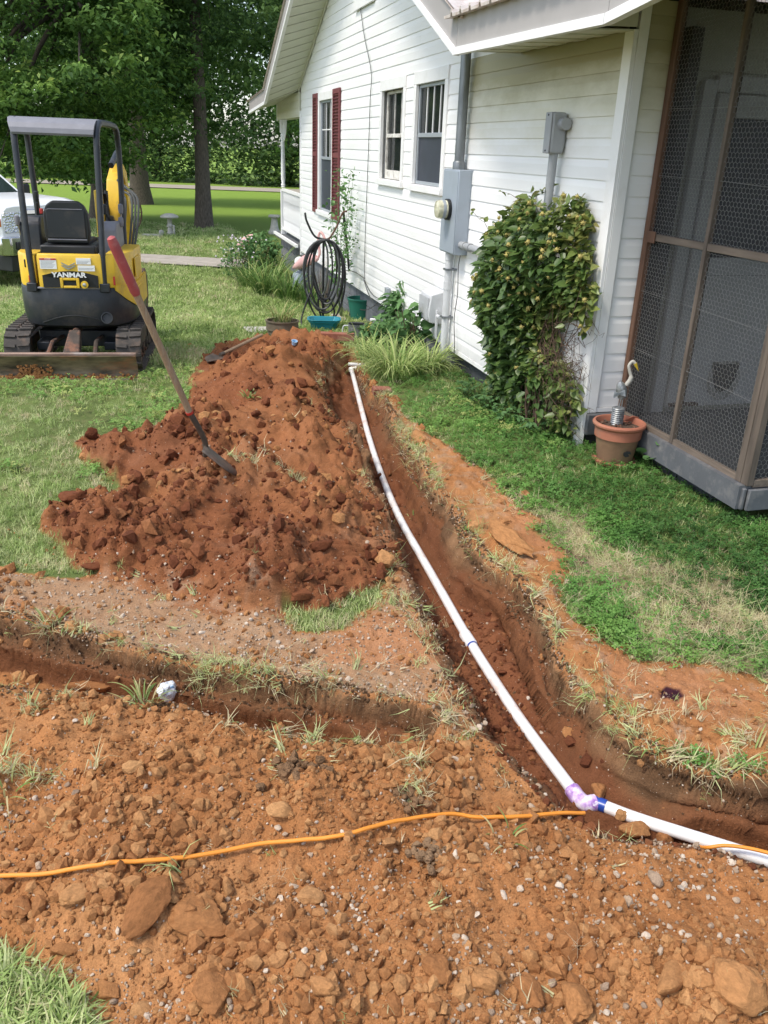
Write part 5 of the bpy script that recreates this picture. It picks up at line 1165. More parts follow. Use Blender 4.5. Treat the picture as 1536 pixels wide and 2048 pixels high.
f = [(k * 4 + e_, k * 4 + (e_ + 1) % 4, (k + 1) * 4 + (e_ + 1) % 4, (k + 1) * 4 + e_) for k in range(6) for e_ in range(4)] + [(0, 1, 2, 3), (27, 26, 25, 24)]
m.add(v, f); m.build('canopy_roof', MAT['roof_panel'], ex)
# seat
se = MB(); bp = [(-.185, 1.2), (-.20, 1.3), (-.195, 1.46), (-.165, 1.535), (-.11, 1.575), (.12, 1.575), (.175, 1.535), (.205, 1.46), (.21, 1.3), (.195, 1.2)]
se.prism(bp, -.42, -.34, 'y', None); seat = se.build('seat', MAT['plastic_blk'], ex, bev=.015, seg=3)
MB().box((-.165, -.432, 1.25), (.175, -.421, 1.50)).build('seat_back_panel', MAT['charcoal'], seat, bev=.006)
MB().box((-.185, -.35, 1.10), (.195, .12, 1.22)).build('seat_cushion', MAT['plastic_blk'], seat, bev=.03)
m = MB(); m.tube([(-.17, -.43, 1.235), (.18, -.43, 1.235)], .006, 6); m.tube([(-.15, -.434, 1.505), (.16, -.434, 1.505)], .004, 6); m.build('seat_piping', MAT['roof_panel'], seat)
MB().box((-.24, -.50, 1.10), (.26, .35, 1.19)).build('seat_base', MAT['plastic_blk'], ex, bev=.015)
# consoles, levers
def console(x0_, x1_, y0_, y1_, z0_, z1_, mat):
    return MB().prism([(y0_, z0_), (y0_ + .03, z1_ - .06), (y0_ + .1, z1_), (y1_ - .05, z1_ - .02), (y1_, z1_ - .12), (y1_, z0_)], x0_, x1_, 'x').build('control_console', mat, ex, bev=.02)
console(-.47, -.27, -.25, .25, 1.08, 1.42, MAT['charcoal']); console(.27, .42, -.25, .3, 1.08, 1.38, MAT['roof_panel'])
def lever(pts, r, knob, mk='plastic_blk'):
    l_ = MB().tube(pts, r, 8).build('control_lever', MAT['steel' if r < .011 else 'plastic_blk'], ex, smooth=True)
    m = MB(); m.lathe([(.001, -.05), (.02, -.04), (.026, 0), (.024, .04), (.001, .052)], 12, TM(knob)); m.build('lever_knob', MAT[mk], l_, smooth=True)
lever([(-.36, .12, 1.40), (-.35, .1, 1.52)], .012, (-.345, .09, 1.58)); lever([(.33, .1, 1.36), (.30, .05, 1.44)], .012, (.29, .04, 1.48))
lever([(-.45, -.2, 1.12), (-.47, -.24, 1.36)], .007, (-.472, -.24, 1.38), 'roof_panel'); lever([(.42, .2, 1.30), (.43, .15, 1.46)], .007, (.43, .15, 1.48), 'roof_panel'); lever([(.30, .2, 1.3), (.42, .1, 1.36)], .008, (.43, .1, 1.36), 'roof_panel')
MB().box((-.33, .08, 1.42), (-.30, .12, 1.47)).build('red_button', MAT['red'], ex, bev=.006)
m = MB()
for k in range(5): m.lathe([(.05 - .005 * k, 1.36 + .012 * k), (.05 - .005 * k, 1.366 + .012 * k)], 12, TM((.33, .12, 0)))
m.build('lever_boot', MAT['black'], ex)
MB().box((-.46, .25, .83), (.5, .52, .88)).build('foot_deck', MAT['charcoal'], ex, bev=.01)
# boom, arm, bucket (folded, on the right of the operator)
def beam(pts, w, hts, mat, name, parent=ex, xo=0, bev=.008):
    """box girder in the y-z plane"""
    n = len(pts); top = []; bot = []
    for i, (y_, z_) in enumerate(pts):
        a_ = np.array(pts[max(i - 1, 0)]); b_ = np.array(pts[min(i + 1, n - 1)]); d = (b_ - a_) / np.linalg.norm(b_ - a_); nn_ = np.array([-d[1], d[0]]) * hts[i] / 2
        top.append((y_ + nn_[0], z_ + nn_[1])); bot.append((y_ - nn_[0], z_ - nn_[1]))
    return MB().prism(top + bot[::-1], xo - w / 2, xo + w / 2, 'x').build(name, mat, parent, bev=bev)
bx_ = .27
boom = beam([(.72, .55), (.74, .95), (.80, 1.35), (.98, 1.66), (1.25, 1.78)], .13, [.14, .17, .20, .17, .12], MAT['yellow'], 'boom', xo=bx_)
for sx_ in (-1, 1): MB().box((bx_ + sx_ * .078 - .008, .62, 1.25), (bx_ + sx_ * .078 + .008, .98, 1.52)).build('boom_bracket', MAT['yellow'], boom, bev=.02)
arm = beam([(1.12, 1.82), (1.32, 1.74), (1.52, 1.25), (1.60, .75)], .12, [.12, .18, .15, .10], MAT['yellow'], 'dipper_arm', xo=bx_ + .03)
text_obj('YANMAR', .075, 'ink', boom, Matrix.Translation((bx_ + .067, .84, 1.45)) @ Matrix.Rotation(R(90), 4, 'Z') @ FACE @ Matrix.Rotation(R(35), 4, 'Z'), bold=.03, sx=1.1)
m = MB(); m.tube([(bx_ - .04, .60, .75), (bx_ - .04, .60, 1.2)], .032, 12); m.tube([(bx_ - .04, .60, 1.2), (bx_ - .04, .66, 1.62)], .018, 10); m.build('boom_cylinder', MAT['charcoal'], ex, smooth=True)
MB().box((.125, .52, .95), (.205, .60, 1.63)).build('cylinder_guard', MAT['yellow'], ex, bev=.01)
m = MB(); m.tube([(bx_ + .0, .88, 1.86), (bx_ + .02, 1.25, 1.98)], .03, 12); m.build('arm_cylinder', MAT['charcoal'], ex, smooth=True)
m = MB(); m.box((.10, .52, .30), (.44, .80, .60)); m.build('swing_bracket', MAT['charcoal'], ex, bev=.02)
bk = MB(); bp2 = [(1.52, .74), (1.68, .62), (1.66, .40), (1.50, .26), (1.28, .30), (1.20, .46), (1.34, .44), (1.44, .52), (1.44, .70)]
bk.prism(bp2, bx_ - .14, bx_ + .20, 'x'); buck = bk.build('bucket', MAT['rust_steel'], ex, bev=.01)
for k in range(4): MB().box((bx_ - .12 + .09 * k, 1.12, .44), (bx_ - .08 + .09 * k, 1.24, .475)).build('bucket_tooth', MAT['rust_steel'], buck, bev=.005)
for k, (xo, amp) in enumerate(((.31, .10), (.32, .14), (.30, .06), (.22, .08), (.24, .05))):
    pts = [(bx_ + xo - .26, .9 + .02 * k, 1.72 - .05 * k), (bx_ + xo - .14 + amp * .5, .8, 1.55), (bx_ + xo - .16 + amp * .55, .72, 1.25), (bx_ + xo - .2 + amp * .3, .7, .95), (bx_ + .02, .7, .62)]
    MB().tube(smoothline(pts, 6), .0125, 8).build('hydraulic_hose', MAT['hose_rubber'], ex, smooth=True)
for k in range(3): MB().tube(smoothline([(.2 + .015 * k, .6, 1.60), (.21 + .015 * k, .66, 1.42), (.2 + .02 * k, .58, 1.1)], 5), .009, 8).build('hydraulic_hose', MAT['black'], ex, smooth=True)

# ================================================================== WHITE PICKUP
MAT['car_white'] = pmat('white_car_paint', (.8, .81, .82), .18, var=.02); MAT['chrome'] = pmat('chrome', (.6, .6, .6), .12, 1, var=.05)
MAT['tint_glass'] = pmat('tinted_glass', (.02, .03, .03), .05, var=.2); MAT['amber'] = pmat('amber_lens', (.6, .16, .02), .2, var=.1)
hl = N_('headlight_lens'); hl.b.inputs['Base Color'].default_value = (.85, .85, .85, 1); hl.b.inputs['Metallic'].default_value = .85; hl.b.inputs['Roughness'].default_value = .18
vv_ = hl.new('ShaderNodeTexVoronoi'); vv_.inputs['Scale'].default_value = 28; hl.l(hl.coord('Object'), vv_.inputs['Vector']); hl.bump(vv_.outputs['Distance'], 1.0, .03); MAT['lens'] = hl.m
TO = Vector((-6.92, 15.92, float(gz(15.9)) + .02))
tr = empty('pickup_truck', TO, R(-116), 'white pickup truck with chrome bumper half hidden behind the mini excavator', 'truck')
def sec(ys, prof):     # loft along y of mirrored cross sections [(x,z)...]
    v = []; n = 2 * len(prof[0])
    for y_, p in zip(ys, prof): v += [(a_, y_, z_) for a_, z_ in p] + [(-a_, y_, z_) for a_, z_ in p[::-1]]
    return v, [(i * n + k, i * n + (k + 1) % n, (i + 1) * n + (k + 1) % n, (i + 1) * n + k) for i in range(len(ys) - 1) for k in range(n)] + [tuple(range(n))[::-1], tuple(range(len(v) - n, len(v)))]
S1 = lambda w, zb, zs, zt, wt: [(w * .92, zb), (w, zb + .12), (w, zs), (w * .97, zs + .10), (wt, zt - .02), (wt * .8, zt)]
v, f = sec([.86, .80, .5, 0, -.55], [S1(.93, .75, 1.14, 1.34, .80), S1(.97, .7, 1.18, 1.39, .84), S1(1.0, .62, 1.2, 1.44, .86), S1(1.0, .62, 1.22, 1.46, .86), S1(1.0, .45, 1.22, 1.47, .87)])
body = MB().add(v, f).build('body', MAT['car_white'], tr, smooth=True, ang=45)
v, f = sec([-.552, -1.35, -2.6, -5.0], [S1(1.0, .45, 1.22, 1.32, .95), S1(1.0, .45, 1.22, 1.30, .95), S1(1.0, .45, 1.22, 1.28, .95), S1(1.0, .5, 1.2, 1.26, .95)])
MB().add(v, f).build('body_side', MAT['car_white'], tr, smooth=True, ang=45)
v, f = sec([-.56, -1.30, -2.5, -2.7], [[(.86, 1.30), (.86, 1.40)], [(.9, 1.30), (.72, 1.96)], [(.9, 1.3), (.72, 1.97)], [(.9, 1.3), (.76, 1.9)]])
cab = MB().add(v, f).build('cab', MAT['car_white'], tr, smooth=True, ang=30)
MB().add([(.80, -.60, 1.435), (-.80, -.60, 1.435), (-.68, -1.26, 1.93), (.68, -1.26, 1.93)], [(0, 1, 2, 3)]).build('windshield', MAT['tint_glass'], cab)
for sx_ in (-1, 1):
    MB().add([(sx_ * .885, -.8, 1.36), (sx_ * .888, -1.6, 1.36), (sx_ * .745, -1.6, 1.9), (sx_ * .745, -1.35, 1.9)], [(0, 1, 2, 3)]).build('side_window', MAT['tint_glass'], cab)
    m = MB(); m.box((sx_ * 1.02 - .02, -.86, 1.36), (sx_ * 1.24, -.80, 1.60)) if sx_ > 0 else m.box((-1.24, -.86, 1.36), (-1.02, -.80, 1.60)); mi = m.build('mirror', MAT['plastic_blk'], tr, bev=.03)
    m = MB(); m.box((min(sx_ * .50, sx_ * .90), .80, .92), (max(sx_ * .50, sx_ * .90), .875, 1.255)); m.build('headlight', MAT['lens'], tr, bev=.02)
    m = MB(); m.box((min(sx_ * .905, sx_ * .965), .72, 1.03), (max(sx_ * .905, sx_ * .965), .85, 1.16)); m.build('side_marker', MAT['amber'], tr, bev=.01)
    for yw in (0, -3.7):
        m = MB(); m.lathe([(.22, -.13), (.36, -.13), (.395, -.09), (.395, .09), (.36, .13), (.22, .13)], 28, Matrix.Translation((sx_ * .86, yw, .38)) @ Matrix.Rotation(R(90), 4, 'Y')); wh = m.build('wheel', MAT['black'], tr, smooth=True)
        m = MB(); m.lathe([(.01, 0), (.2, -.02), (.235, .06)], 24, Matrix.Translation((sx_ * .93, yw, .38)) @ Matrix.Rotation(R(90) * sx_, 4, 'Y')); m.build('rim', MAT['chrome'], wh, smooth=True)
gr = MB(); gr.box((-.48, .80, .92), (.48, .90, 1.29)); gr = gr.build('grille', MAT['chrome'], tr, bev=.015)
for k in range(3): MB().box((-.44, .885, .96 + .1 * k), (.44, .905, 1.02 + .1 * k)).build('grille_slot', MAT['plastic_blk'], gr, bev=.008)
bm_ = MB(); bm_.prism([(-1.0, .70), (-1.02, .88), (-.9, .99), (-.4, 1.04), (.4, 1.04), (.9, .99), (1.02, .88), (1.0, .70)], .57, .87, 'z'); bump_ = bm_.build('bumper', MAT['chrome'], tr, bev=.02)
for sx_ in (-1, 1): MB().box((sx_ * .68 - .13, 1.0, .66), (sx_ * .68 + .13, 1.035, .79)).build('fog_lamp', MAT['plastic_blk'], bump_, bev=.015)
MB().box((-.9, .5, .30), (.9, .95, .565)).build('air_dam', MAT['plastic_blk'], tr, bev=.02)

# ================================================================== FITTINGS ON THE HOUSE WALL (things of their own, hung on it)
def wallthing(name, n, s, z, label, cat, group=None): return empty(name, HW(n, s, z), YAWH, label, cat, group)
MAT['meter_glass'] = pmat('meter_glass', (.62, .6, .45), .12, .2, var=.25, vs=20)
t = wallthing('electric_meter_box', 0, 8.05, 1.08, 'blue grey electric meter box with a round glass meter on the white siding', 'meter box')
MB().box((-.145, 0, 0), (-.018, .44, .775)).build('enclosure', MAT['grey_box'], t, bev=.006)
MB().box((-.152, .012, .012), (-.1455, .428, .762)).build('front_cover', MAT['grey_box'], t, bev=.003)
m = MB(); mm = Matrix.Translation((-.152, .215, .41)) @ Matrix.Rotation(R(-90), 4, 'Y')
m.lathe([(.098, 0), (.098, .03), (.088, .032), (.088, 0)], 28, mm); m.build('meter_ring', MAT['plastic_blk'], t, smooth=True)
m = MB(); m.lathe([(.085, .0), (.085, .105), (.078, .125), (.05, .132), (.002, .134)], 28, mm); gm = m.build('glass_meter', MAT['meter_glass'], t, smooth=True)
m = MB(); m.lathe([(.087, .05), (.088, .055), (.088, .075), (.087, .08)], 28, mm); m.build('meter_band', MAT['alu'], gm, smooth=True)
m = MB(); m.box((-.018, 0, 0), (0, .01, .775)); m.build('mounting_flange', MAT['grey_box'], t)
t = wallthing('service_mast', 0, 8.24, 1.855, 'tall galvanised service pipe rising from the meter box to the eave', 'pipe')
MB().tube([(-.085, 0, 0), (-.085, 0, 1.1)], .047, 20).build('pipe', MAT['galv'], t, smooth=True)
MB().lathe([(.06, 0), (.06, .06), (.05, .075)], 20, TM((-.085, 0, 0))).build('hub', MAT['galv'], t, smooth=True)
t = wallthing('drop_conduit', 0, 8.36, -.05, 'pale plastic conduit running from the meter box down into the ground', 'conduit')
MB().tube([(-.08, 0, 0), (-.08, 0, 1.125)], .038, 16).build('pipe', MAT['pvc_pale'], t, smooth=True)
MB().tube([(-.08, 0, .76), (-.08, 0, .84)], .043, 16).build('coupling', MAT['pvc_pale'], t, smooth=True)
MB().tube([(-.08, 0, 1.05), (-.08, 0, 1.128)], .043, 16).build('coupling', MAT['pvc_pale'], t, smooth=True)
for zz in (.95, .47): m = MB(); m.box((-.124, -.044, zz), (-.0, .044, zz + .02)); m.build('strap', MAT['galv'], t)
t = wallthing('grey_conduit', 0, 6.25, 1.18, 'grey plastic conduit leaving the meter box and rising behind the shrub to a pull elbow', 'conduit')
MB().tube(smoothline([(-.08, 1.80, 0), (-.08, .25, 0), (-.08, .06, .05), (-.08, 0, .2), (-.08, -.02, .84)], 6), .033, 16).build('pipe', MAT['pvc_grey'], t, smooth=True)
for yy_ in (1.72, 1.58): MB().tube([(-.08, yy_, 0), (-.08, yy_ - .05, 0)], .040, 16).build('coupling', MAT['pvc_grey'], t, smooth=True)
lb = MB(); lb.prism([(-.14, .84), (-.03, .84), (-.02, .90), (-.02, 1.08), (-.03, 1.12), (-.14, 1.12)], -.075, .035, 'y'); lb = lb.build('pull_elbow', MAT['pvc_grey'], t, bev=.018, seg=3)
MB().box((-.150, -.07, .842), (-.1405, .03, 1.118)).build('elbow_cover', MAT['pvc_grey'], lb, bev=.006)
MB().tube([(-.06, -.05, 1.04), (-.06, -.14, 1.04)], .042, 14).build('elbow_neck', MAT['pvc_grey'], lb, smooth=True)
for zz in (.86, 1.10): MB().lathe([(.007, 0), (.007, .004)], 8, Matrix.Translation((-.150, -.02, zz)) @ Matrix.Rotation(R(-90), 4, 'Y')).build('screw', MAT['plastic_blk'], lb)
o = MB().tube(smoothline([HW(-.06, 8.1, 1.08), HW(-.05, 8.16, .95), HW(-.055, 8.12, .7), HW(-.05, 8.18, .45), HW(-.05, 8.12, .2), HW(-.02, 8.2, .08)], 6), .0045, 6).build('ground_wire', MAT['black_cable'], None, smooth=True)
tag(o, 'thin dark ground wire hanging from the bottom of the meter box', 'wire')
t = wallthing('vent_hood', 0, 8.60, .30, 'pale louvred box mounted low on the wall left of the plastic conduit', 'vent box')
MB().prism([(-.02, .0), (-.17, .02), (-.19, .12), (-.17, .31), (-.02, .35)], 0, .34, 'y').build('casing', MAT['pvc_pale'], t, bev=.012)
for k in range(13): MB().box((-.196, .02 + .024 * k, .05), (-.182, .033 + .024 * k, .28)).build('louvre', MAT['pvc_pale'], t)
MB().tube([(-.10, -.02, .16), (-.10, -.02, -.12), (-.04, -.02, -.2)], .016, 10).build('pipe', MAT['pvc_pale'], t, smooth=True)
MB().tube([(-.10, -.04, .1), (-.10, -.12, .1)], .02, 10).build('valve', MAT['pvc_pale'], t, smooth=True)
t = wallthing('junction_box', 0, 10.72, .30, 'small grey cable junction box near the bottom edge of the siding', 'junction box')
MB().box((-.07, -.05, -.07), (-.018, .06, .07)).build('casing', MAT['alu'], t, bev=.006)
for dy in (-.03, .0, .04): MB().tube([(-.045, dy, -.07), (-.05, dy, -.22), (-.02, dy - .02, -.36)], .0045, 6).build('cable', MAT['alu'], t)
o = MB().tube(smoothline([HW(-.03, 12.95, 4.3), HW(-.03, 12.4, 3.45), HW(-.035, 11.91, 2.93), HW(-.03, 11.94, 2.6), HW(-.03, 11.96, 2.0), HW(-.03, 12.02, .83), HW(-.03, 12.0, .3)], 5), .005, 6).build('wall_cable', MAT['black_cable'], None)
tag(o, 'thin dark cable dropping down the gable wall from its peak', 'cable')
for k, (a_, b_, sag, lb) in enumerate((((12.0, .30), (10.75, .25), .12, 'upper of the sagging cables between the wall cable and the junction box'), ((12.0, .29), (10.7, .22), .2, 'lowest sagging cable between the wall cable and the junction box'),
                                   ((13.6, .18), (12.0, .31), -.06, 'cable strung from the far siding to the foot of the wall cable'), ((13.1, -.1), (11.2, .1), .16, 'grey cable drooping over the foundation blocks'))):
    p = [HW(-.04, a_[0] + (b_[0] - a_[0]) * u, a_[1] + (b_[1] - a_[1]) * u - sag * 4 * u * (1 - u)) for u in np.linspace(0, 1, 12)]
    tag(MB().tube(p, .006, 6).build('cable', MAT['black_cable'], None), lb, 'cable')
MB().box((-.05, 11.9, 3.72), (-.022, 12.9, 4.4)).build('gable_window', MAT['trim_white'], house, bev=.004)

# ================================================================== HOSE, HANGER, POLE
def GZ3(x, y, dz=0): return Vector((x, y, z1(x, y) + dz))
HC = GZ3(-.95, 11.8)
t = empty('hose_hanger', HC, 0, 'dark iron stand with two curved horns holding the garden hose', 'hose stand')
zh = 1.17
MB().tube([(0, 0, -.05), (0, 0, zh)], .016, 8).build('stand_post', MAT['plastic_blk'], t, smooth=True)
MB().tube(smoothline([(0, 0, zh), (-.12, -.02, zh + .04), (-.22, -.03, zh + .22), (-.245, -.03, zh + .33)], 6), .014, 8).build('horn', MAT['plastic_blk'], t, smooth=True)
MB().tube(smoothline([(0, 0, zh), (.08, -.02, zh + .02), (.17, -.03, zh + .16), (.25, -.03, zh + .34), (.31, -.03, zh + .37)], 6), .013, 8).build('horn', MAT['wood_red'], t, smooth=True)
t = empty('garden_hose', HC, 0, 'coil of black garden hose hanging from the iron stand', 'hose')
for k in range(9):
    w_ = .12 + .02 * k + random.uniform(-.02, .02); h_ = .36 + .02 * k + random.uniform(-.03, .03); ox = random.uniform(-.04, .05); p = []
    for j in range(33):
        a_ = 2 * math.pi * j / 32; p.append((ox + w_ * math.sin(a_) * (1 + .12 * math.cos(a_)), -.05 + .02 * math.sin(3 * a_ + k) - .006 * k, zh - .0 - h_ + h_ * math.cos(a_) + .02 * math.sin(2 * a_)))
    MB().tube(p, .0125, 7, cap=False).build('hose_loop', MAT['black'] if k % 3 else MAT['hose_rubber'], t, smooth=True)
MB().tube(smoothline([(-.12, -.06, zh - .25), (-.14, -.08, zh - .6), (-.2, -.12, .4), (-.28, -.16, .15), (-.26, -.25, .03), (-.2, -.3, .02)], 6), .0125, 8).build('hose_loop', MAT['black'], t, smooth=True)
MB().tube(smoothline([(.05, -.05, zh - .7), (.14, -.06, .3), (.16, -.06, .2), (.1, -.06, .06), (0, -.08, .03)], 6), .0125, 8).build('hose_loop', MAT['black'], t, smooth=True)
MB().tube(smoothline([(-.05, -.05, zh - .7), (-.06, -.06, .3), (0, -.06, .1), (.08, -.1, .03)], 6), .0125, 8).build('hose_loop', MAT['black'], t, smooth=True)
pt = atY(687, 425, 12.6); pb = G(706, 618)
tag(MB().tube([Vector(pt), Vector(pb) * .9 + Vector(pt) * .1, Vector((pb[0], 12.9, z1(pb[0], 12.9)))], .019, 8).build('leaning_pole', MAT['plastic_blk'], None, smooth=True), 'thin dark pole standing in the green pot and leaning to the left', 'pole')

# ================================================================== POTS, TUBS, SMALL GARDEN THINGS
MAT['green_plastic'] = pmat('green_plastic', (.015, .14, .10), .45, var=.08, vs=4); MAT['teal_plastic'] = pmat('teal_plastic', (.01, .20, .26), .4, var=.06, vs=4)
MAT['terracotta'] = pmat('terracotta', (.36, .13, .075), .75, var=.12, vs=9, dirt=(.22, .17, .11), dirt_amt=.7, dirt_scale=5, bump=.2)
MAT['terra_mossy'] = pmat('mossy_terracotta', (.24, .135, .075), .8, var=.2, vs=7, dirt=(.15, .14, .07), dirt_amt=.8, dirt_scale=6, bump=.2)
MAT['planter'] = pmat('brown_planter', (.13, .105, .07), .85, var=.2, vs=9, dirt=(.24, .2, .15), dirt_amt=.5, dirt_scale=6, bump=.3)
MAT['zinc'] = pmat('zinc', (.26, .27, .27), .45, .6, var=.45, vs=45)
MAT['pink'] = pmat('faded_pink_plastic', (.62, .36, .34), .55, var=.15, vs=6, bump=.2)
MAT['stone_white'] = pmat('weathered_cast_stone', (.42, .40, .35), .85, var=.15, vs=8, dirt=(.15, .14, .1), dirt_amt=.7, dirt_scale=5, bump=.4)
MAT['brick'] = pmat('red_brick', (.25, .09, .055), .9, var=.25, vs=12, dirt=(.35, .24, .18), dirt_amt=.6, dirt_scale=7, bump=.4)
MAT['mulch'] = pmat('dark_mulch', (.07, .045, .03), .95, var=.5, vs=50, bump=1, bs=60)
MAT['blue'] = pmat('pale_blue_plastic', (.35, .55, .75), .4); MAT['yellow_plastic'] = pmat('yellow_plastic', (.6, .42, .03), .45, dirt=(.7, .7, .6), dirt_amt=.8, dirt_scale=12)
def pot(name, p, r0, r1, h, rim, mat, label, cat, oval=1.0, rimh=.02, soil=True, rz=0, fill=None):
    t = empty(name, p, rz, label, cat)
    m = MB(); m.lathe([(r0 * .96, 0), (r0, .005), (r1, h - rimh), (r1 + rim, h - rimh + .002), (r1 + rim, h), (r1 - .006, h), (r0 - .01, .02)], 28, Matrix.Diagonal((1, oval, 1, 1))); m.build('pot_wall', MAT[mat], t, smooth=True)
    if soil: m = MB(); m.lathe([(r1 - .012, h * .82), (.01, h * .84)], 20, Matrix.Diagonal((1, oval, 1, 1))); m.build('potting_soil', MAT['mulch'], t)
    return t
g = G(722, 642); pot('green_pot', GZ3(g[0], g[1]), .15, .205, .34, .012, 'green_plastic', 'deep green plastic pot by the foundation with a pole in it', 'plant pot', soil=False)
g = G(648, 660)
t = empty('plastic_tub', GZ3(g[0], g[1]), R(4), 'shallow rectangular teal plastic tub on the grass under the hose', 'tub')
m = MB()
def rr(w_, d_, z_, c=.06): return [(x_, y_, z_) for x_, y_ in [(-w_ + c, -d_), (w_ - c, -d_), (w_, -d_ + c), (w_, d_ - c), (w_ - c, d_), (-w_ + c, d_), (-w_, d_ - c), (-w_, -d_ + c)]]
rings = [rr(.15, .10, 0), rr(.19, .13, .115), rr(.205, .145, .118), rr(.212, .15, .150), rr(.225, .163, .155), rr(.225, .163, .162), rr(.205, .143, .160), rr(.145, .095, .01)]
v = [p for r_3 in rings for p in r_3]; f = [(i * 8 + k, i * 8 + (k + 1) % 8, (i + 1) * 8 + (k + 1) % 8, (i + 1) * 8 + k) for i in range(7) for k in range(8)] + [tuple(range(8))[::-1], tuple(range(56, 64))]
m.add(v, f); m.build('tub_wall', MAT['teal_plastic'], t, bev=.004)
g = G(712, 680)
t = empty('watering_can', GZ3(g[0], g[1]), 0, 'old galvanised watering can with mottled sides beside the yellow bottle', 'watering can')
MB().lathe([(.095, 0), (.10, .005), (.10, .19), (.105, .195), (.105, .205), (.09, .2), (.088, .02)], 24).build('can_body', MAT['zinc'], t, smooth=True)
m = MB(); m.prism([(-.1, 0), (.1, 0), (.085, .05), (.05, .08), (0, .09), (-.05, .08), (-.085, .05)], .200, .215, 'z'); m.build('can_hood', MAT['plastic_blk'], t)
MB().tube(smoothline([(.09, 0, .03), (.16, -.02, .12), (.22, -.03, .24)], 5), [.018] * 5 + [.014] * 6, 10).build('spout', MAT['zinc'], t, smooth=True)
MB().tube(smoothline([(-.09, 0, .18), (-.16, 0, .17), (-.165, 0, .08), (-.1, 0, .04)], 6), .008, 8).build('handle', MAT['pvc_pale'], t, smooth=True)
g = G(742, 676)
t = empty('spray_bottle', GZ3(g[0], g[1]), 0, 'yellow and white garden spray bottle between the watering can and the shrub', 'bottle')
MB().lathe([(.045, 0), (.05, .01), (.05, .13), (.03, .17), (.018, .19), (.018, .21)], 18, Matrix.Diagonal((1, .7, 1, 1))).build('bottle_body', MAT['yellow_plastic'], t, smooth=True)
MB().box((-.02, -.02, .21), (.06, .02, .245)).build('spray_head', MAT['white'], t, bev=.008)
MB().box((-.025, -.037, .05), (.03, -.034, .12)).build('label', MAT['white'], t)
g = G(565, 676)
t = empty('planter', GZ3(g[0], g[1]), R(-5), 'brown squat planter with spiky half dry grass at the far end of the spoil heap', 'planter')
m = MB(); m.lathe([(.16, 0), (.175, .01), (.19, .10), (.205, .105), (.205, .12), (.20, .20), (.215, .205), (.215, .22), (.19, .22), (.185, .05)], 24, Matrix.Diagonal((1, .85, 1, 1))); m.build('planter_wall', MAT['planter'], t, smooth=True)
MB().lathe([(.188, .19), (.01, .2)], 18, Matrix.Diagonal((1, .85, 1, 1))).build('potting_soil', MAT['mulch'], t)
MAT['blade_plant'] = leaf_mat('strap_leaves', [(0, (.06, .13, .03)), (.5, (.15, .26, .06)), (.8, (.4, .42, .16)), (1, (.55, .46, .24))], .3, typ='GEOMETRY')
def strap_leaves(name, n, L, w, spread, parent, mat='blade_plant', arch=1.1, seed=0, tr=(0, 1), variegated=False, z0=0.0, ell=1.0, erect=.35):
    rs = random.Random(seed); v = []; f = []; tint = []; sg = 7
    for _ in range(n):
        a = rs.uniform(0, 6.283); r0 = spread * math.sqrt(rs.random()) * .45; bx, by = r0 * math.cos(a), r0 * math.sin(a) * ell; d = a + rs.gauss(0, .5); LL_ = L * rs.uniform(.6, 1.15); ar_ = arch * rs.uniform(.5, 1.2); th = rs.uniform(.05, erect); x_, z_ = 0, z0
        dx, dy = math.cos(d), math.sin(d) * ell; px, py = -dy, dx; t_ = tr[0] + (tr[1] - tr[0]) * rs.random(); ww = w * rs.uniform(.7, 1.2)
        for k in range(sg + 1):
            u = k / sg; wk = ww * (min(1, .55 + 1.2 * u) * (1 - u ** 2.2)) / 2 + .0006
            cols = ((-1, .9), (-.45, 0), (.45, 0), (1, .9)) if variegated else ((-1, 0), (1, 0))
            for s_, tt in cols: v.append((bx + dx * x_ + px * wk * s_, by + dy * x_ + py * wk * s_, z_)); tint.append(min(1, t_ * .55 + (.42 if tt else 0) + (.1 * u)) if variegated else min(1, t_ + .25 * max(0, u - .6)))
            x_ += LL_ / sg * math.sin(th); z_ += LL_ / sg * math.cos(th); th += ar_ * 1.6 / sg
        c = 4 if variegated else 2; b = len(v) - c * (sg + 1)
        for k in range(sg):
            for j in range(c - 1): f.append((b + k * c + j, b + k * c + j + 1, b + (k + 1) * c + j + 1, b + (k + 1) * c + j))
    me = npmesh(name, v, quads=f, smooth=True); at_ = me.attributes.new('tint', 'FLOAT', 'POINT'); at_.data.foreach_set('value', np.array(tint, np.float32)); return link(name, me, MAT[mat], parent)
strap_leaves('grass_leaves', 110, .36, .010, .25, t, tr=(.3, 1), seed=4, z0=.18, arch=1.2)
# paver, bricks, cup, white tray
def block_thing(name, p, dims, rot, mat, label, cat, bev=.006):
    o = MB().cbox((0, 0, dims[2] / 2), dims).build(name, MAT[mat], None, bev=bev); o.location = p; o.rotation_euler = rot; return tag(o, label, cat)
g = G(522, 664); block_thing('paving_slab', GZ3(g[0], g[1], -.01), (.42, .30, .05), (.02, .02, .3), 'stone_white', 'grey paving slab lying behind the spoil heap left of the planter', 'paver')
g = G(678, 692); block_thing('brick', GZ3(g[0] - .02, g[1], -.005), (.40, .12, .085), (0, .02, .05), 'brick', 'red brick edging piece in front of the watering can', 'brick')
g = G(752, 782); block_thing('brick', GZ3(g[0] + .05, g[1], -.03), (.17, .10, .06), (.1, .05, .2), 'brick', 'broken brick stuck in the turf right beside the far pipe end', 'brick')
g = G(600, 622); o = MB().prism([(0, 0), (.5, 0), (.5, .14), (0, .12)], 0, .05, 'z').build('edging_stone', MAT['concrete'], None, bev=.01); o.location = HW(-.22, 12.2, float(z1(*HW(-.2, 12.4, 0)[:2]))); o.rotation_euler = (0, 0, YAWH + R(90)); tag(o, 'long pale edging stone along the foundation behind the hose', 'stone')
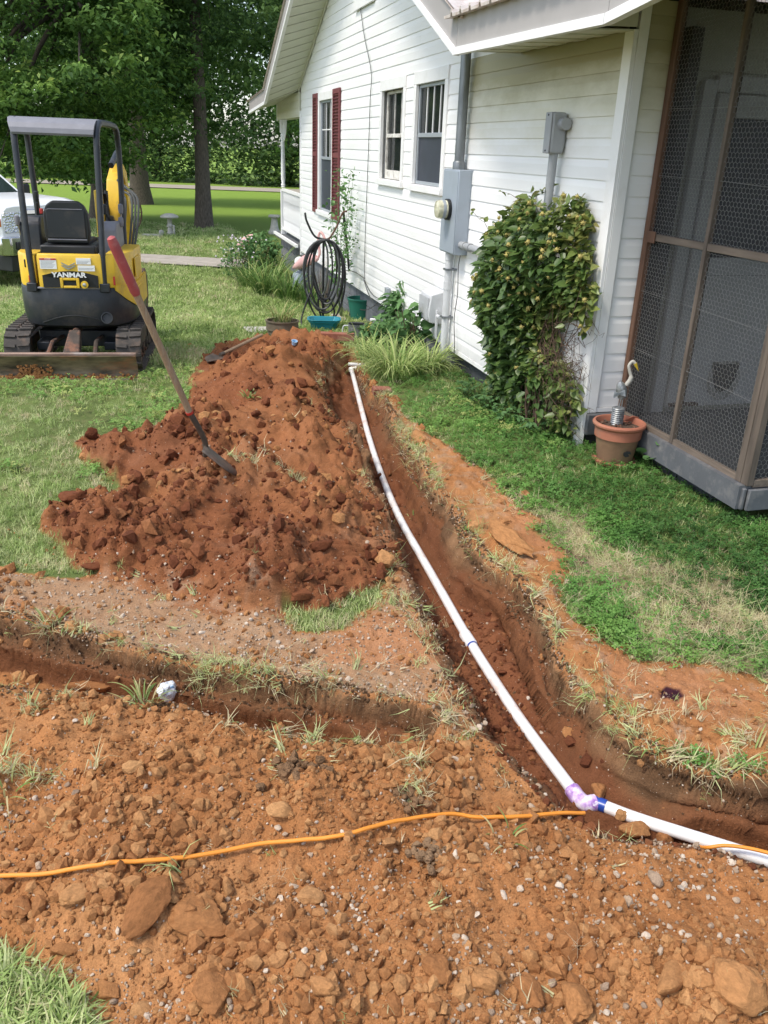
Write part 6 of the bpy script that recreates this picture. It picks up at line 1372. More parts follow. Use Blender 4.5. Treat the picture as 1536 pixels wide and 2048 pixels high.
g = G(737, 696); block_thing('plastic_tray', GZ3(g[0], g[1], .0), (.2, .14, .035), (0, 0, .2), 'white', 'small white tray at the foot of the yellow bottle', 'tray', .01)
g = on(588, 690); o = MB().lathe([(.035, 0), (.045, .07), (.047, .075), (.04, .075), (.032, .006)], 16).build('plastic_cup', MAT['blue'], None, smooth=True); o.location = g; o.scale = (.7, .7, .6); o.rotation_euler = (.3, .2, 0); tag(o, 'pale blue plastic cup lying at the back of the red spoil heap', 'cup')
# gas meter
t = empty('gas_meter', GZ3(-1.62, 15.2), R(10), 'small grey gas regulator and meter at the far house corner behind the hose', 'gas meter')
MB().lathe([(.12, .12), (.15, .15), (.15, .36), (.13, .42), (.06, .46)], 20).build('meter_body', MAT['grey_box'], t, smooth=True)
MB().tube(smoothline([(0, 0, .46), (0, 0, .62), (.08, 0, .68), (.2, 0, .68)], 4), .028, 10).build('gas_pipe', MAT['galv'], t, smooth=True)
MB().lathe([(.07, 0), (.09, .02), (.09, .05), (.04, .08)], 16, TM((-.02, 0, .60), (R(60), 0, 0))).build('regulator', MAT['pvc_pale'], t, smooth=True)
MB().tube([(.2, 0, .68), (.2, .0, -.1)], .022, 8).build('gas_pipe', MAT['galv'], t, smooth=True)
# flamingos
def flamingo(p, rz, sc, label, neck):
    t = empty('flamingo_ornament', p, rz, label, 'garden ornament', 'pink plastic flamingos')
    rings = []; v = []; n = 12
    for k in range(9):
        u = k / 8; r_ = .11 * math.sin(math.pi * (u * .86 + .1)) ** .8 * sc; y_ = (-.24 + .5 * u) * sc; zc = (.62 + .10 * (1 - u) - .10 * u * u) * 1
        v += [(r_ * .8 * math.cos(2 * math.pi * j / n), y_, zc + r_ * math.sin(2 * math.pi * j / n)) for j in range(n)]
    f = [(i * n + j, i * n + (j + 1) % n, (i + 1) * n + (j + 1) % n, (i + 1) * n + j) for i in range(8) for j in range(n)] + [tuple(range(n))[::-1], tuple(range(len(v) - n, len(v)))]
    MB().add(v, f).build('flamingo_body', MAT['pink'], t, smooth=True)
    MB().tube(smoothline(neck, 6), [.035 * sc] * 3 + [.022 * sc] * (len(smoothline(neck, 6)) - 3), 10).build('flamingo_neck', MAT['pink'], t, smooth=True)
    for sx_ in (-.03, .03): MB().tube([(sx_, 0, .6), (sx_, .01, -.05)], .006, 6).build('leg', MAT['galv'], t)
flamingo(GZ3(-1.52, 15.0), R(60), 1.0, 'faded pink flamingo ornament with upright neck behind the garden hose', [(0, -.22, .68), (0, -.30, .8), (0, -.27, 1.0), (0, -.30, 1.14), (0, -.36, 1.12), (0, -.40, 1.05)])
g = G(530, 510); flamingo(GZ3(-3.05, 18.2), R(80), .95, 'pale pink flamingo ornament bending low over the flower bed', [(0, -.22, .66), (0, -.32, .66), (0, -.38, .58), (0, -.40, .50)])
# mushroom birdbath, pedestal
g = G(341, 470)
t = empty('stone_birdbath', g, 0, 'mushroom shaped stone birdbath standing in the shade left of the bare trunk', 'birdbath')
MB().lathe([(.18, 0), (.19, .1), (.13, .13), (.115, .3), (.16, .33), (.16, .38), (.11, .42), (.12, .62), (.14, .66)], 18).build('pedestal', MAT['stone_white'], t, smooth=True)
MB().lathe([(.14, .64), (.42, .66), (.46, .70), (.40, .76), (.22, .82), (.02, .84)], 24).build('cap', MAT['stone_white'], t, smooth=True)
MB().cbox((.22, -.1, .2), (.1, .08, .4)).build('side_figure', MAT['stone_white'], t, bev=.03); t.scale = (.58, .58, .72)
g = G(549, 468)
t = empty('concrete_pedestal', g, 0, 'white concrete pedestal on the lawn beside the front porch', 'pedestal')
MB().lathe([(.24, 0), (.24, .07), (.21, .09), (.16, .2), (.13, .36), (.11, .5), (.12, .52)], 4 * 6).build('column', MAT['stone_white'], t, smooth=True)
MB().cbox((0, 0, .57), (.40, .40, .08)).build('pedestal_top', MAT['stone_white'], t, bev=.02); t.scale = (.8, .8, .92)
g = G(305, 472); block_thing('flat_stone', g, (.55, .3, .05), (0, 0, .1), 'stone_white', 'flat pale stone on the lawn between the cart wheel and the birdbath', 'stone')
g = G(323, 470); block_thing('stone_pot', g, (.14, .14, .14), (0, 0, .3), 'stone_white', 'small grey stone pot just left of the mushroom birdbath', 'pot', .04)
# old spoked wheel leaning by the maple
g = G(258, 466)
t = empty('cart_wheel', (g[0], g[1], g[2]), R(20), 'old spoked cart wheel standing in the shade behind the excavator', 'wheel'); t.scale = (.8, .8, .8)
wz = .72
MB().tube([(.5 * math.cos(a_), 0, wz + .68 * math.sin(a_)) for a_ in np.linspace(0, 2 * math.pi, 33)], .03, 8, cap=False).build('wheel_rim', MAT['wood_red'], t, smooth=True)
for k in range(12):
    a_ = k * math.pi / 6; MB().tube([(.06 * math.cos(a_), 0, wz + .06 * math.sin(a_)), (.49 * math.cos(a_), 0, wz + .67 * math.sin(a_))], .014, 6).build('spoke', MAT['wood_grey'], t)
MB().lathe([(.08, -.08), (.09, 0), (.08, .08)], 12, Matrix.Translation((0, 0, wz)) @ Matrix.Rotation(R(90), 4, 'X')).build('hub', MAT['wood_red'], t, smooth=True)

# ================================================================== PLANTS
MAT['leaf_shrub'] = leaf_mat('shrub_leaves', [(0, (.04, .08, .022)), (.45, (.09, .16, .04)), (.75, (.19, .24, .06)), (.92, (.28, .26, .08)), (1, (.16, .06, .035))], .3, typ='GEOMETRY', rough=.4, spec=.5)
MAT['leaf_bright'] = leaf_mat('soft_leaves', [(0, (.05, .11, .04)), (.6, (.12, .24, .08)), (1, (.24, .38, .14))], .35, typ='GEOMETRY')
MAT['stem'] = pmat('brown_stem', (.09, .055, .035), .9, var=.3, vs=20); MAT['green_stem'] = pmat('green_stem', (.07, .1, .03), .8)
MAT['flower_y'] = pmat('seed_head', (.36, .30, .09), .8, var=.3, vs=40, bump=1, bs=120); MAT['petal'] = pmat('pale_petal', (.62, .55, .6), .6, var=.1)
def leaf6(name, P, size, droop, parent, mat, tint, aspect=.62, seed=0, out_=None):
    n = len(P); a = rng.uniform(0, 6.283, n)
    d = np.stack([np.cos(a), np.sin(a), rng.normal(-droop, .55, n)], 1)
    if out_ is not None: d[:, :2] = d[:, :2] * .9 + out_[:, :2] * .6
    d /= np.linalg.norm(d, axis=1)[:, None]; up = np.stack([rng.normal(0, .6, n), rng.normal(0, .6, n), np.ones(n)], 1)
    if out_ is not None: up += out_ * .5
    s = np.cross(d, up); s /= np.linalg.norm(s, axis=1)[:, None]; nn_ = np.cross(s, d); L = (size * rng.uniform(.45, 1.35, n))[:, None]; W_ = L * aspect / 2
    pts = [P, P + d * L * .22 + s * W_ * .9 + nn_ * L * .08, P + d * L * .55 + s * W_ * .8 + nn_ * L * .06, P + d * L - nn_ * L * .08, P + d * L * .55 - s * W_ * .8 + nn_ * L * .06, P + d * L * .22 - s * W_ * .9 + nn_ * L * .08]
    v = np.stack(pts, 1).reshape(-1, 3); i = np.arange(n)[:, None] * 6
    tr_ = np.concatenate([i + [0, 1, 2], i + [0, 2, 3], i + [0, 3, 4], i + [0, 4, 5]], 1).reshape(-1, 3)
    me = npmesh(name, v, tris=tr_); at_ = me.attributes.new('tint', 'FLOAT', 'POINT'); at_.data.foreach_set('value', np.repeat(np.clip(tint, 0, 1), 6).astype(np.float32)); return link(name, me, MAT[mat], parent)
# big climbing shrub on the corner wall. Local frame = house frame at its root
VS = (5.95, -.3)
vine = empty('climbing_shrub', HW(VS[1], VS[0], 0), YAWH, 'big leafy shrub covered in yellow green seed heads climbing the white corner wall', 'shrub')
OUT = [(6.90, 1.50), (6.70, 1.64), (6.2, 1.70), (5.72, 1.68), (5.60, 1.56), (5.50, 1.38), (5.42, 1.12), (5.44, .93), (5.66, 1.0), (5.88, .86), (5.92, .62), (5.7, .5), (5.5, .42), (5.45, .14), (5.7, .0), (6.35, -.05), (6.85, -.05), (6.86, .15), (6.78, .42), (6.95, .6), (7.28, .72), (7.26, .95), (7.1, 1.15), (7.12, 1.4)]
def in_out(s, z): return sdf(s, z, OUT)
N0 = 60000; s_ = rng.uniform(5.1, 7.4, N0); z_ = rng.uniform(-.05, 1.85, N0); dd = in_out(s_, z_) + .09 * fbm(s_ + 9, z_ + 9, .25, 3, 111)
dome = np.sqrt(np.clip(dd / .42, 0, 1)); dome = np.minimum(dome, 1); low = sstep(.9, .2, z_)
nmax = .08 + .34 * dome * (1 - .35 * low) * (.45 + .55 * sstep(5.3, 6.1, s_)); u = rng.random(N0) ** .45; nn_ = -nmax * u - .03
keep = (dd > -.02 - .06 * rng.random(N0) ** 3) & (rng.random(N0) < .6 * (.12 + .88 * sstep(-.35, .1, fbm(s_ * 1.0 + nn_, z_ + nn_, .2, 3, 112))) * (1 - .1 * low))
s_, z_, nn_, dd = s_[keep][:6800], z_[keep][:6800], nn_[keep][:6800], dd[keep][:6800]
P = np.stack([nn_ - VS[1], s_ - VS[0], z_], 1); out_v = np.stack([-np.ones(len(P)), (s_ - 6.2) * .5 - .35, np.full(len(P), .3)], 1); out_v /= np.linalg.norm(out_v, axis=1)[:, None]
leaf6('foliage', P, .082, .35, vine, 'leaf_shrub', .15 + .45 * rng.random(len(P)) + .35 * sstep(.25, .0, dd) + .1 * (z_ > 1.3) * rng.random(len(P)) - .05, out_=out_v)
for k in range(150):
    i = rng.integers(len(P))
    for _ in range(30):
        i = rng.integers(len(P))
        if (z_[i] > .75 or rng.random() < .1) and (nn_[i] < -.2 or dd[i] < .06): break
    c = Vector(P[i]) + Vector((-.05, random.uniform(-.05, .0), random.uniform(.0, .06))); r_ = random.uniform(.012, .019)
    m = MB(); m.lathe([(.001, -r_), (r_ * .7, -r_ * .6), (r_, 0), (r_ * .7, r_ * .6), (.001, r_)], 8, TM(c))
    for q_ in range(10):
        d_ = Vector((random.gauss(0, 1), random.gauss(0, 1), random.gauss(0, 1))).normalized(); m.tube([c + d_ * r_ * .8, c + d_ * r_ * 1.6], [.003, .001], 3)
    m.build('seed_head', MAT['flower_y'], vine)
m = MB()
for k in range(42):
    a_ = random.uniform(-.3, .35); pts = [(random.uniform(.08, .2), a_, 0)]; x_, y_ = pts[0][0], a_
    tx, ty, tz = random.uniform(.1, .26), random.uniform(-.62, .8), random.uniform(.6, 1.35)
    for j in range(1, 7): u = j / 6; pts.append((pts[0][0] + (tx - pts[0][0]) * u + random.gauss(0, .02), a_ + (ty - a_) * u ** 1.4 + random.gauss(0, .03), tz * u))
    m.tube(smoothline(pts, 3), list(np.linspace(random.uniform(.004, .009), .002, 19)), 5)
for k in range(150):
    p = Vector((random.uniform(.05, .27), random.uniform(-.55, -.05), random.uniform(.25, .95))); pts = [p]
    for j in range(5): p = p + Vector((random.gauss(0, .02), random.gauss(-.02, .05), random.gauss(-.015, .05))); p.x = min(p.x, .28); pts.append(p)
    m.tube(pts, [.0022, .002, .0018, .0015, .0012, .001], 4)
for k in range(26):      # stray shoots
    i = rng.integers(len(P)); p = Vector(P[i]); dr = Vector((-.12, random.uniform(-.1, .2), random.uniform(-.05, .16))); pts = [p + dr * (u / 3) + Vector((0, random.gauss(0, .012), random.gauss(0, .012))) for u in range(4)]
    if dd[i] < .1: m.tube(pts, [.0025, .002, .0018, .001], 4); leaf6('shoot_leaves', np.array([list(pts[2]), list(pts[3]), list(pts[3]), list(pts[1])]), .06, .2, vine, 'leaf_shrub', .5 + .4 * rng.random(4))
m.build('stems', MAT['stem'], vine)
def liriope(px, py, n, L, label, seed, w=.013, rz=0, ell=1.0, variegated=True, mat='liriope', spread=.3):
    g = G(px, py); t = empty('ribbon_grass', GZ3(g[0], g[1]), rz, label, 'plant', 'clumps of striped ribbon grass')
    return strap_leaves('leaves', n, L, w, spread, t, mat, 1.25, seed, (.35, 1.25), variegated, ell=ell, erect=.55)
MAT['liriope'] = leaf_mat('striped_leaves', [(0, (.05, .12, .03)), (.35, (.12, .24, .05)), (.6, (.32, .42, .12)), (.85, (.55, .6, .25)), (1, (.75, .75, .4))], .3, typ='GEOMETRY')
liriope(790, 755, 300, .56, 'largest arching clump of yellow striped grass in front of the plastic conduit', 5, spread=.42)
liriope(738, 720, 130, .45, 'clump of yellow striped grass nearest the far end of the pipe', 6)
liriope(855, 742, 170, .50, 'clump of yellow striped grass growing against the foot of the conduit', 7)
liriope(845, 690, 130, .42, 'smaller clump of striped grass under the louvred vent box', 8)
def bush(name, label, p, rad, n, size, mat, stems=12, zc=None, group=None, cat='shrub', aspect=.6, droop=.3):
    t = empty(name, p, 0, label, cat, group); zc = zc or rad[2]
    d = rng.normal(size=(n, 3)); d /= np.linalg.norm(d, axis=1)[:, None]; r = rng.uniform(.35, 1.0, n) ** .6 * (1 + .18 * fbm(d[:, 0] * 2 + 5, d[:, 1] * 2 + d[:, 2], .6, 2, 120))
    P = d * r[:, None] * np.array(rad) + np.array([0, 0, zc]); k = P[:, 2] > .01; P = P[k]; d = d[k]
    leaf6('foliage', P, size, droop, t, mat, .2 + .35 * rng.random(len(P)) + .3 * np.clip(d[:, 2], 0, 1), aspect, out_=d); m = MB()
    for k in range(stems): a_ = random.uniform(0, 6.28); q_ = random.uniform(.3, .8); m.tube([(0, 0, 0), (rad[0] * q_ * .5 * math.cos(a_), rad[1] * q_ * .5 * math.sin(a_), zc * .7), (rad[0] * q_ * math.cos(a_), rad[1] * q_ * math.sin(a_), zc * 1.3)], [.007, .005, .003], 5)
    m.build('stems', MAT['stem'], t); return t
g = G(850, 690); bush('hydrangea', 'bushy green shrub with large leaves growing against the wall beside the vent box', GZ3(g[0] - .05, g[1] + .35), (.48, .36, .40), 1500, .11, 'leaf_bright', zc=.40)
g = G(790, 700); bush('hydrangea', 'low leafy green plant spreading between the watering can and the striped grass', GZ3(g[0], g[1] + .1), (.45, .28, .22), 800, .09, 'leaf_bright', zc=.16)
g = G(775, 712); bush('broadleaf_weed', 'few broad dull green leaves rising out of the striped grass', GZ3(g[0] + .25, g[1] - .2), (.28, .2, .16), 60, .15, 'leaf_bright', zc=.42, cat='plant', aspect=.75)
# flower bed at the far corner
for k, (px, py, n, L, lb) in enumerate([(500, 575, 120, .7, 'strap leaved lily clump at the left end of the far flower bed'), (535, 590, 150, .75, 'strap leaved lily clump with yellowing tips in the middle of the far flower bed'), (575, 600, 130, .65, 'strap leaved lily clump nearest the gas meter'),
                                      (545, 560, 130, .85, 'tall dark lily clump at the back of the far flower bed')]):
    g = G(px, py); t = empty('lily_clump', GZ3(g[0], g[1]), 0, lb, 'plant', 'lily clumps in the far flower bed'); strap_leaves('leaves', n, L, .022, .5, t, 'blade_plant', 1.0, 30 + k, (.0, .75), erect=.5)
g = G(620, 612); t = empty('lily_clump', GZ3(g[0], g[1]), 0, 'thin dark lily tuft at the foot of the gas meter', 'plant', 'lily clumps in the far flower bed'); strap_leaves('leaves', 50, .5, .018, .3, t, 'blade_plant', .8, 41, (0, .3))
g = G(515, 560); bush('flower_bush', 'bright green bush at the left end of the far flower bed', GZ3(g[0], g[1] + .4), (.42, .35, .42), 700, .10, 'leaf_bright', zc=.5)
t = bush('flower_bush', 'pale flowering plant beside the concrete path', GZ3(*G(478, 560)[:2]), (.38, .3, .38), 420, .07, 'leaf_bright', zc=.4)
m = MB()
for k in range(90):
    p = Vector((random.gauss(-.05, .2), random.gauss(0, .15), random.uniform(.3, .85))); m.lathe([(.001, -.008), (.02, 0), (.001, .012)], 5, TM(p, (random.uniform(-1, 1), random.uniform(-1, 1), 0)))
tag(m.build('blossoms', MAT['petal'], t), kind='stuff')
# thin rose stems by the wall
t = empty('rose_bush', HW(-.25, 12.5, float(z1(*HW(-.25, 12.5, 0)[:2]))), YAWH, 'thin straggly rose bush in front of the white gable wall', 'shrub')
m = MB(); Pl = []
for k in range(9):
    a_ = random.uniform(-.35, .35); h_ = random.uniform(1.1, 2.25); pts = [(0, a_ * .2, 0), (random.uniform(-.1, .1), a_ * .8, h_ * .5), (random.uniform(-.15, .15), a_ * 1.6 + random.gauss(-.1, .15), h_)]
    sl_ = smoothline(pts, 8); m.tube(sl_, list(np.linspace(.006, .002, len(sl_))), 5)
    for p in sl_[7:]: Pl += [np.array(p) + rng.normal(0, .07, 3) for _ in range(6)]
m.build('stems', MAT['green_stem'], t); Pl = np.array(Pl); leaf6('foliage', Pl, .065, .3, t, 'leaf_bright', .3 + .5 * rng.random(len(Pl)))
t = empty('twiggy_bush', HW(-.35, 13.3, float(z1(*HW(-.35, 13.3, 0)[:2]))), YAWH, 'bare tan twigs in front of the foundation behind the hose', 'shrub'); m = MB()
for k in range(26): a_ = random.uniform(-.3, .3); m.tube([(0, a_ * .2, 0), (random.gauss(0, .1), a_, random.uniform(.4, .75))], [.005, .002], 4)
m.build('stems', MAT['wood_grey'], t)
# round leaved weeds by the flower pot and along the foundation
def round_leaves(name, label, p, rad, n, size):
    t = empty(name, p, 0, label, 'plant'); m = MB(); v = []; f = []; ti = []
    for k in range(n):
        a_ = random.uniform(0, 6.28); q_ = math.sqrt(random.random()); c = Vector((rad[0] * q_ * math.cos(a_), rad[1] * q_ * math.sin(a_), random.uniform(.4, 1) * rad[2])); s = size * random.uniform(.6, 1.1)
        mm = Matrix.Translation(c) @ Euler((random.gauss(.3, .3), random.gauss(0, .3), random.uniform(0, 6.28))).to_matrix().to_4x4(); b = len(v)
        v.append(tuple(mm @ Vector((0, 0, -.15 * s)))); ti.append(.2)
        for j in range(9): an = 2 * math.pi * j / 10 + .3; v.append(tuple(mm @ Vector((s * .5 * math.cos(an), s * .5 * math.sin(an), 0)))); ti.append(random.uniform(.45, .75))
        f += [(b, b + 1 + j, b + 2 + j) for j in range(8)]; m.tube([(c.x * .5, c.y * .5, 0), tuple(c)], .002, 4)
    me = npmesh('foliage', v, tris=f); at_ = me.attributes.new('tint', 'FLOAT', 'POINT'); at_.data.foreach_set('value', np.array(ti, np.float32)); link('foliage', me, MAT['leaf_bright'], t); m.build('stems', MAT['green_stem'], t); return t
round_leaves('mallow', 'round leaved weed growing right of the terracotta pot', GZ3(1.93, 5.62), (.16, .14, .24), 26, .075)
for k, (s, n, lb) in enumerate([(5.75, -.12, 'round leaved weed under the dark foundation near the house corner'), (6.05, -.2, 'round leaved weed at the foot of the big shrub on its right'), (6.5, -.22, 'round leaved weed under the middle of the big shrub'), (6.95, -.2, 'round leaved weed at the left foot of the big shrub')]):
    p = HW(n, s, 0); round_leaves('mallow', lb, GZ3(p.x, p.y), (.24, .2, .15), 70, .06)
# a few weed tufts on the broken ground
for k, (px, py, n, L, lb) in enumerate([(500, 800, 40, .12, 'small bright green weed on the red spoil heap'), (98, 1260, 16, .26, 'long bladed grass clump hanging over the left trench'), (285, 1410, 50, .20, 'grass clump beside the crumpled bottle'), (120, 1265, 8, .2, 'short grass blades at the lip of the left trench'),
                                      (830, 1035, 12, .12, 'small green sprig lying in the trench'), (650, 1490, 16, .14, 'grass sprig on the near edge of the left trench'), (1010, 1680, 14, .12, 'grass sprig beside the orange cord'), (1290, 1500, 26, .16, 'dry grass sprig on the lip of the right trench'), (1515, 1530, 22, .2, 'green grass tuft at the right edge over the trench'),
                                      (10, 1590, 30, .2, 'grass clump at the left edge of the near soil'), (845, 985, 20, .12, 'sprig hanging on the trench wall'), (960, 1120, 18, .14, 'sprig beside the tilted slab of soil')]):
    p = on(px, py); t = empty('grass_tuft', p, 0, lb, 'grass tuft', 'loose grass tufts on the dug soil'); strap_leaves('leaves', max(5, int(n * .6)), L * .62, .006 if k != 0 else .02, .12, t, 'blade_plant', .9, 60 + k, (.3, 1.0), erect=1.1)

# ================================================================== TERRACOTTA POT WITH CRANE ORNAMENT
PP = GZ3(1.635, 5.73)
t = empty('terracotta_pot', PP, 0, 'large terracotta plastic pot with a thick rolled rim at the porch corner', 'plant pot')
MB().lathe([(.118, 0), (.122, .01), (.150, .195), (.152, .2)], 32).build('pot_wall', MAT['terra_mossy'], t, smooth=True, ang=60)
MB().lathe([(.150, .195), (.162, .20), (.166, .265), (.172, .272), (.184, .283), (.186, .295), (.180, .305), (.166, .307), (.160, .298), (.150, .20)], 32, cap=False).build('pot_rim', MAT['terracotta'], t, smooth=True)
MB().lathe([(.158, .262), (.01, .275)], 20).build('potting_soil', MAT['mulch'], t)
MB().lathe([(.145, 0), (.155, .01), (.158, .03), (.150, .03)], 28).build('saucer', MAT['terracotta'], t, smooth=True)
m = MB(); mk = [(.0, .0), (.02, .012), (.045, .01), (.05, -.008), (.03, -.004), (.04, -.022), (.015, -.03), (.0, -.018)]
for i in range(1): m.prism([(a_ + .02, .12 + b_) for a_, b_ in mk], -.150, -.139, 'y')
m.build('scuff_mark', MAT['plastic_blk'], t)
for k in range(38):
    a_ = random.uniform(0, 6.28); r_ = random.uniform(.02, .135); o = MB().cbox((0, 0, 0), (random.uniform(.02, .05), random.uniform(.006, .014), .005)).build('bark_chip', MAT['wood_red' if k % 3 else 'mulch'], t); o.location = (r_ * math.cos(a_), r_ * math.sin(a_), .278); o.rotation_euler = (random.uniform(-.4, .4), random.uniform(-.4, .4), random.uniform(0, 3))
sh = tag(MB().prism([(0, 0), (.12, .01), (.10, .05), (.04, .055)], -.004, .004, 'y').build('pot_shard', MAT['terracotta'], None, bev=.002), 'orange broken pot shard propped in the terracotta pot', 'pot shard'); sh.location = PP + Vector((.055, .09, .285)); sh.rotation_euler = (.5, .2, .4)
t = empty('crane_ornament', PP + Vector((-.01, .04, .27)), R(-10), 'silvery crane ornament on a coiled metal stand in the terracotta pot', 'garden ornament')
m = MB()
for k in range(9): m.lathe([(.042, .014 * k), (.046, .014 * k + .005), (.042, .014 * k + .011)], 18)
m.lathe([(.04, 0), (.04, .125), (.03, .126), (.03, .05)], 18); m.build('stand_cup', MAT['zinc'], t, smooth=True)
MB().tube([(0, .01, .11), (.01, .02, .20)], .004, 6).build('leg', MAT['zinc'], t); MB().tube([(0.02, .01, .11), (.02, .02, .20)], .004, 6).build('leg', MAT['zinc'], t)
MB().lathe([(.002, -.07), (.03, -.045), (.04, 0), (.03, .05), (.01, .075)], 14, TM((.005, .03, .235), (.15, -.25, 0))).build('crane_body', MAT['zinc'], t, smooth=True)
for k in range(6): MB().prism([(0, 0), (.075, .05 - .016 * k), (.082, .04 - .016 * k), (.005, -.01)], -.002, .002, 'y', TM((-.05, -.012, .2 + .008 * k), (0, -.1, 0))).build('wing_feather', MAT['alu'], t)
MB().tube(smoothline([(.03, .03, .28), (.055, .03, .33), (.04, .03, .38), (.03, .03, .42), (.05, .03, .45), (.07, .03, .435)], 6), [.016] * 8 + [.011] * 23, 10).build('neck', MAT['stone_white'], t, smooth=True)
MB().lathe([(.013, 0), (.008, .03), (.001, .06)], 8, TM((.068, .03, .438), (0, R(150), 0))).build('beak', MAT['yellow_plastic'], t, smooth=True)

# ================================================================== SHOVELS
MAT['handle'] = pmat('worn_wood_handle', (.30, .20, .12), .75, var=.25, vs=30, stretch=(8, 8, .5), dirt=(.45, .38, .3), dirt_amt=.5, dirt_scale=9, bump=.3)
MAT['grip'] = pmat('faded_red_grip', (.34, .06, .06), .6, var=.2, vs=9, dirt=(.45, .25, .22), dirt_amt=.5, dirt_scale=12)
MAT['old_steel'] = pmat('dark_old_steel', (.09, .07, .055), .6, .3, var=.35, vs=14, dirt=(.25, .12, .07), dirt_amt=.7, dirt_scale=9)
B = Vector(on(428, 938)); d_ = ray(222, 476); best = None
for tt in np.linspace(2, 7, 800):
    q_ = Vector(CAM + d_ * tt); L_ = (q_ - B).length
    if q_.z < B.z + .6: continue
    e_ = abs(L_ - 1.42)
    if best is None or e_ < best[0] - 1e-6: best = (e_, q_)
T_ = best[1]; AX = (T_ - B).normalized()
sv = empty('shovel', B, 0, 'long handled shovel with a faded red grip stuck upright in the red soil', 'shovel')
side = AX.cross(Vector((0, 1, 0))).normalized()
def onax(u, off=0.0): return AX * u + side * off
Ls = (T_ - B).length; low_dir = (AX * .80 + Vector((.0, .25, .15))).normalized()
bend = [onax(.10) + Vector((-.015, 0, -.015)), onax(.18) + Vector((.012, 0, 0)), onax(.28) + Vector((.012, 0, 0)), onax(.40)]
MB().tube(smoothline(bend, 5), .0165, 10).build('socket', MAT['old_steel'], sv, smooth=True)
MB().tube([onax(.39), onax(Ls - .05)], .0185, 12).build('shaft', MAT['handle'], sv, smooth=True)
MB().tube([onax(.385), onax(.40)], .021, 12).build('red_ferrule', MAT['red'], sv, smooth=True)
MB().tube([onax(Ls - .30), onax(Ls - .28), onax(Ls - .03), onax(Ls), onax(Ls + .008)], [.0195, .024, .025, .02, .008], 14).build('grip', MAT['grip'], sv, smooth=True)
# blade: curved pointed plate, half driven into the soil
v = []; f = []; nu, nv = 8, 8; bdir = (Vector((.62, .05, -.55))).normalized(); bs = Vector((.25, -.95, .12)); bs = (bs - bdir * bs.dot(bdir)).normalized(); bn = bdir.cross(bs)
o0 = onax(.14) + Vector((-.02, 0, 0))
for i in range(nv + 1):
    u_ = i / nv; hw = .105 * (1 - max(0, (u_ - .45) / .55) ** 2.0 * .95)
    for j in range(nu + 1):
        w_ = (j / nu * 2 - 1); p = o0 + bdir * (.27 * u_) + bs * (hw * w_) + bn * (-.028 * (1 - w_ * w_)); v.append(p)
f = [(i * (nu + 1) + j, i * (nu + 1) + j + 1, (i + 1) * (nu + 1) + j + 1, (i + 1) * (nu + 1) + j) for i in range(nv) for j in range(nu)]
o = MB().add(v, f).build('blade', MAT['old_steel'], sv, smooth=True); md = o.modifiers.new('t', 'SOLIDIFY'); md.thickness = .004
sv2 = empty('shovel', (0, 0, 0), 0, 'second shovel lying across the far end of the spoil heap', 'shovel')
a_ = Vector(on(448, 716)); b_ = Vector(on(524, 682)) + Vector((0, 0, .02)); a_.z += .05; b_.z += .03
MB().tube([a_, b_], .017, 10).build('shaft', MAT['handle'], sv2, smooth=True)
d2 = (a_ - b_).normalized(); s2 = d2.cross(Vector((0, 0, 1))).normalized(); v = []
for i in range(nv + 1):
    u_ = i / nv; hw = .10 * (1 - max(0, (u_ - .45) / .55) ** 2 * .95)
    for j in range(nu + 1): w_ = j / nu * 2 - 1; v.append(a_ + d2 * (.05 + .26 * u_) + s2 * hw * w_ + Vector((0, 0, -.02 + .02 * w_ * w_)))
o = MB().add(v, f).build('blade', MAT['old_steel'], sv2, smooth=True); md = o.modifiers.new('t', 'SOLIDIFY'); md.thickness = .004
MB().tube([a_, a_ + d2 * .07], .02, 10).build('socket', MAT['old_steel'], sv2, smooth=True)

# ================================================================== PIPE, CORD, BOTTLE
MAT['pvc'] = pmat('white_pvc', (.80, .79, .78), .35, var=.02, vs=3, dirt=(.5, .27, .15), dirt_amt=.75, dirt_scale=5)
pu = N_('purple_primer'); c_ = pu.coord('Object'); pu.l(pu.ramp(pu.noise(22, 4, c_, .6), [(.40, (.78, .75, .80)), (.52, (.55, .38, .66)), (.62, (.28, .12, .42)), (.68, (.74, .7, .78))]), pu.b.inputs['Base Color']); pu.b.inputs['Roughness'].default_value = .35; MAT['primer'] = pu.m
MAT['blue_glue'] = pmat('blue_cement', (.02, .06, .30), .3, var=.3, vs=20)
pr_ = .0238
PT = [p + Vector((0, 0, .004)) for p in PIPE_P[:12]]
pipe = empty('pvc_pipe', (0, 0, 0), 0, 'long white plastic pipe curving along the bottom of the trench', 'pipe')
MB().tube(smoothline(PT, 5), pr_, 18).build('pipe_run', MAT['pvc'], pipe, smooth=True)
i9 = PT[9]; dd_ = (PT[10] - PT[9]).normalized(); MB().tube([i9 - dd_ * .11, i9 - dd_ * .105, i9 - dd_ * .005, i9], [pr_ + .001, pr_ + .006, pr_ + .006, pr_ + .001], 18).build('bell_joint', MAT['pvc'], pipe, smooth=True)
MB().tube([i9 - dd_ * .004, i9 + dd_ * .012], pr_ + .0012, 18).build('glue_ring', MAT['blue_glue'], pipe, smooth=True)
E0 = PT[-1]; E1, E2, E3, E4 = PIPE_P[12:]; de = (E1 - E0).normalized(); dc = (PT[-1] - PT[-2]).normalized()
MB().tube(smoothline([E0 - dc * .03, E0 + dc * .02, E0 + dc * .035 + de * .02, E0 + de * .075], 5), pr_ + .007, 18).build('elbow', MAT['primer'], pipe, smooth=True)
MB().tube([E0 + de * .07, E0 + de * .115], pr_ + .0015, 18).build('glue_ring', MAT['blue_glue'], pipe, smooth=True)
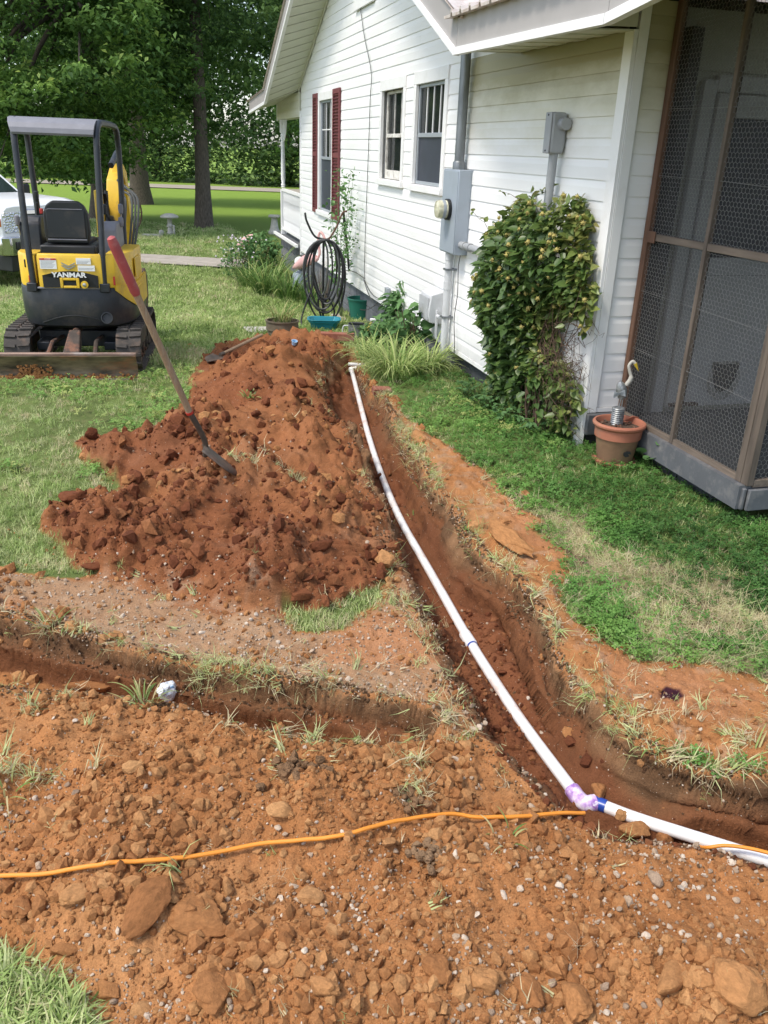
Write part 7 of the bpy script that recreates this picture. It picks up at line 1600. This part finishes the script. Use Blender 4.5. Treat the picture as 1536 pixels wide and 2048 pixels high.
MB().tube(smoothline([E0 + de * .05, E1, E2, E3, E4], 4), pr_ - .001, 18).build('pipe_run', MAT['pvc'], pipe, smooth=True)
F0 = PT[0]; F1 = at_h(734, 733, PT[0].z + .02)
MB().tube([F0 + Vector((-.02, .0, 0)), F1], pr_, 14).build('pipe_run', MAT['pvc'], pipe, smooth=True); MB().lathe([(.001, -.035), (.032, -.02), (.032, .02), (.001, .035)], 12, TM(F0)).build('elbow', MAT['pvc'], pipe, smooth=True)
o = MB().tube([at_h(697, 728, -.16), at_h(738, 731, -.16)], pr_ - .004, 14).build('pipe_stub', MAT['pvc'], None, smooth=True); tag(o, 'short white pipe stub sticking out of the bank at the far trench end', 'pipe')
MAT['cord'] = pmat('orange_cord', (.72, .26, .03), .45, var=.06, vs=4)
def cord(name, pts, label, hover=.008):
    P_ = [Vector(on(a_, b_)) + Vector((0, 0, h_ if h_ is not None else hover)) for a_, b_, h_ in pts]; q_ = smoothline(P_, 8); out__ = []
    for p in q_:
        z_ = z1(p[0], p[1]) + .010; out__.append((p[0], p[1], z_ + .004))
    zz = np.array([p[2] for p in out__]); zz = np.maximum(zz, np.convolve(np.pad(zz, 8, mode='edge'), np.ones(17) / 17, 'valid') + .002); zz = np.convolve(np.pad(zz, 3, mode='edge'), np.ones(7) / 7, 'valid') + .009
    return tag(MB().tube([(p[0], p[1], z_) for p, z_ in zip(out__, zz)], .0062, 10).build(name, MAT['cord'], None, smooth=True), label, 'cord')
cord('extension_cord', [(-420, 1800, None), (-250, 1778, None), (-60, 1772, None), (0, 1766, None), (90, 1760, None), (180, 1747, None), (240, 1735, None), (330, 1728, None), (420, 1722, None), (520, 1704, None), (600, 1693, None), (700, 1674, None), (800, 1655, None), (900, 1646, None), (960, 1648, None), (1040, 1645, None), (1120, 1641, None), (1166, 1644, None)],
     'long orange extension cord lying across the near soil from the left edge', .008)
o = MB().tube(smoothline([at_h(1392, 1693, -.16), at_h(1415, 1695, -.10), at_h(1450, 1691, -.075), at_h(1500, 1697, -.05), at_h(1560, 1712, -.02)], 6), .0062, 10).build('extension_cord', MAT['cord'], None, smooth=True); tag(o, 'short visible piece of orange cord crossing the white pipe at the right edge', 'cord')
# crumpled bottle
cp = N_('clear_plastic'); cp.b.inputs['Base Color'].default_value = (.8, .85, .9, 1); cp.b.inputs['Roughness'].default_value = .12; cp.b.inputs['Alpha'].default_value = .72; MAT['clear'] = cp.m
p = Vector(on(338, 1402)); t = empty('crumpled_bottle', p + Vector((0, 0, .03)), R(30), 'crumpled clear plastic bottle with a white cap lying by the left trench', 'bottle')
bm = bmesh.new(); bmesh.ops.create_icosphere(bm, subdivisions=3, radius=.038)
for v_ in bm.verts: v_.co = Vector((v_.co.x * 1.0, v_.co.y * .8, v_.co.z * 1.15)) * (1 + .35 * mn.noise(v_.co * 45) + .2 * mn.noise(v_.co * 110))
me = bpy.data.meshes.new('bottle_body'); bm.to_mesh(me); bm.free(); link('bottle_body', me, MAT['clear'], t)
MB().lathe([(.014, 0), (.015, .002), (.015, .013), (.013, .015), (.001, .015)], 16, TM((-.035, -.02, .022), (.8, -.6, 0))).build('cap', MAT['white'], t, smooth=True)
MB().cbox((.012, -.022, .026), (.016, .004, .014)).build('label', MAT['blue'], t, bev=.002)

# ================================================================== CLODS AND STONES WORTH POINTING AT
def clump(px, py, wpx, label, seed, n=60):
    p = Vector(on(px, py)); w_ = wpx * (p - Vector(CAM)).dot(Vector(FW)) / F; rs = random.Random(seed); bm = bmesh.new()
    kinds = [rock_mesh('x', 2, 860 + i, MAT['topsoil'], fl=.8, lump=.6) for i in range(4)]
    for k in range(n):
        q_ = Vector((rs.gauss(0, .28), rs.gauss(0, .2), 0)) * w_; hgt = w_ * .16 * math.exp(-(q_.length / w_) ** 2 * 6) * rs.random(); s_ = w_ * rs.uniform(.08, .3)
        b2 = bmesh.new(); b2.from_mesh(kinds[k % 4]); b2.transform(Matrix.Translation(q_ + Vector((0, 0, hgt))) @ Euler((rs.uniform(0, 6), rs.uniform(0, 6), 0)).to_matrix().to_4x4() @ Matrix.Scale(s_, 4)); m_ = bpy.data.meshes.new('y'); b2.to_mesh(m_); b2.free(); bm.from_mesh(m_)
    me = bpy.data.meshes.new('topsoil_clump'); bm.to_mesh(me); bm.free(); me.materials.append(MAT['topsoil']); return tag(link('topsoil_clump', me, None, None, p), label, 'soil clump', None, 'stuff')
def piece(px, py, wpx, kind, seed, label, flat=.6, asp=.8, rz=None, tilt=(0, 0), cat='clod', sink=.25, name='soil_clod', mat=None, lump=.32):
    p = Vector(on(px, py + 0)); dist = (p - Vector(CAM)).dot(Vector(FW)); w_ = wpx * dist / F
    mat = mat or {'o': 'clod', 'r': 'clod_red', 's': 'stone'}[kind]
    me = rock_mesh(name, 4 if w_ > .05 and kind != 's' else 3, seed, MAT[mat], fl=1, angular=.12 if kind != 's' else .02, lump=lump)
    if kind == 's': me.polygons.foreach_set('use_smooth', np.zeros(len(me.polygons), bool))
    o = link(name, me, None, None, p + Vector((0, 0, w_ * flat * (.5 - sink))), (tilt[0], tilt[1], rz if rz is not None else random.uniform(0, 6.28)), (w_, w_ * asp, w_ * flat)); return tag(o, label, cat)
piece(292, 1830, 150, 'o', 901, 'biggest flat slab of orange soil tilted against its neighbour below the cord', .30, .62, .95, (.25, -.1), sink=.1)
piece(398, 1850, 128, 'o', 902, 'broad flat chunk of orange soil just right of the biggest slab', .28, .95, .2, (.12, .08), sink=.15)
piece(145, 1795, 62, 'o', 903, 'rounded orange clod below the cord near the left edge', .6); piece(45, 1815, 52, 'o', 904, 'orange clod touching the left edge below the cord', .6)
piece(215, 1990, 60, 'o', 905, 'orange clod lying at the corner of the long grass', .6); piece(45, 1940, 60, 'o', 906, 'orange clod lying on the long grass at the left edge', .55); piece(125, 1905, 48, 'o', 923, 'smaller orange clod above the long grass', .6)
piece(432, 1990, 100, 'o', 907, 'tall orange clod at the bottom edge left of the middle', .5, 1.1); piece(488, 1980, 62, 'o', 908, 'narrow orange clod leaning on the tall clod at the bottom', .8, .6)
piece(642, 1985, 66, 'o', 909, 'rough orange clod with deep cracks near the bottom centre', .8); piece(620, 1800, 62, 'o', 910, 'rounded orange clod casting a small shadow above bottom centre', .6)
piece(878, 1945, 74, 'o', 911, 'knobbly orange clod at the bottom right of centre', .75); piece(968, 1975, 84, 'o', 912, 'pitted irregular orange clod beside the knobbly one', .5); piece(1060, 2000, 100, 'o', 913, 'large smooth orange clod at the bottom edge', .6, .8)
piece(1150, 2010, 90, 'o', 914, 'wide orange clod at the bottom edge next to the large smooth one', .6); piece(1345, 1975, 95, 'o', 915, 'blocky orange clod in the lower right', .6); piece(1470, 1990, 150, 'o', 916, 'huge half buried orange lump in the lower right corner', .45)
piece(1268, 1668, 68, 'o', 917, 'brown clod pushed against the white pipe', .6, .7, .2, mat='clod'); piece(1328, 1686, 50, 'o', 918, 'upright clod in the middle of the three by the pipe', .9, .7); piece(1384, 1684, 36, 'o', 919, 'small clod lying on top of the white pipe', .8)
piece(1195, 1590, 48, 'o', 920, 'clod in the trench corner behind the purple pipe elbow', .7); piece(1240, 1640, 40, 'o', 921, 'clod on the bank behind the elbow of the pipe', .7); piece(1185, 1870, 45, 'o', 922, 'angular clod among the stones in the lower right', .7)
piece(770, 1132, 46, 'o', 930, 'reddish boulder of soil beside the tread marks', .95, .9, mat='clod'); piece(645, 1102, 52, 'r', 931, 'dark red clod on the lower spoil heap', .7); piece(605, 1200, 44, 'r', 932, 'smooth dark lump at the foot of the spoil heap', .7); piece(650, 1215, 38, 'r', 933, 'red clod at the very foot of the spoil heap', .9)
piece(186, 876, 34, 'r', 934, 'lone red clod at the left tip of the spoil heap', .8); piece(145, 1000, 50, 'r', 935, 'flat red clod resting on the lawn left of the heap', .5); piece(265, 962, 36, 'r', 936, 'red clod at the edge of the grass notch', .7)
piece(193, 1140, 56, 'r', 937, 'dark overhanging red plate of soil at the lower left of the heap', .35, .6, .1, (0, -.15)); piece(185, 1384, 110, 'o', 938, 'long flat slab of soil on the near lip of the left trench', .25, .35, .05, (.1, 0)); piece(620, 770, 30, 'r', 939, 'red clod near the far tread marks', .7)
piece(1010, 1088, 96, 'o', 940, 'tilted flat slab of clay on the right bank of the trench', .34, .55, -.75, (.15, .3), sink=.1, lump=.5); piece(955, 1062, 50, 'o', 941, 'clod at the upper end of the tilted clay slab', .6)
piece(1050, 989, 30, 'o', 942, 'flat brown clod lying alone on the clover lawn', .4); piece(1190, 1262, 30, 'o', 943, 'small red crumb of soil on the grass edge', .5); piece(375, 710, 14, 'r', 944, 'tiny red clod on the lawn beside the excavator blade', .7); piece(262, 762, 12, 'r', 945, 'tiny red clod under the right end of the excavator blade', .7)
piece(560, 1630, 60, 'o', 946, 'orange clod on the near mound above the cord', .6); piece(385, 1705, 40, 'o', 947, 'orange clod behind the cord left of the middle', .6); piece(440, 1665, 36, 'o', 948, 'small orange clod with a flat top behind the cord', .7); piece(560, 1460, 40, 'o', 949, 'clod on the lip of the left trench right of the bottle', .6)
clump(818, 1598, 80, 'crumbly dark lump of topsoil with roots behind the cord', 950); clump(872, 1712, 90, 'dark topsoil lump with roots in front of the cord', 951); clump(590, 1545, 100, 'dark crumbly hollow lump on the near mound', 952)
for px, py, w_, lb in [(1119, 1777, 28, 'triangular pale stone on the near soil'), (1090, 1779, 14, 'small pale stone beside the triangular one'), (1311, 1766, 42, 'pale lumpy stone in front of the three clods'), (1254, 1812, 40, 'flat grey stone lying right of the triangular stone'), (1188, 1893, 24, 'pinkish upright stone low on the right'), (1132, 1877, 20, 'pale chip left of the pinkish stone'),
                       (1336, 1813, 20, 'oval pale stone to the right of the flat grey stone'), (1440, 1875, 16, 'round pale pebble near the right edge'), (1370, 1890, 22, 'wedge shaped stone low on the right'), (868, 1793, 18, 'dark grey stone with a light edge left of the triangular stone'), (945, 1415, 20, 'upright pale stone on the left lip of the pipe trench'), (945, 1460, 16, 'pale pebble on the trench slope below the upright stone'),
                       (78, 1735, 26, 'white stone just above the cord near the left edge'), (150, 1590, 22, 'pale stone on the left of the near mound'), (1135, 1168, 30, 'pale stone in the turf edge of the right bank'), (1160, 1195, 22, 'second pale stone in the turf edge of the right bank')]:
    piece(px, py, w_, 's', 1000 + px, lb, .6, .7, cat='stone', name='pale_stone', sink=.15)
